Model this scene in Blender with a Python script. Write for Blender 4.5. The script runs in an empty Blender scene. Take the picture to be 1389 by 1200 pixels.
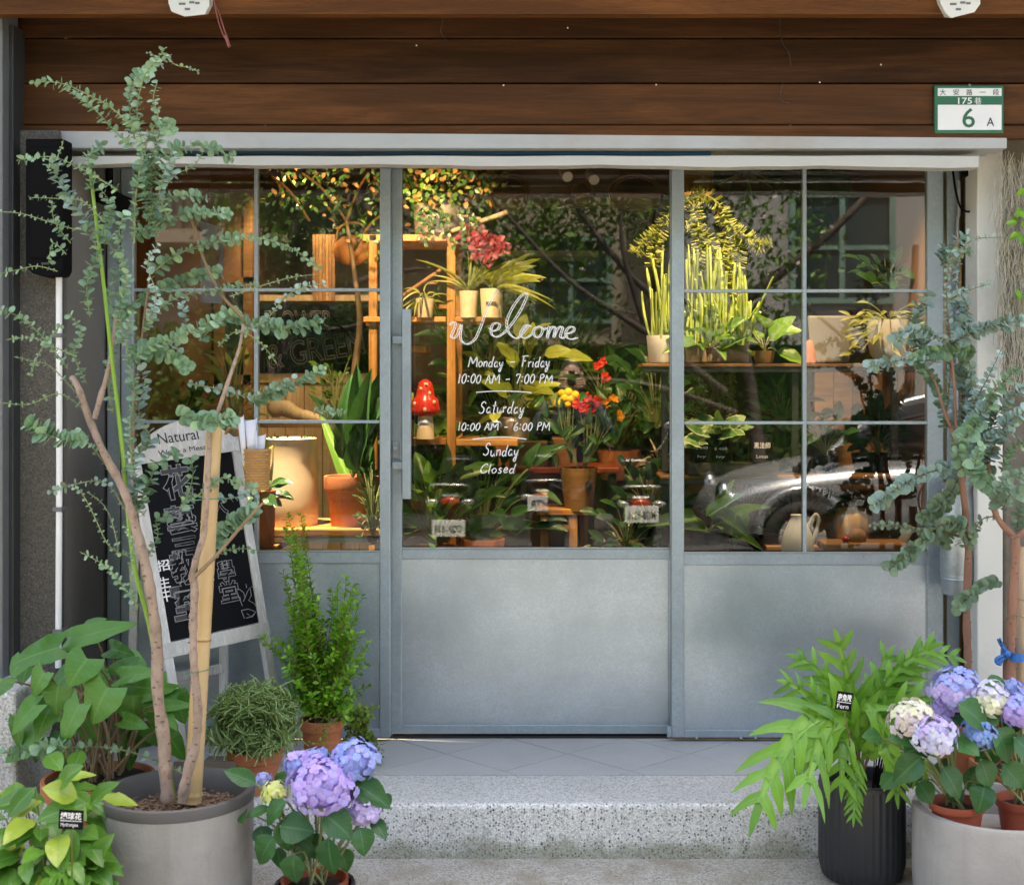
import bpy, math, random
from mathutils import Vector, Matrix
R = math.radians
rnd = random.Random(11)
S = bpy.context.scene
C = S.collection

# ---------------------------------------------------------------- camera, sky, sun, exposure
F_PX, CX, CY, EYE = 1825.0, 770.0, 512.0, 1.34
cam = bpy.data.cameras.new('camera')
cam.sensor_width = 36; cam.sensor_fit = 'HORIZONTAL'
cam.lens = 36 * F_PX / 1389
cam.shift_x = (694.5 - CX) / 1389
cam.shift_y = -(600 - CY) / 1389
cam.clip_start = 0.05; cam.clip_end = 400
cam.dof.use_dof = True; cam.dof.focus_distance = 4.75; cam.dof.aperture_fstop = 4.0
camo = bpy.data.objects.new('camera', cam); C.objects.link(camo)
camo.location = (0, -5, EYE); camo.rotation_euler = (R(90), 0, 0)
S.camera = camo

SUN_EL, SUN_AZ = 71, 12           # the sun stands behind the shop: its front lies in open shade, the far side of the lane is lit
w = bpy.data.worlds.new('World'); S.world = w; w.use_nodes = True
wn = w.node_tree
sky = wn.nodes.new('ShaderNodeTexSky'); sky.sky_type = 'NISHITA'; sky.sun_disc = False
sky.sun_elevation = R(SUN_EL); sky.sun_rotation = R(SUN_AZ); sky.dust_density = 4.0; sky.air_density = 1.0; sky.ozone_density = 1.0
wn.nodes['Background'].inputs['Strength'].default_value = 0.15
wn.links.new(sky.outputs[0], wn.nodes['Background'].inputs['Color'])
sl = bpy.data.lights.new('sun', 'SUN'); sl.energy = 4.2; sl.angle = R(2); sl.color = (1, .96, .9)
slo = bpy.data.objects.new('sun', sl); C.objects.link(slo)
slo.rotation_euler = (-R(90 - SUN_EL), 0, -R(SUN_AZ)); slo.location = (2, 8, 14)
S.view_settings.view_transform = 'Standard'; S.view_settings.look = 'None'
S.view_settings.gamma = 1; S.view_settings.use_curve_mapping = False
S.view_settings.exposure = 2.7
S.view_settings.use_white_balance = True; S.view_settings.white_balance_temperature = 7900; S.view_settings.white_balance_tint = 8
cy = S.cycles
cy.use_denoising = True
try: cy.denoiser = 'OPENIMAGEDENOISE'
except Exception: pass
cy.max_bounces = 8; cy.diffuse_bounces = 4; cy.glossy_bounces = 4; cy.transmission_bounces = 6; cy.transparent_max_bounces = 16
cy.sample_clamp_indirect = 6; cy.caustics_reflective = False; cy.caustics_refractive = False

# ---------------------------------------------------------------- helpers
def P(px, py, y):
    d = 5 + y
    return Vector(((px - CX) / F_PX * d, y, EYE - (py - CY) / F_PX * d))
def X(px, y): return (px - CX) / F_PX * (5 + y)
def Z(py, y): return EYE - (py - CY) / F_PX * (5 + y)
def U(n, y): return n / F_PX * (5 + y)          # n photograph pixels in metres at depth y

WL = {}
def thing(name, label, cat, loc, group=None):
    o = bpy.data.objects.new(name, None); C.objects.link(o)
    o.location = loc; o.empty_display_size = .05
    o['label'] = label; o['category'] = cat
    if group: o['group'] = group
    WL[o.name] = Vector(loc)
    return o
def tag(o, label, cat, group=None):
    o['label'] = label; o['category'] = cat
    if group: o['group'] = group
    return o
def struct(o): o['kind'] = 'structure'; return o
def stuff(o): o['kind'] = 'stuff'; return o

class MB:
    def __init__(s): s.v = []; s.f = []; s.uv = []; s.mi = []
    def add(s, vs, fs, mi=0, uvs=None):
        b = len(s.v); s.v.extend([tuple(v) for v in vs])
        for f in fs:
            s.f.append(tuple(i + b for i in f)); s.mi.append(mi)
            s.uv.extend([uvs[i] for i in f] if uvs else [(0, 0)] * len(f))
        return s
    def box(s, x0, x1, y0, y1, z0, z1, mi=0):
        v = [(x, y, z) for x in (x0, x1) for y in (y0, y1) for z in (z0, z1)]
        return s.add(v, [(0, 1, 3, 2), (4, 6, 7, 5), (0, 4, 5, 1), (2, 3, 7, 6), (0, 2, 6, 4), (1, 5, 7, 3)], mi)
    def hexa(s, c, mi=0):   # 8 corners: bottom 4 ccw, top 4 ccw
        return s.add(c, [(3, 2, 1, 0), (4, 5, 6, 7), (0, 1, 5, 4), (1, 2, 6, 5), (2, 3, 7, 6), (3, 0, 4, 7)], mi)
    def bar(s, a, b, wid, th, nrm=(0, -1, 0), mi=0, wid2=None, th2=None):
        a = Vector(a); b = Vector(b); d = (b - a).normalized(); n = Vector(nrm); n = (n - d * n.dot(d)).normalized(); t = d.cross(n)
        w2 = wid if wid2 is None else wid2; h2 = th if th2 is None else th2
        A = [a + t * wid * i / 2 + n * th * j / 2 for i, j in ((-1, -1), (1, -1), (1, 1), (-1, 1))]
        B = [b + t * w2 * i / 2 + n * h2 * j / 2 for i, j in ((-1, -1), (1, -1), (1, 1), (-1, 1))]
        return s.hexa(A + B, mi)
    def tube(s, pts, r, n=8, mi=0, cap=True):
        pts = [Vector(p) for p in pts]; m = len(pts)
        if m < 2: return s
        rr = r if isinstance(r, (list, tuple)) else [r] * m
        vs = []; prev = None
        for i, p in enumerate(pts):
            d = (pts[min(i + 1, m - 1)] - pts[max(i - 1, 0)])
            if d.length < 1e-9: d = Vector((0, 0, 1))
            d.normalize()
            if prev is None:
                prev = Vector((1, 0, 0)) if abs(d.x) < .8 else Vector((0, 1, 0))
            u = (prev - d * prev.dot(d)).normalized(); prev = u; t = d.cross(u)
            for k in range(n):
                a = 2 * math.pi * k / n
                vs.append(p + (u * math.cos(a) + t * math.sin(a)) * rr[i])
        fs = [(i * n + k, i * n + (k + 1) % n, (i + 1) * n + (k + 1) % n, (i + 1) * n + k) for i in range(m - 1) for k in range(n)]
        if cap: fs += [tuple(range(n))[::-1], tuple((m - 1) * n + k for k in range(n))]
        return s.add(vs, fs, mi, [((i % n) / n, (i // n) / m) for i in range(len(vs))])
    def lathe(s, prof, c=(0, 0, 0), n=36, mi=0, wob=0, flute=0, fluten=0):
        c = Vector(c); vs = []; m = len(prof)
        for i, (r, z) in enumerate(prof):
            for k in range(n):
                a = 2 * math.pi * k / n
                q = r * (1 + (flute * (math.cos(a * fluten)) if flute and r > .02 else 0))
                vs.append(c + Vector((q * math.cos(a), q * math.sin(a), z)))
        fs = [(i * n + k, i * n + (k + 1) % n, (i + 1) * n + (k + 1) % n, (i + 1) * n + k) for i in range(m - 1) for k in range(n)]
        return s.add(vs, fs, mi)
    def ball(s, c, r, mi=0, n=10, m=6, sc=(1, 1, 1)):
        c = Vector(c)
        prof = [(max(1e-4, math.sin(math.pi * i / m)), -math.cos(math.pi * i / m)) for i in range(m + 1)]
        vs = [c + Vector((r * sc[0] * p * math.cos(2 * math.pi * k / n), r * sc[1] * p * math.sin(2 * math.pi * k / n), r * sc[2] * z)) for p, z in prof for k in range(n)]
        fs = [(i * n + k, i * n + (k + 1) % n, (i + 1) * n + (k + 1) % n, (i + 1) * n + k) for i in range(m) for k in range(n)]
        return s.add(vs, fs, mi)
    def xf(s, M):
        s.v = [tuple(M @ Vector(v)) for v in s.v]; return s
    def mesh(s, name, mats, off=None, smooth=None):
        me = bpy.data.meshes.new(name)
        if off is not None: vs = [(v[0] - off[0], v[1] - off[1], v[2] - off[2]) for v in s.v]
        else: vs = s.v
        me.from_pydata(vs, [], s.f)
        for m in (mats if isinstance(mats, (list, tuple)) else [mats]): me.materials.append(m)
        if s.mi and any(s.mi): me.polygons.foreach_set('material_index', s.mi)
        ul = me.uv_layers.new(name='UVMap')
        ul.data.foreach_set('uv', [c for t in s.uv for c in t])
        if smooth is not None:
            me.polygons.foreach_set('use_smooth', [True] * len(me.polygons))
            if smooth < 170: me.set_sharp_from_angle(angle=R(smooth))
        me.update()
        return me
    def build(s, name, mats, parent=None, smooth=None, bevel=0, loc=None, seg=2):
        off = WL[parent.name] if parent else (Vector(loc) if loc is not None else Vector((0, 0, 0)))
        o = bpy.data.objects.new(name, s.mesh(name, mats, off, smooth)); C.objects.link(o)
        if parent: o.parent = parent
        else: o.location = off
        WL[o.name] = Vector(off)
        if bevel:
            b = o.modifiers.new('bevel', 'BEVEL'); b.width = bevel; b.segments = seg; b.limit_method = 'ANGLE'; b.angle_limit = R(40)
        return o

def inst(name, me, M, parent=None):
    o = bpy.data.objects.new(name, me); C.objects.link(o)
    if parent:
        o.parent = parent; o.matrix_basis = Matrix.Translation(-WL[parent.name]) @ M
    else: o.matrix_basis = M
    return o

def crs(pts, k=6):      # Catmull-Rom through points
    pts = [Vector(p) for p in pts]
    if len(pts) < 3:
        return [pts[0].lerp(pts[-1], i / k) for i in range(k + 1)]
    out = []
    for i in range(len(pts) - 1):
        p0 = pts[max(i - 1, 0)]; p1 = pts[i]; p2 = pts[i + 1]; p3 = pts[min(i + 2, len(pts) - 1)]
        for j in range(k):
            t = j / k
            out.append(.5 * ((2 * p1) + (p2 - p0) * t + (2 * p0 - 5 * p1 + 4 * p2 - p3) * t * t + (3 * p1 - p0 - 3 * p2 + p3) * t ** 3))
    out.append(pts[-1]); return out
def plen(pts): return sum((pts[i + 1] - pts[i]).length for i in range(len(pts) - 1))
def walk(pts, step):     # yields (point, tangent, t) every step
    L = plen(pts); d = 0; nxt = step * .5; out = []
    for i in range(len(pts) - 1):
        s = (pts[i + 1] - pts[i]); l = s.length
        if l < 1e-9: continue
        while nxt <= d + l:
            out.append((pts[i] + s * ((nxt - d) / l), s / l, nxt / L)); nxt += step
        d += l
    return out

# ---------------------------------------------------------------- materials
def newmat(name):
    m = bpy.data.materials.new(name); m.use_nodes = True
    nt = m.node_tree; nt.nodes.clear()
    out = nt.nodes.new('ShaderNodeOutputMaterial')
    return m, nt, out
def N(nt, t, **k):
    n = nt.nodes.new(t)
    for a, b in k.items(): setattr(n, a, b)
    return n
def mixc(nt, fac, a, b, blend='MIX'):
    n = nt.nodes.new('ShaderNodeMix'); n.data_type = 'RGBA'; n.blend_type = blend
    for sock, v in ((n.inputs[0], fac), (n.inputs[6], a), (n.inputs[7], b)):
        if hasattr(v, 'is_output'): nt.links.new(v, sock)
        elif isinstance(v, (int, float)): sock.default_value = v
        else: sock.default_value = (*v, 1) if len(v) == 3 else v
    return n.outputs[2]
def math_(nt, op, a, b=0, c=None):
    n = nt.nodes.new('ShaderNodeMath'); n.operation = op
    for i, v in enumerate((a, b) if c is None else (a, b, c)):
        if hasattr(v, 'is_output'): nt.links.new(v, n.inputs[i])
        else: n.inputs[i].default_value = v
    return n.outputs[0]
def ramp(nt, fac, stops):
    n = nt.nodes.new('ShaderNodeValToRGB'); e = n.color_ramp.elements
    while len(e) < len(stops): e.new(.5)
    for i, (p, c) in enumerate(stops):
        e[i].position = p; e[i].color = (*c, 1) if len(c) == 3 else (c[0],) * 3 + (1,)
    nt.links.new(fac, n.inputs[0]); return n.outputs[0]
def tex(nt, kind, scale, detail=4, rough=.55, vec=None, stretch=None, coord='Object', dist=0):
    tc = N(nt, 'ShaderNodeTexCoord'); src = tc.outputs[coord] if vec is None else vec
    if stretch:
        mp = N(nt, 'ShaderNodeMapping'); mp.inputs['Scale'].default_value = stretch
        nt.links.new(src, mp.inputs[0]); src = mp.outputs[0]
    if kind == 'noise':
        n = N(nt, 'ShaderNodeTexNoise'); n.inputs['Scale'].default_value = scale; n.inputs['Detail'].default_value = detail
        n.inputs['Roughness'].default_value = rough; n.inputs['Distortion'].default_value = dist
        nt.links.new(src, n.inputs['Vector']); return n.outputs[0]
    n = N(nt, 'ShaderNodeTexVoronoi'); n.inputs['Scale'].default_value = scale
    nt.links.new(src, n.inputs['Vector']); return n
def bump(nt, h, strength, dist=.01):
    b = N(nt, 'ShaderNodeBump'); b.inputs['Strength'].default_value = strength; b.inputs['Distance'].default_value = dist
    nt.links.new(h, b.inputs['Height']); return b.outputs[0]
def bsdf(nt, out, col, rough=.5, metal=0, spec=.5, nrm=None):
    p = N(nt, 'ShaderNodeBsdfPrincipled')
    for nm, v in (('Base Color', col), ('Roughness', rough), ('Metallic', metal), ('Specular IOR Level', spec)):
        if hasattr(v, 'is_output'): nt.links.new(v, p.inputs[nm])
        elif isinstance(v, tuple): p.inputs[nm].default_value = (*v, 1)
        else: p.inputs[nm].default_value = v
    if nrm is not None: nt.links.new(nrm, p.inputs['Normal'])
    if out is not None: nt.links.new(p.outputs[0], out.inputs[0])
    return p
def orand(nt): return N(nt, 'ShaderNodeObjectInfo').outputs['Random']

def plain(name, col, rough=.5, metal=0, var=.25, scale=12, bmp=.15, spec=.5, dirt=None, stretch=None, runs=None):
    m, nt, out = newmat(name)
    a = tuple(c * (1 - var) for c in col); b = tuple(min(1, c * (1 + var)) for c in col)
    n = tex(nt, 'noise', scale, 6, .6, stretch=stretch)
    c = mixc(nt, n, a, b)
    if dirt:
        n2 = tex(nt, 'noise', scale * .35, 8, .7)
        c = mixc(nt, ramp(nt, n2, [(.5, (0, 0, 0)), (.7, (1, 1, 1))]), c, dirt)
    if runs:
        n3 = tex(nt, 'noise', 9, 6, .65, stretch=(1, 1, .07))
        c = mixc(nt, math_(nt, 'MULTIPLY', ramp(nt, n3, [(.48, (0, 0, 0)), (.68, (1, 1, 1))]), .5), c, runs)
    r = math_(nt, 'MULTIPLY_ADD', n, .25, rough - .12)
    fine = tex(nt, 'noise', scale * 9, 4, .6, stretch=stretch)
    bsdf(nt, out, c, r, metal, spec, bump(nt, fine, bmp, .004))
    return m

def wood(name, dark, light, scale=1.0, axis='X', rough=.55, knots=False, spec=.35, weather=None):
    m, nt, out = newmat(name)
    st = {'X': (.8, 10, 10), 'Z': (10, 10, .8), 'Y': (10, .8, 10)}[axis]
    st = tuple(q * scale for q in st)
    tc = N(nt, 'ShaderNodeTexCoord')
    mp = N(nt, 'ShaderNodeMapping'); nt.links.new(tc.outputs['Object'], mp.inputs[0])
    cmb = N(nt, 'ShaderNodeCombineXYZ')
    r1 = orand(nt)
    for i in range(3): nt.links.new(math_(nt, 'MULTIPLY', r1, 7.3 + 5 * i), cmb.inputs[i])
    nt.links.new(cmb.outputs[0], mp.inputs['Location'])
    v = mp.outputs[0]
    g = tex(nt, 'noise', 1.6, 7, .65, vec=v, stretch=st, dist=.7)
    fine = tex(nt, 'noise', 9, 5, .7, vec=v, stretch=tuple(q * (1 if q < 2 else 1.4) for q in st))
    big = tex(nt, 'noise', 1.3, 3, .5, vec=v, stretch=(1, 1.6, 3) if axis == 'X' else (3, 2, 1))
    c = mixc(nt, ramp(nt, g, [(.40, (0, 0, 0)), (.60, (1, 1, 1))]), dark, light)
    c = mixc(nt, math_(nt, 'MULTIPLY', ramp(nt, fine, [(.45, (0, 0, 0)), (.62, (1, 1, 1))]), .45), c, tuple(q * .45 for q in dark))
    c = mixc(nt, ramp(nt, big, [(.35, (0, 0, 0)), (.7, (1, 1, 1))]), mixc(nt, .55, c, tuple(q * .5 for q in dark)), c)
    if knots:
        vo = tex(nt, 'vor', 1, vec=v, stretch=(1.3, 0.0, 5))
        k = ramp(nt, vo.outputs['Distance'], [(.10, (1, 1, 1)), (.30, (0, 0, 0))])
        c = mixc(nt, math_(nt, 'MULTIPLY', k, .75), c, tuple(q * .25 for q in dark))
    if weather:
        wn_ = tex(nt, 'noise', 6, 8, .7, vec=v, stretch=tuple(.5 * q for q in st))
        c = mixc(nt, ramp(nt, wn_, [(.4, (0, 0, 0)), (.66, (1, 1, 1))]), c, weather)
    c = mixc(nt, math_(nt, 'MULTIPLY', math_(nt, 'SUBTRACT', r1, .3), .35), c, tuple(min(1, q * 1.5) for q in light))
    bsdf(nt, out, c, math_(nt, 'MULTIPLY_ADD', fine, .3, rough - .15), 0, spec, bump(nt, fine, .35, .004))
    return m

def galv(name, base=(.44, .52, .595), rough=.31, metal=.7, spangle=190, streak=True):
    m, nt, out = newmat(name)
    vo = tex(nt, 'vor', spangle)
    n1 = tex(nt, 'noise', 3.2, 6, .62)
    n2 = tex(nt, 'noise', 160, 3, .6)
    big = tex(nt, 'noise', 1.1, 4, .55)
    sp = N(nt, 'ShaderNodeSeparateColor'); nt.links.new(vo.outputs['Color'], sp.inputs[0])
    c = mixc(nt, sp.outputs[0], tuple(q * .9 for q in base), tuple(min(1, q * 1.08) for q in base))
    c = mixc(nt, ramp(nt, n1, [(.35, (0, 0, 0)), (.7, (1, 1, 1))]), c, tuple(q * .76 for q in base))
    c = mixc(nt, ramp(nt, n2, [(.55, (0, 0, 0)), (.75, (1, 1, 1))]), c, tuple(q * .78 for q in base))
    r = math_(nt, 'MULTIPLY_ADD', sp.outputs[1], .04, rough)
    r = math_(nt, 'MULTIPLY_ADD', big, .22, math_(nt, 'SUBTRACT', r, .10))
    if streak:
        sc = tex(nt, 'noise', 5, 5, .7, stretch=(1, 1, 26))
        k = ramp(nt, sc, [(.60, (0, 0, 0)), (.78, (1, 1, 1))])
        c = mixc(nt, math_(nt, 'MULTIPLY', k, .34), c, (.75, .78, .8))
    bsdf(nt, out, c, r, metal, .5, bump(nt, n2, .06, .002))
    return m

def terrazzo(name, contrast=1.0, moss=False, tint=(.50, .49, .47)):
    m, nt, out = newmat(name)
    v1 = tex(nt, 'vor', 190); v2 = tex(nt, 'vor', 112); big = tex(nt, 'noise', 1.7, 6, .6)
    s1 = N(nt, 'ShaderNodeSeparateColor'); nt.links.new(v1.outputs['Color'], s1.inputs[0])
    s2 = N(nt, 'ShaderNodeSeparateColor'); nt.links.new(v2.outputs['Color'], s2.inputs[0])
    c = ramp(nt, s1.outputs[0], [(0, tuple(q * .55 for q in tint)), (.35, tint), (.7, tuple(min(1, q * 1.25) for q in tint)), (1, tuple(q * .9 for q in tint))])
    near = ramp(nt, v2.outputs['Distance'], [(.30, (1, 1, 1)), (.42, (0, 0, 0))])
    dk = math_(nt, 'MULTIPLY', math_(nt, 'GREATER_THAN', s2.outputs[0], .70), near)
    c = mixc(nt, math_(nt, 'MULTIPLY', dk, .92 * contrast), c, (.055, .058, .065))
    br = math_(nt, 'MULTIPLY', math_(nt, 'LESS_THAN', s2.outputs[1], .14), near)
    c = mixc(nt, math_(nt, 'MULTIPLY', br, .5), c, (.26, .21, .16))
    edge = ramp(nt, v1.outputs['Distance'], [(.35, (0, 0, 0)), (.7, (1, 1, 1))])
    c = mixc(nt, math_(nt, 'MULTIPLY', edge, .35 * contrast), c, tuple(q * .5 for q in tint))
    c = mixc(nt, ramp(nt, big, [(.42, (0, 0, 0)), (.75, (.45,) * 3)]), c, tuple(q * .6 for q in tint))
    if moss:
        tc = N(nt, 'ShaderNodeTexCoord'); sx = N(nt, 'ShaderNodeSeparateXYZ'); nt.links.new(tc.outputs['Object'], sx.inputs[0])
        n3 = tex(nt, 'noise', 7, 7, .7)
        if moss == 'riser':     # damp algae line where the riser meets the pavement
            h = math_(nt, 'MULTIPLY_ADD', n3, .20, -.205)
            k = math_(nt, 'MULTIPLY', ramp(nt, math_(nt, 'SUBTRACT', h, sx.outputs[2]), [(.0, (0, 0, 0)), (.04, (1, 1, 1))]), .58)
            c = mixc(nt, k, c, (.15, .15, .07))
        else:
            k = ramp(nt, n3, [(.45, (0, 0, 0)), (.68, (1, 1, 1))])
            c = mixc(nt, math_(nt, 'MULTIPLY', k, .6), c, (.20, .165, .105))
    bsdf(nt, out, c, .72, 0, .35, bump(nt, v1.outputs['Distance'], .35, .004))
    return m

def leafmat(name, dark, light, vein=None, rough=.42, trans=.22, yellow=None, veins=9, spec=.4, edge=None, mott=.3):
    m, nt, out = newmat(name)
    geo = N(nt, 'ShaderNodeNewGeometry'); r0 = math_(nt, 'FRACT', math_(nt, 'ADD', orand(nt), geo.outputs['Random Per Island']))
    n = tex(nt, 'noise', 26, 3, .6)
    c = mixc(nt, math_(nt, 'ADD', math_(nt, 'MULTIPLY', r0, 1 - mott), math_(nt, 'MULTIPLY', n, mott)), dark, light)
    if yellow:
        c = mixc(nt, math_(nt, 'MULTIPLY', math_(nt, 'GREATER_THAN', r0, yellow[0]), .85), c, yellow[1])
    uv = N(nt, 'ShaderNodeUVMap'); sx = N(nt, 'ShaderNodeSeparateXYZ'); nt.links.new(uv.outputs[0], sx.inputs[0])
    au = math_(nt, 'ABSOLUTE', math_(nt, 'SUBTRACT', sx.outputs[0], .5))
    hgt = None
    if vein:
        mid = ramp(nt, au, [(.012, (1, 1, 1)), (.05, (0, 0, 0))])
        lat = math_(nt, 'SINE', math_(nt, 'MULTIPLY', math_(nt, 'SUBTRACT', sx.outputs[1], math_(nt, 'MULTIPLY', au, .55)), veins * 6.283)) if veins else math_(nt, 'MULTIPLY', au, 0)
        latm = ramp(nt, lat, [(.78, (0, 0, 0)), (.99, (1, 1, 1))])
        vm = math_(nt, 'MAXIMUM', mid, math_(nt, 'MULTIPLY', latm, .22))
        c = mixc(nt, math_(nt, 'MULTIPLY', vm, .55), c, vein); hgt = math_(nt, 'MULTIPLY_ADD', lat, .5, math_(nt, 'MULTIPLY', mid, -1.5))
    if edge:
        c = mixc(nt, ramp(nt, au, [(.36, (0, 0, 0)), (.46, (1, 1, 1))]), c, edge)
    nr = bump(nt, hgt if hgt is not None else n, .16, .0016)
    p = bsdf(nt, None, c, rough, 0, spec, nr)
    t = N(nt, 'ShaderNodeBsdfTranslucent'); nt.links.new(mixc(nt, .45, c, (min(1, light[0] * 1.8), min(1, light[1] * 1.9), light[2] * .8)), t.inputs[0])
    mx = N(nt, 'ShaderNodeMixShader'); mx.inputs[0].default_value = trans
    nt.links.new(p.outputs[0], mx.inputs[1]); nt.links.new(t.outputs[0], mx.inputs[2]); nt.links.new(mx.outputs[0], out.inputs[0])
    return m

def glassmat():
    m, nt, out = newmat('window_glass')
    lw = N(nt, 'ShaderNodeFresnel'); lw.inputs[0].default_value = 1.5
    fac = math_(nt, 'MULTIPLY_ADD', lw.outputs[0], 1.6, .042)
    n = tex(nt, 'noise', 1.3, 2, .4)
    g = N(nt, 'ShaderNodeBsdfGlossy'); g.inputs['Roughness'].default_value = 0.0; g.inputs[0].default_value = (.95, .98, 1, 1)
    nt.links.new(bump(nt, n, .012, .02), g.inputs['Normal'])
    t = N(nt, 'ShaderNodeBsdfTransparent'); t.inputs[0].default_value = (.93, .95, .93, 1)
    mx = N(nt, 'ShaderNodeMixShader'); nt.links.new(math_(nt, 'MINIMUM', fac, 1.0), mx.inputs[0])
    nt.links.new(t.outputs[0], mx.inputs[1]); nt.links.new(g.outputs[0], mx.inputs[2]); nt.links.new(mx.outputs[0], out.inputs[0])
    return m
def emit(name, col, s):
    m, nt, out = newmat(name); e = N(nt, 'ShaderNodeEmission'); e.inputs[0].default_value = (*col, 1); e.inputs[1].default_value = s
    nt.links.new(e.outputs[0], out.inputs[0]); return m

M = {}
M['fascia'] = wood('stained_fascia_wood', (.030, .012, .004), (.122, .047, .015), 1, 'X', .55, knots=True, spec=.15)
M['fascia_top'] = wood('stained_eave_wood', (.055, .02, .007), (.17, .062, .018), 1, 'X', .55, knots=True, spec=.15)
M['fascia_shaded'] = wood('shaded_stained_wood', (.020, .0085, .0035), (.072, .029, .010), 1, 'X', .6, knots=True, spec=.12)  # shade of the eave on the upper planks put into the wood colour
M['galv'] = galv('galvanised_sheet')
M['galv_frame'] = galv('galvanised_frame', (.36, .43, .48), .42, .5, 90, streak=False)
M['galv_can'] = galv('galvanised_can', (.42, .47, .49), .42, .75, 40)
M['lintel'] = plain('grey_painted_steel', (.36, .375, .385), .5, .1, .15, 6, .1, dirt=(.33, .31, .29), stretch=(1, 1, 3))
M['white_strip'] = plain('off_white_painted_steel', (.42, .42, .405), .5, 0, .10, 5, .08)
M['white_post'] = plain('white_painted_post', (.62, .61, .57), .55, 0, .10, 5, .1, dirt=(.45, .43, .39))
M['blue'] = plain('blue_plastic', (.015, .11, .24), .4)
M['dark_metal'] = plain('dark_grey_metal', (.045, .048, .05), .45, .3)
M['mid_metal'] = plain('mid_grey_metal', (.14, .145, .15), .5, .2)
M['reveal'] = plain('grey_render', (.155, .147, .135), .8, 0, .2, 5, .3, dirt=(.13, .12, .11))
M['column'] = terrazzo('washed_aggregate_column', .5, False, (.105, .098, .086))
M['column_moss'] = plain('stained_concrete_column', (.14, .12, .095), .85, 0, .4, 14, .5, dirt=(.07, .065, .045))
M['terrazzo'] = terrazzo('washed_terrazzo_riser', 1.15, 'riser', (.66, .66, .65))
M['terrazzo_top'] = terrazzo('worn_terrazzo_top', .45, False, (.56, .55, .53))
M['pavement'] = terrazzo('worn_terrazzo_pavement', .4, 'flat', (.37, .355, .325))
M['tile'] = plain('grey_porcelain', (.45, .44, .43), .5, 0, .07, 5, .06, dirt=(.38, .37, .355))
M['grout'] = plain('dark_grout', (.11, .105, .10), .9)
M['asphalt'] = plain('asphalt', (.05, .05, .052), .85, 0, .3, 30, .5)
M['glass'] = glassmat()
M['black'] = plain('black_plastic', (.004, .004, .0045), .85, spec=.1)
M['black_metal'] = plain('black_steel', (.018, .018, .019), .45, .2)
M['white_plastic'] = plain('white_plastic', (.62, .62, .60), .45, 0, .1, 8)
M['white_paint'] = plain('white_chalk_paint', (.80, .80, .80), .8, 0, .12, 220, .2)
M['black_ink'] = plain('black_ink', (.012, .012, .012), .7)
M['chalkboard'] = plain('chalkboard', (.006, .006, .0075), .8, 0, .35, 5, .1, spec=.12)
M['chalk'] = plain('chalk', (.30, .30, .31), .95, 0, .5, 160, .3)
M['chalk_dim'] = plain('chalk_smudged', (.055, .055, .06), .95, 0, .8, 120, .3)
M['easel_wood'] = wood('white_washed_wood', (.62, .60, .57), (.80, .78, .76), 1.4, 'Z', .7, weather=(.46, .43, .40))
M['sign_green'] = plain('enamel_green', (.008, .11, .055), .35, 0, .12, 30)
M['sign_white'] = plain('enamel_white', (.66, .67, .68), .35, 0, .05, 30)
M['concrete_pot'] = plain('grey_concrete_pot', (.33, .305, .285), .75, 0, .24, 9, .3, dirt=(.22, .20, .185), runs=(.21, .185, .17))
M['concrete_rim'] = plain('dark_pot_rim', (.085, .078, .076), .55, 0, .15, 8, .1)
M['terracotta'] = plain('terracotta', (.44, .14, .055), .75, 0, .24, 9, .25, dirt=(.40, .20, .13), runs=(.30, .10, .05))
M['nursery'] = plain('red_brown_nursery_plastic', (.36, .075, .04), .42, 0, .1, 9, .05)
M['charcoal_pot'] = plain('charcoal_glazed_pot', (.020, .022, .026), .38, 0, .15, 9, .05)
M['soil'] = plain('potting_soil', (.035, .024, .016), .95, 0, .6, 60, 1)
M['bark'] = plain('bark_chips', (.22, .135, .085), .85, 0, .6, 40, .7)
M['euc_trunk'] = plain('pale_brown_bark', (.36, .255, .195), .85, 0, .4, 45, 1.0, dirt=(.15, .10, .075), stretch=(1, 1, .4))
M['euc_trunk_red'] = plain('reddish_bark', (.27, .13, .085), .7, 0, .3, 28, .5, stretch=(1, 1, .4))
M['twig'] = plain('twig', (.20, .13, .07), .7, 0, .3, 20)
M['twig_green'] = plain('green_twig', (.22, .25, .10), .6, 0, .25, 20)
M['bamboo'] = plain('dry_bamboo', (.52, .355, .175), .5, 0, .2, 10, .1, dirt=(.47, .28, .10), stretch=(1, 1, .15))
M['bamboo_green'] = plain('green_bamboo_cane', (.20, .36, .035), .45, 0, .2, 10, .1)
M['stake'] = plain('pale_timber_stake', (.52, .37, .25), .7, 0, .15, 10, .2, stretch=(3, 3, .3))
M['ribbon'] = plain('blue_ribbon', (.01, .13, .42), .35, 0, .2, 20)
M['moss'] = plain('dry_hanging_moss', (.46, .42, .34), .9, 0, .3, 20)
M['lf_euc'] = leafmat('eucalyptus_leaf', (.085, .18, .10), (.29, .44, .29), (.36, .48, .34), .55, .12, yellow=(.95, (.30, .45, .20)), veins=3, spec=.3)
M['lf_euc_blue'] = leafmat('blue_eucalyptus_leaf', (.14, .23, .19), (.40, .54, .50), (.46, .56, .52), .55, .10, yellow=(.86, (.16, .21, .10)), veins=3, spec=.3)
M['lf_euc_dark'] = leafmat('dull_eucalyptus_leaf', (.10, .165, .10), (.27, .38, .28), (.26, .34, .2), .5, .12, veins=3, spec=.3)
M['lf_heart'] = leafmat('broad_heart_leaf', (.03, .115, .014), (.085, .235, .03), (.13, .28, .06), .36, .2, yellow=(.985, (.30, .36, .02)), veins=7)
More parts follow.
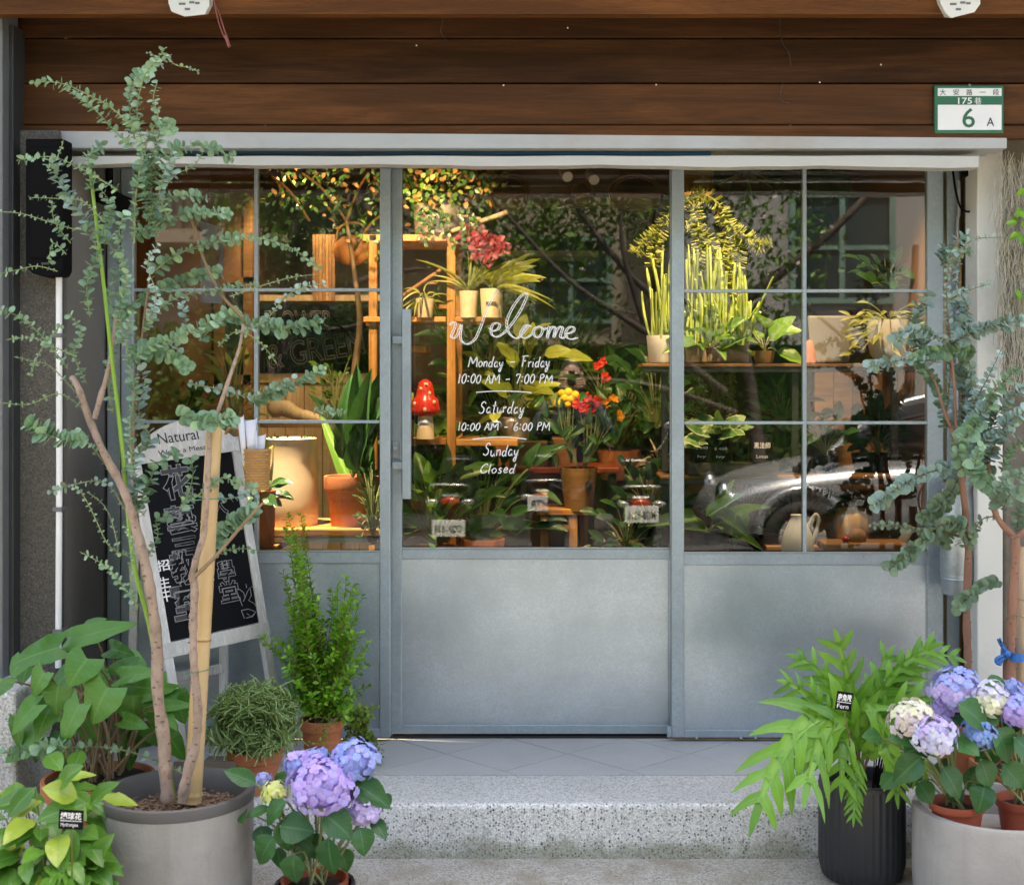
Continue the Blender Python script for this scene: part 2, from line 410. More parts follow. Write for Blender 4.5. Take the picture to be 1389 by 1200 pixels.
M['lf_gard'] = leafmat('glossy_oval_leaf', (.03, .115, .014), (.125, .285, .035), (.18, .34, .08), .30, .2, yellow=(.87, (.30, .38, .05)), veins=8)
M['lf_hyd'] = leafmat('hydrangea_leaf', (.012, .065, .016), (.045, .155, .034), (.09, .21, .06), .38, .16, veins=8)
M['lf_fern'] = leafmat('fern_frond', (.055, .17, .014), (.17, .37, .04), (.24, .42, .07), .27, .24, veins=0)
M['lf_shrub'] = leafmat('small_bright_leaf', (.075, .24, .010), (.25, .49, .04), None, .45, .28)
M['lf_trail'] = leafmat('yellow_green_leaf', (.10, .20, .02), (.26, .36, .06), None, .5, .25)
M['lf_rose'] = leafmat('rosemary_needle', (.14, .25, .07), (.46, .58, .28), None, .55, .15)
M['lf_in'] = leafmat('indoor_leaf', (.03, .10, .015), (.13, .26, .04), (.20, .32, .08), .35, .2, veins=6)
M['lf_dark'] = leafmat('deep_green_leaf', (.012, .045, .012), (.04, .11, .03), (.07, .15, .05), .3, .12, veins=6)
M['lf_lime'] = leafmat('lime_striped_leaf', (.22, .30, .03), (.46, .50, .10), (.10, .20, .03), .4, .25, veins=8)
M['lf_gold'] = leafmat('warm_green_leaf', (.13, .17, .03), (.34, .35, .09), None, .45, .25)
M['lf_tree'] = leafmat('street_tree_leaf', (.035, .085, .015), (.13, .24, .05), None, .5, .2)
M['fl_red'] = leafmat('deep_red_petal', (.07, .003, .012), (.24, .012, .04), None, .5, .2)
M['fl_scar'] = leafmat('scarlet_petal', (.5, .01, .01), (.75, .04, .02), None, .5, .2)
M['fl_yel'] = plain('yellow_bloom', (.75, .42, .02), .8, 0, .2, 90, .8)
M['fl_or'] = leafmat('orange_petal', (.65, .16, .01), (.8, .35, .03), None, .5, .2)
M['blossom'] = leafmat('pale_pink_blossom', (.55, .36, .40), (.8, .65, .68), None, .6, .2)
def floretmat(name, a, b, c):
    m, nt, out = newmat(name)
    geo = N(nt, 'ShaderNodeNewGeometry'); r0 = math_(nt, 'FRACT', math_(nt, 'ADD', orand(nt), geo.outputs['Random Per Island']))
    col = ramp(nt, r0, [(0, a), (.5, b), (1, c)])
    uv = N(nt, 'ShaderNodeUVMap'); sx = N(nt, 'ShaderNodeSeparateXYZ'); nt.links.new(uv.outputs[0], sx.inputs[0])
    cen = ramp(nt, sx.outputs[1], [(.02, (1, 1, 1)), (.35, (0, 0, 0))])
    col = mixc(nt, math_(nt, 'MULTIPLY', cen, .35), col, (.80, .80, .75))
    p = bsdf(nt, None, col, .6, 0, .2)
    t = N(nt, 'ShaderNodeBsdfTranslucent'); nt.links.new(col, t.inputs[0])
    mx = N(nt, 'ShaderNodeMixShader'); mx.inputs[0].default_value = .25
    nt.links.new(p.outputs[0], mx.inputs[1]); nt.links.new(t.outputs[0], mx.inputs[2]); nt.links.new(mx.outputs[0], out.inputs[0])
    return m
M['h_purple'] = floretmat('purple_florets', (.44, .30, .70), (.55, .41, .80), (.44, .40, .82))
M['h_blue'] = floretmat('blue_florets', (.26, .32, .74), (.34, .44, .80), (.44, .36, .76))
M['h_lilac'] = floretmat('lilac_florets', (.50, .40, .74), (.62, .50, .78), (.46, .46, .80))
M['h_pale'] = floretmat('pale_lilac_florets', (.55, .55, .82), (.66, .64, .84), (.72, .74, .74))
M['h_yellow'] = floretmat('yellow_green_florets', (.62, .68, .12), (.72, .76, .28), (.70, .74, .40))
M['h_cream'] = floretmat('cream_florets', (.74, .70, .74), (.76, .76, .50), (.74, .74, .62))
M['h_pink'] = floretmat('pink_cream_florets', (.70, .52, .70), (.74, .70, .52), (.76, .66, .76))
M['h_sky'] = floretmat('sky_blue_florets', (.16, .32, .68), (.24, .42, .76), (.32, .36, .74))
# ================================================================ GROUND AND STEP
o = MB().box(-40, 40, -60, -4.4, -.60, -.30).build('street', M['asphalt']); struct(o)
o = MB().box(-8, 8, -4.4, -.765, -.45, -.1705).build('pavement', M['pavement']); struct(o)  # outer part, out of view, carried further to bounce sunlight onto the shopfront
o = MB().box(-2.6, 2.6, -.772, -.457, -.30, .002).build('entrance_step', [M['terrazzo'], M['terrazzo_top']], bevel=.016, seg=3); struct(o)
for p in o.data.polygons:
    if p.normal.z > .5: p.material_index = 1
floor = MB().box(-1.74, 1.62, -.457, .10, -.10, -.006).build('porch_floor', M['grout']); struct(floor)
def clip(poly, ax, lim, sgn):
    out = []
    for i in range(len(poly)):
        a = poly[i]; b = poly[(i + 1) % len(poly)]
        ia = (a[ax] - lim) * sgn <= 0; ib = (b[ax] - lim) * sgn <= 0
        if ia: out.append(a)
        if ia != ib:
            t = (lim - a[ax]) / (b[ax] - a[ax]); out.append((a[0] + t * (b[0] - a[0]), a[1] + t * (b[1] - a[1])))
    return out
hd = .2165
for j in range(-3, 4):
    for i in range(-9, 10):
        if (i + j) % 2: continue
        cx, cyy = hd * i, -.205 + .21 * j + .21
        q = hd - .0028
        poly = [(cx + q, cyy), (cx, cyy + q * .97), (cx - q, cyy), (cx, cyy - q * .97)]
        for ax, lim, sg in ((0, -1.735, -1), (0, 1.615, 1), (1, -.456, -1), (1, .06, 1)):
            poly = clip(poly, ax, lim, sg)
            if not poly: break
        if len(poly) < 3: continue
        k = len(poly); dz = rnd.uniform(-.0006, .0004)
        mb = MB().add([(a, b, -.008) for a, b in poly] + [(a, b, dz) for a, b in poly],
                      [tuple(range(k, 2 * k))] + [(m, (m + 1) % k, k + (m + 1) % k, k + m) for m in range(k)])
        mb.build('tile', M['tile'], floor)
o = MB().box(-2.6, -1.745, -.74, -.40, -.169, .345).build('terrazzo_plinth', M['terrazzo_top'], bevel=.012)
tag(o, 'low terrazzo plinth at the foot of the left column behind the heart-leaved plant', 'plinth')
o = MB().box(1.625, 2.6, -.70, -.10, -.169, .10).build('terrazzo_plinth', M['terrazzo_top'], bevel=.012)
tag(o, 'low terrazzo plinth at the foot of the right mossy column', 'plinth')

# ================================================================ WALLS, COLUMNS, FASCIA
o = MB().box(-1.862, -1.722, -.445, -.10, -.0, Z(176, -.445)).build('concrete_column', M['column'], bevel=.008)
tag(o, 'dark speckled concrete column with a rust stain left of the shop window', 'column')
o = MB().box(-1.722, -1.712, -.40, .02, 0, 2.55).box(-1.9, -1.722, -.10, .02, 0, 2.6).build('rendered_wall', M['reveal'])
tag(o, 'plain grey rendered return wall between the white pipe and the left window frame', 'wall')
o = MB().box(X(0, -.5) - .5, X(12, -.5), -.55, -.42, -.1, 2.75).build('steel_post', M['mid_metal'], bevel=.004)
tag(o, 'grey steel post at the left edge of the shopfront', 'post')
o = MB().box(X(12.5, -.47), X(23, -.47), -.50, -.40, .345, 2.52).build('steel_post', M['dark_metal'], bevel=.003)
tag(o, 'narrow black steel channel beside the speckled column', 'post')
tb = thing('white_pipe', 'thin white vertical pipe clipped to the left column', 'pipe', P(80, 900, -.47))
MB().tube([P(80, 372, -.475), P(80.5, 640, -.475), P(79, 905, -.475)], .0105, 10).build('tube', M['white_paint'], tb, smooth=60)
for py in (455, 690, 855):
    MB().box(X(74, -.47), X(87, -.47), -.49, -.444, Z(py, -.47) - .007, Z(py, -.47) + .007).build('clip', M['mid_metal'], tb, bevel=.002)
# mossy column on the right
o = MB().box(X(1361, -.24), 2.298, -.235, .05, 0, 2.49).build('concrete_column', M['column_moss'], bevel=.01)
tag(o, 'rough stained concrete column at the right edge behind the hanging moss', 'column')
o = MB().box(1.470, 1.484, -.235, .05, 0, 2.12).build('rendered_wall', M['reveal'])
tag(o, 'narrow grey return wall between the right window frame and the white post', 'wall')
o = MB().box(X(1325, -.24), X(1360, -.24), -.245, -.10, -.0, Z(196, -.24)).build('white_post', M['white_post'], bevel=.005)
tag(o, 'white painted square post right of the shop window', 'post')

# upper wall and eave
o = MB().box(-6, 6, -.36, .25, 2.50, 6.5).box(-6, -1.95, -.36, 3.4, -.2, 2.5).box(2.3, 6, -.36, 3.4, -.2, 2.5).build('unseen_upper_wall', M['reveal'])  # unseen wall block, put in to give shade and reflections
tag(o, 'unseen grey rendered wall added above and beside the shopfront for shade', 'wall')
fas = thing('wood_fascia', 'dark brown stained wood fascia of wide planks above the shopfront', 'fascia', (0, -.4, Z(187, -.4)))
xl, xr = X(24, -.4), 2.2
MB().box(xl - .02, xr, -.385, -.362, Z(186, -.4), 2.62).build('backing_board', M['black'], fas)
def plank(a, b, mat, y=-.41, xa=None):
    mb = MB().box(xl if xa is None else xa, xr, y, -.386, Z(b, y) + .0012, Z(a, y) - .0012)
    return mb.build('plank', mat, fas, bevel=.0035, seg=2)
plank(-3, 51.5, M['fascia_shaded']); plank(52.5, 113, M['fascia_shaded'], -.404); plank(113.5, 170, M['fascia'], -.412)
zt = Z(170.5, -.42) ; y0, y1 = -.425, -.386
MB().hexa([(xl, y0, Z(178, y0)), (xr, y0, Z(190, y0)), (xr, y1, Z(190, y0)), (xl, y1, Z(178, y0)),
           (xl, y0, zt), (xr, y0, zt), (xr, y1, zt), (xl, y1, zt)]).build('plank', M['fascia'], fas, bevel=.004)
ns = MB()
for px, py in ((770, 38), (683, 116), (890, 115), (1112, 112), (1195, 88), (1072, 171), (565, 62), (360, 171)):
    ns.ball(P(px, py, -.416), .0032, n=8, m=4)
stuff(ns.build('nail', M['white_plastic'], fas))
eave = thing('eave', 'reddish brown wooden eave board running along the top of the shopfront', 'eave', (0, -.6, Z(20, -.6)))
MB().box(-2.4, 2.4, -.62, -.57, Z(19.5, -.62), 2.90).build('eave_board', M['fascia_top'], eave, bevel=.004)
MB().box(-2.4, 2.4, -1.0, -.40, 2.905, 2.95).build('unseen_soffit', M['fascia_shaded'], eave)  # unseen board, added to shade the top of the fascia

# lintel channel and strip
y = -.32
lt = thing('steel_lintel', 'grey painted steel channel lintel under the wood fascia', 'lintel', (0, y, Z(205, y)))
def sl_bar(x0, x1, pa0, pa1, pb0, pb1, ya, yb, name, mat, par):
    MB().hexa([(X(x0, ya), ya, Z(pb0, ya)), (X(x1, ya), ya, Z(pb1, ya)), (X(x1, ya), yb, Z(pb1, ya)), (X(x0, ya), yb, Z(pb0, ya)),
               (X(x0, ya), ya, Z(pa0, ya)), (X(x1, ya), ya, Z(pa1, ya)), (X(x1, ya), yb, Z(pa1, ya)), (X(x0, ya), yb, Z(pa0, ya))]).build(name, mat, par, bevel=.003)
sl_bar(58, 1366, 176, 186, 201, 201.5, -.424, -.30, 'channel', M['lintel'], lt)
sl_bar(84, 1340, 205.5, 206.5, 209.5, 210.5, -.27, -.20, 'inner_rail', M['lintel'], lt)
sl_bar(95, 1330, 190, 190, 223, 223, -.16, -.06, 'recess_panel', M['dark_metal'], lt)
sl_bar(215, 965, 203.5, 206, 209, 211, -.36, -.31, 'blue_strip', M['blue'], lt)
MB().tube([P(px, 205.5 + 1.0 * math.sin(px * .02), -.33) for px in range(90, 1335, 25)], .0025, 6).build('cable', M['black'], lt, smooth=60)
mb = MB(); pts = []
for k in range(30):
    t = k / 29; px = 88 + t * 1240
    bot = 222.5 + 4.5 * t + 1.1 * math.sin(px * .021) + .5 * math.sin(px * .06); top = 212 - 1.0 * t + .4 * math.sin(px * .03)
    pts += [(X(px, -.40), -.40, Z(bot, -.40)), (X(px, -.40), -.30, Z(bot, -.40) + .004), (X(px, -.40), -.30, Z(top, -.40)), (X(px, -.40), -.40, Z(top, -.40))]
fs = [(4 * k + j, 4 * (k + 1) + j, 4 * (k + 1) + (j + 1) % 4, 4 * k + (j + 1) % 4) for k in range(29) for j in range(4)] + [(3, 2, 1, 0), (116, 117, 118, 119)]
o = mb.add(pts, fs).build('shutter_rail', M['white_strip'], loc=(0, -.40, Z(224, -.40)), bevel=.002)
tag(o, 'off white slightly bent metal shutter rail hanging under the steel lintel', 'rail')

# ================================================================ SHOPFRONT SASHES
def rect(px0, px1, py0, py1, ya, yb):     # box whose front face covers the given photograph rectangle at depth ya
    return MB().box(X(px0, ya), X(px1, ya), ya, yb, Z(py1, ya), Z(py0, ya))
def sash(name, label, cat, ya, d, L, Rr, top, bot, sl_, sr_, gl, gr, gt, gb, vm, hm, panel_top, panel_bot, pl, pr, brail):
    th = thing(name, label, cat, (X((L + Rr) / 2, ya), ya, Z(bot, ya)))
    yb = ya + d; fm = M['galv_frame']
    rect(L, sl_, top, bot, ya, yb).build('stile', fm, th, bevel=.003)
    rect(sr_, Rr, top, bot, ya, yb).build('stile', fm, th, bevel=.003)
    rect(sl_, sr_, top, gt, ya + .001, yb).build('rail', fm, th)
    rect(sl_, sr_, gb, panel_top, ya + .001, yb).build('rail', fm, th, bevel=.002)
    rect(sl_, sr_, brail, bot, ya + .001, yb).build('rail', fm, th, bevel=.002)
    # galvanised sheet sits 8 mm back in the frame, with thin border seams
    o = rect(sl_, sr_, panel_top, brail, ya + .007, yb - .004).build('sheet_panel', M['galv'], th)
    b = 1.3
    for (a0, a1, c0, c1) in ((pl - b, pl, panel_top, brail), (pr, pr + b, panel_top, brail)):
        rect(a0, a1, c0, c1, ya + .0035, ya + .0066).build('seam_bead', fm, th)
    xs = [gl] + vm + [gr]; ys = [gt] + hm + [gb]
    m = 2.6
    for v in vm: rect(v - m, v + m, gt, gb, ya + .003, yb - .006).build('muntin', fm, th, bevel=.002)
    panes = []
    for i in range(len(xs) - 1):
        for h in hm: rect(xs[i] + (m if i else 0), xs[i + 1] - (m if i + 2 < len(xs) else 0), h - 2.1, h + 2.1, ya + .004, yb - .007).build('muntin', fm, th, bevel=.002)
        for j in range(len(ys) - 1):
            yc = ya + d * .5
            x0, x1, z1, z0 = X(xs[i], ya), X(xs[i + 1], ya), Z(ys[j], ya), Z(ys[j + 1], ya)
            if i: x0 += .007
            if i + 2 < len(xs): x1 -= .007
            if j: z1 -= .006
            if j + 2 < len(ys): z0 += .006
            g = MB().add([(x0, yc, z0), (x1, yc, z0), (x1, yc, z1), (x0, yc, z1)], [(0, 1, 2, 3)])
            panes.append(g.build('glass_pane', M['glass'], th))
    # thin beads round the glass
    rect(gl, gr, gb - 1.8, gb, ya - .003, ya + .003).build('glazing_bead', fm, th)
    return th, panes
left_w, lp = sash('fixed_window', 'left fixed shop window of six panes above a galvanised sheet panel', 'window', -.05, .04, 164, 529.5, 198, 1000,
               181, 515, 181, 515, 222, 748, [347], [393, 572], 764, 988, 182.5, 511.5, 988)
right_w, rp = sash('fixed_window', 'right fixed shop window of six panes above a galvanised sheet panel', 'window', -.05, .04, 911, 1280, 198, 1000,
               928, 1258, 928, 1258, 226, 750, [1091.5], [394.5, 573.5], 766, 990, 921, 1256, 990)
door, dp = sash('sliding_door', 'galvanised sliding shop door with one tall glass pane and white handwriting', 'door', -.004, .04, 531, 911, 198, 995,
               545, 909, 545, 909, 222, 744, [], [], 758, 983, 541.5, 906, 983)
pane = dp[0]
for px0, px1, nm in ((145, 163, 'left'), (1284, 1302, 'right')):
    o = rect(px0, px1, 198, 1001, -.03, .03).build('door_jamb', M['galv_frame'], bevel=.004)
    tag(o, 'blue grey galvanised jamb on the ' + ('far left between rendered wall and window' if nm == 'left' else 'far right between right window and return wall'), 'jamb')
o = MB().box(X(145, 0), X(1302, 0), .036, .05, -.0, Z(195, 0) + .2).build('dummy', M['black']); bpy.data.objects.remove(o)
o = MB().box(-1.72, 1.47, .0, .034, .0005, .010).build('threshold', M['black_metal']); tag(o, 'dark metal threshold track under the sliding door', 'threshold')
# handle, lock, fixings
for py in (461, 631.5):
    MB().box(X(532, -.03), X(551, -.03), -.030, -.0042, Z(py + 5, -.03), Z(py - 5, -.03)).build('handle_bracket', M['galv_frame'], door, bevel=.002)
hb = rect(545.5, 557, 419, 677, -.06, -.031).build('pull_handle', M['galv_frame'], door, bevel=.003)
lk = MB().box(X(531.8, -.012), X(541, -.012), -.012, -.0042, Z(622, -.012), Z(598, -.012)).build('lock_plate', M['lintel'], door, bevel=.004)
MB().tube([P(536.5, 608, -.011), P(536.5, 608, -.024)], .008, 12).tube([P(536.5, 618, -.011), P(536.5, 618, -.016)], .004, 8).build('lock_cylinder', M['galv_frame'], lk, smooth=40)
o = rect(905, 911, 985, 999.5, -.055, -.0505).build('floor_bracket', M['galv_frame'], right_w, bevel=.001)
for px in (945, 1005, 1025):
    MB().ball(P(px, 1000.5, -.052), .006, n=8, m=4).build('floor_screw', M['galv_frame'], right_w, smooth=60)
for px, py in ((430, 752), (530, 755), (1010, 754), (1265, 752), (1172, 755)):
    MB().ball(P(px, py, -.0505), .0032, n=8, m=4).build('rivet', M['galv_frame'], left_w if px < 600 else right_w, smooth=60)

# ---------------------------------------------------------------- handwriting on the door glass
def ribbon(mb, pts, wdt, mi=0):
    n = len(pts); vs = []
    for i, p in enumerate(pts):
        d = (pts[min(i + 1, n - 1)] - pts[max(i - 1, 0)]); d.y = 0
        if d.length < 1e-9: d = Vector((1, 0, 0))
        d.normalize(); t = Vector((-d.z, 0, d.x)); ww = wdt * (rnd.uniform(.8, 1.12))
        vs += [p + t * ww / 2, p - t * ww / 2]
    mb.add(vs, [(2 * i, 2 * i + 1, 2 * i + 3, 2 * i + 2) for i in range(n - 1)], mi)
FONT = {
'M': (.95, [[(0, 0), (.12, 1), (.42, .3), (.78, 1), (.88, 0)]]), 'o': (.45, [[(.2, .5), (.03, .3), (.12, .03), (.32, .08), (.38, .32), (.2, .5)]]),
'n': (.45, [[(.03, .5), (.05, 0)], [(.05, .3), (.22, .5), (.34, .4), (.36, 0)]]), 'd': (.5, [[(.36, .42), (.15, .48), (.03, .2), (.15, 0), (.34, .15)], [(.44, 1.0), (.36, .4), (.36, .05), (.44, 0)]]),
'a': (.45, [[(.34, .42), (.15, .48), (.03, .2), (.15, 0), (.32, .18), (.36, .46), (.34, .1), (.42, 0)]]),
'y': (.42, [[(.03, .5), (.06, .2), (.2, .12), (.34, .45)], [(.36, .5), (.3, 0), (.18, -.4), (.04, -.35), (.12, -.12), (.4, .15)]]),
'F': (.62, [[(.1, 0), (.16, .95)], [(0, .93), (.16, .98), (.6, 1.0)], [(.06, .5), (.42, .55)]]), 'r': (.34, [[(.03, .5), (.06, 0)], [(.06, .3), (.18, .48), (.3, .45)]]),
'i': (.22, [[(.08, .5), (.08, .05), (.14, 0)], [(.1, .75), (.13, .79)]]), 'S': (.6, [[(.55, .85), (.4, 1.02), (.2, .88), (.2, .65), (.42, .45), (.42, .15), (.22, 0), (0, .12)]]),
't': (.36, [[(.2, .95), (.14, .1), (.28, 0)], [(0, .6), (.34, .62)]]), 'u': (.45, [[(.03, .5), (.05, .1), (.2, 0), (.33, .2), (.36, .5), (.36, .08), (.43, 0)]]),
'C': (.6, [[(.55, .85), (.4, 1.0), (.15, .75), (.03, .35), (.15, .02), (.4, .05), (.56, .2)]]), 'l': (.2, [[(.1, 1), (.05, .1), (.12, 0)]]),
's': (.38, [[(.3, .45), (.15, .5), (.08, .36), (.28, .2), (.22, .02), (.03, .05)]]), 'e': (.42, [[(.04, .22), (.3, .3), (.26, .48), (.1, .42), (.04, .18), (.16, 0), (.36, .1)]]),
'A': (.72, [[(0, 0), (.32, 1), (.6, 0)], [(.1, .4), (.54, .4)]]), 'P': (.62, [[(.08, 0), (.1, 1)], [(.02, .92), (.4, .98), (.48, .7), (.1, .45)]]),
'0': (.6, [[(.28, .95), (.05, .6), (.08, .15), (.3, .02), (.5, .35), (.46, .8), (.26, .95)]]), '1': (.34, [[(.12, 1), (.1, 0)]]),
'7': (.55, [[(.02, .8), (.05, 1), (.5, 1), (.2, 0)]]), '6': (.6, [[(.45, .98), (.12, .6), (.06, .2), (.28, 0), (.5, .2), (.4, .45), (.1, .3)]]),
':': (.34, [[(.02, .66), (.2, .64)], [(.02, .2), (.2, .18)]]), '-': (.8, [[(.12, .42), (.62, .46)]]), ' ': (.4, [])}
def write(mb, text, px0, px1, base, cap, ya, wdt):
    tw = sum(FONT[c][0] + .07 for c in text); sx = (px1 - px0) / (tw + .15); x = 0
    for c in text:
        wd, st = FONT[c]; jy = rnd.uniform(-.05, .05); js = rnd.uniform(.92, 1.08)
        for s_ in st:
            q = []
            for a, b in s_:
                bb = b * js + jy
                q.append(P(px0 + (x + a + bb * .16) * sx, base - bb * cap, ya))
            hard = c in 'MAF7'
            if hard and len(q) > 2:
                for a_, b_ in zip(q, q[1:]): ribbon(mb, [a_, a_.lerp(b_, .5), b_], wdt)
            else: ribbon(mb, crs(q, 5), wdt)
        x += wd + .07
ya = pane.data.vertices[0].co.y + WL[pane.name].y - .0012
mb = MB()
for line in ([(610, 441), (613, 438), (617, 437), (617, 444), (613, 453), (612, 457), (615, 459), (619, 456), (622, 450), (626, 440), (625, 449), (625, 460), (630, 466), (637, 466), (645, 459), (651, 446), (657, 430), (664, 412), (675, 393)],
             [(664, 445), (668, 449), (675, 447), (678, 441), (674, 438), (668, 441), (666, 449), (668, 455), (674, 457), (683, 452), (693, 441), (704, 425), (712, 409), (715, 400), (712, 398), (704, 405), (695, 418), (688, 434), (688, 446), (693, 455), (701, 459), (709, 452), (717, 442)],
             [(720, 443), (714, 441), (708, 448), (706, 455), (711, 459), (718, 456), (724, 450)],
             [(731, 443), (725, 446), (724, 453), (728, 458), (734, 454), (736, 446), (731, 442), (737, 447), (742, 444)],
             [(745, 442), (742, 459), (746, 448), (751, 443), (753, 447), (751, 458), (756, 447), (761, 443), (763, 446), (760, 456), (763, 459), (769, 455)],
             [(768, 453), (775, 451), (779, 447), (776, 443), (770, 446), (767, 453), (770, 459), (777, 460), (783, 458)]):
    c = crs([P(a, b, ya) for a, b in line], 6)
    ribbon(mb, [q + Vector((U(1.3, 0), 0, 0)) for q in c], U(1.15, 0)); ribbon(mb, [q + Vector((-U(1.3, 0), -.0004, U(.5, 0))) for q in c], U(1.0, 0))
    for k in range(0, len(c) - 2, 2):
        ribbon(mb, [c[k] + Vector((-U(1.2, 0), -.0002, 0)), c[k + 1] + Vector((U(1.5, 0), -.0002, -U(.8, 0)))], U(.5, 0))
def lettering(fn):
    m_ = MB(); fn(m_); m_.build('lettering', M['white_paint'], pane)
mb.build('lettering', M['white_paint'], pane)
lw_ = U(1.45, 0)
lettering(lambda m_: write(m_, 'Monday - Friday', 635, 748, 498, 15, ya, lw_))
lettering(lambda m_: write(m_, '10:00 AM - 7:00 PM', 621, 752, 520, 13, ya, lw_))
lettering(lambda m_: write(m_, 'Saturday', 649, 714, 560, 16, ya, lw_))
lettering(lambda m_: write(m_, '10:00 AM - 6:00 PM', 621, 748, 584, 11.5, ya, lw_))
lettering(lambda m_: write(m_, 'Sunday', 655, 706, 618, 16, ya, lw_))
lettering(lambda m_: write(m_, 'Closed', 651, 702, 641, 13, ya, lw_))
for q in ([(646, 532), (670, 530.5), (700, 530.8), (721, 532.5)], [(641, 595.5), (668, 593), (690, 593), (714, 595.5)]):
    m_ = MB(); ribbon(m_, crs([P(a, b, ya) for a, b in q], 6), lw_); m_.build('ruled_line', M['white_paint'], pane)

# ---------------------------------------------------------------- printed text helper
def textmesh(s, outline=0, bold=0, align='CENTER'):
    c = bpy.data.curves.new('text', 'FONT'); c.body = s; c.align_x = align; c.align_y = 'CENTER'
    if outline: c.fill_mode = 'NONE'; c.bevel_depth = outline; c.bevel_resolution = 0
    if bold: c.offset = bold
    c.resolution_u = 3
    o = bpy.data.objects.new('text', c); C.objects.link(o)
    dg = bpy.context.evaluated_depsgraph_get(); me = bpy.data.meshes.new_from_object(o.evaluated_get(dg))
    bpy.data.objects.remove(o); bpy.data.curves.remove(c)
    return me
FACE = Matrix(((1, 0, 0, 0), (0, 0, -1, 0), (0, 1, 0, 0), (0, 0, 0, 1)))       # text plane XY -> world XZ facing the street
def text(name, s, parent, M4, mat, h, w=None, outline=0, bold=0):
    me = textmesh(s, outline, bold); vs = [v.co for v in me.vertices]
    x0 = min(v.x for v in vs); x1 = max(v.x for v in vs); y0 = min(v.y for v in vs); y1 = max(v.y for v in vs)
    k = h / (y1 - y0); kx = k if w is None else w / (x1 - x0)
    T = M4 @ Matrix.Diagonal((kx, k, k, 1)) @ Matrix.Translation((-(x0 + x1) / 2, -(y0 + y1) / 2, 0))
    me.transform(Matrix.Translation(-WL[parent.name]) @ T); me.materials.clear(); me.materials.append(mat)
    o = bpy.data.objects.new(name, me); C.objects.link(o); o.parent = parent; WL[o.name] = WL[parent.name]
    return o
def at(px, py, y): return Matrix.Translation(P(px, py, y)) @ FACE

# house number plate
y = -.428
sg = thing('house_number_plate', 'green and white enamel house number plate reading 6 A on the wood fascia', 'sign', P(1314, 180, y))
pl = MB().box(X(1267.5, y), X(1361.5, y), y, -.414, Z(181, y), Z(115.5, y)).build('plate', M['sign_green'], sg, bevel=.004)
for a, b in ((120, 130.5), (142.5, 176.5)):
    MB().box(X(1272, y), X(1358.5, y), y - .001, y + .001, Z(b, y), Z(a, y)).build('white_field', M['sign_white'], sg)
ty = y - .0022
for s, px in zip('大安路一段', (1279, 1297, 1315, 1333, 1351)):
    text('lettering', s, sg, at(px, 125.3, ty), M['black_ink'], U(.8 if s == '一' else 8.3, y), U(8.3, y))
text('lettering', '175', sg, at(1309, 137, ty), M['sign_white'], U(8.5, y), U(19, y), bold=.012)
text('lettering', '巷', sg, at(1326.5, 137, ty), M['sign_white'], U(9.5, y), U(9.5, y))
text('numeral', '6', sg, at(1314, 160, ty), M['sign_green'], U(26.5, y), U(17, y), bold=.008)
text('lettering', 'A', sg, at(1343.5, 165.5, ty), M['black_ink'], U(11.5, y), U(10, y))
MB().ball(P(1315, 116, y), .006, n=10, m=5).build('screw', M['mid_metal'], sg, smooth=60)

# white fittings and cords under the eave
def fitting(pts, lab, yy):
    th = thing('light_fitting', lab, 'light fitting', P(pts[0][0], pts[0][1], yy))
    k = len(pts); mb = MB()
    mb.add([P(a, b, yy) for a, b in pts] + [P(a, b, yy) + Vector((.0, .07, .02)) for a, b in pts], [tuple(range(k))[::-1], tuple(range(k, 2 * k))] + [(i, (i + 1) % k, k + (i + 1) % k, k + i) for i in range(k)])
    mb.build('housing', M['white_plastic'], th, bevel=.003)
    cx = sum(a for a, b in pts) / k; cyy = sum(b for a, b in pts) / k
    for dx, dy, wd in ((-12, -2, 9), (2, -4, 7), (10, -3, 6), (-4, 5, 7)):
        MB().box(X(cx + dx, yy), X(cx + dx + wd, yy), yy - .0012, yy + .002, Z(cyy + dy + 3, yy), Z(cyy + dy, yy)).build('printed_mark', M['mid_metal'], th)
    return th
fitting([(227, -14), (284, -14), (284, 8), (278, 20), (250, 23), (232, 16), (228, 4)], 'white plastic light fitting fixed under the eave at top left', -.66)
fitting([(1272, -14), (1330, -14), (1330, 6), (1322, 17), (1290, 25), (1283, 19), (1276, 6)], 'white plastic light fitting fixed under the eave at top right', -.66)
cd = MB()
cd.tube(crs([P(289, -5, -.66), P(294, 20, -.655), P(299, 38, -.65), P(304, 50, -.65), P(309, 57, -.65)], 6), .0022, 6)
cd.tube(crs([P(287, -5, -.655), P(297, 18, -.65), P(304, 40, -.648), P(308, 52, -.645), P(310, 62, -.645)], 6), .0022, 6)
cd.tube([P(306, 48, -.65), P(311, 64, -.65)], .0055, 8)
o = cd.build('cord', plain('faded_red_cord', (.24, .07, .06), .7), loc=P(300, 60, -.65), smooth=60); tag(o, 'faded red cord with knotted end dangling from the eave', 'cord')
cd = MB().tube(crs([P(1059, 10, -.63), P(1058, 40, -.5), P(1062, 60, -.42), P(1070, 72, -.418), P(1073, 90, -.418)], 6), .0011, 5).tube(crs([P(1062, 112, -.42), P(1058, 135, -.42), P(1071, 140, -.42)], 5), .0011, 5)
o = cd.build('wire', M['dark_metal'], loc=P(1065, 90, -.42)); tag(o, 'fine grey wire trailing down the fascia right of centre', 'wire')
cd = MB().tube(crs([P(598, 5, -.63), P(600, 30, -.45), P(598, 44, -.416), P(606, 56, -.416)], 6), .0011, 5)
o = cd.build('wire', M['dark_metal'], loc=P(600, 40, -.42)); tag(o, 'short thin wire hanging on the fascia above the door', 'wire')

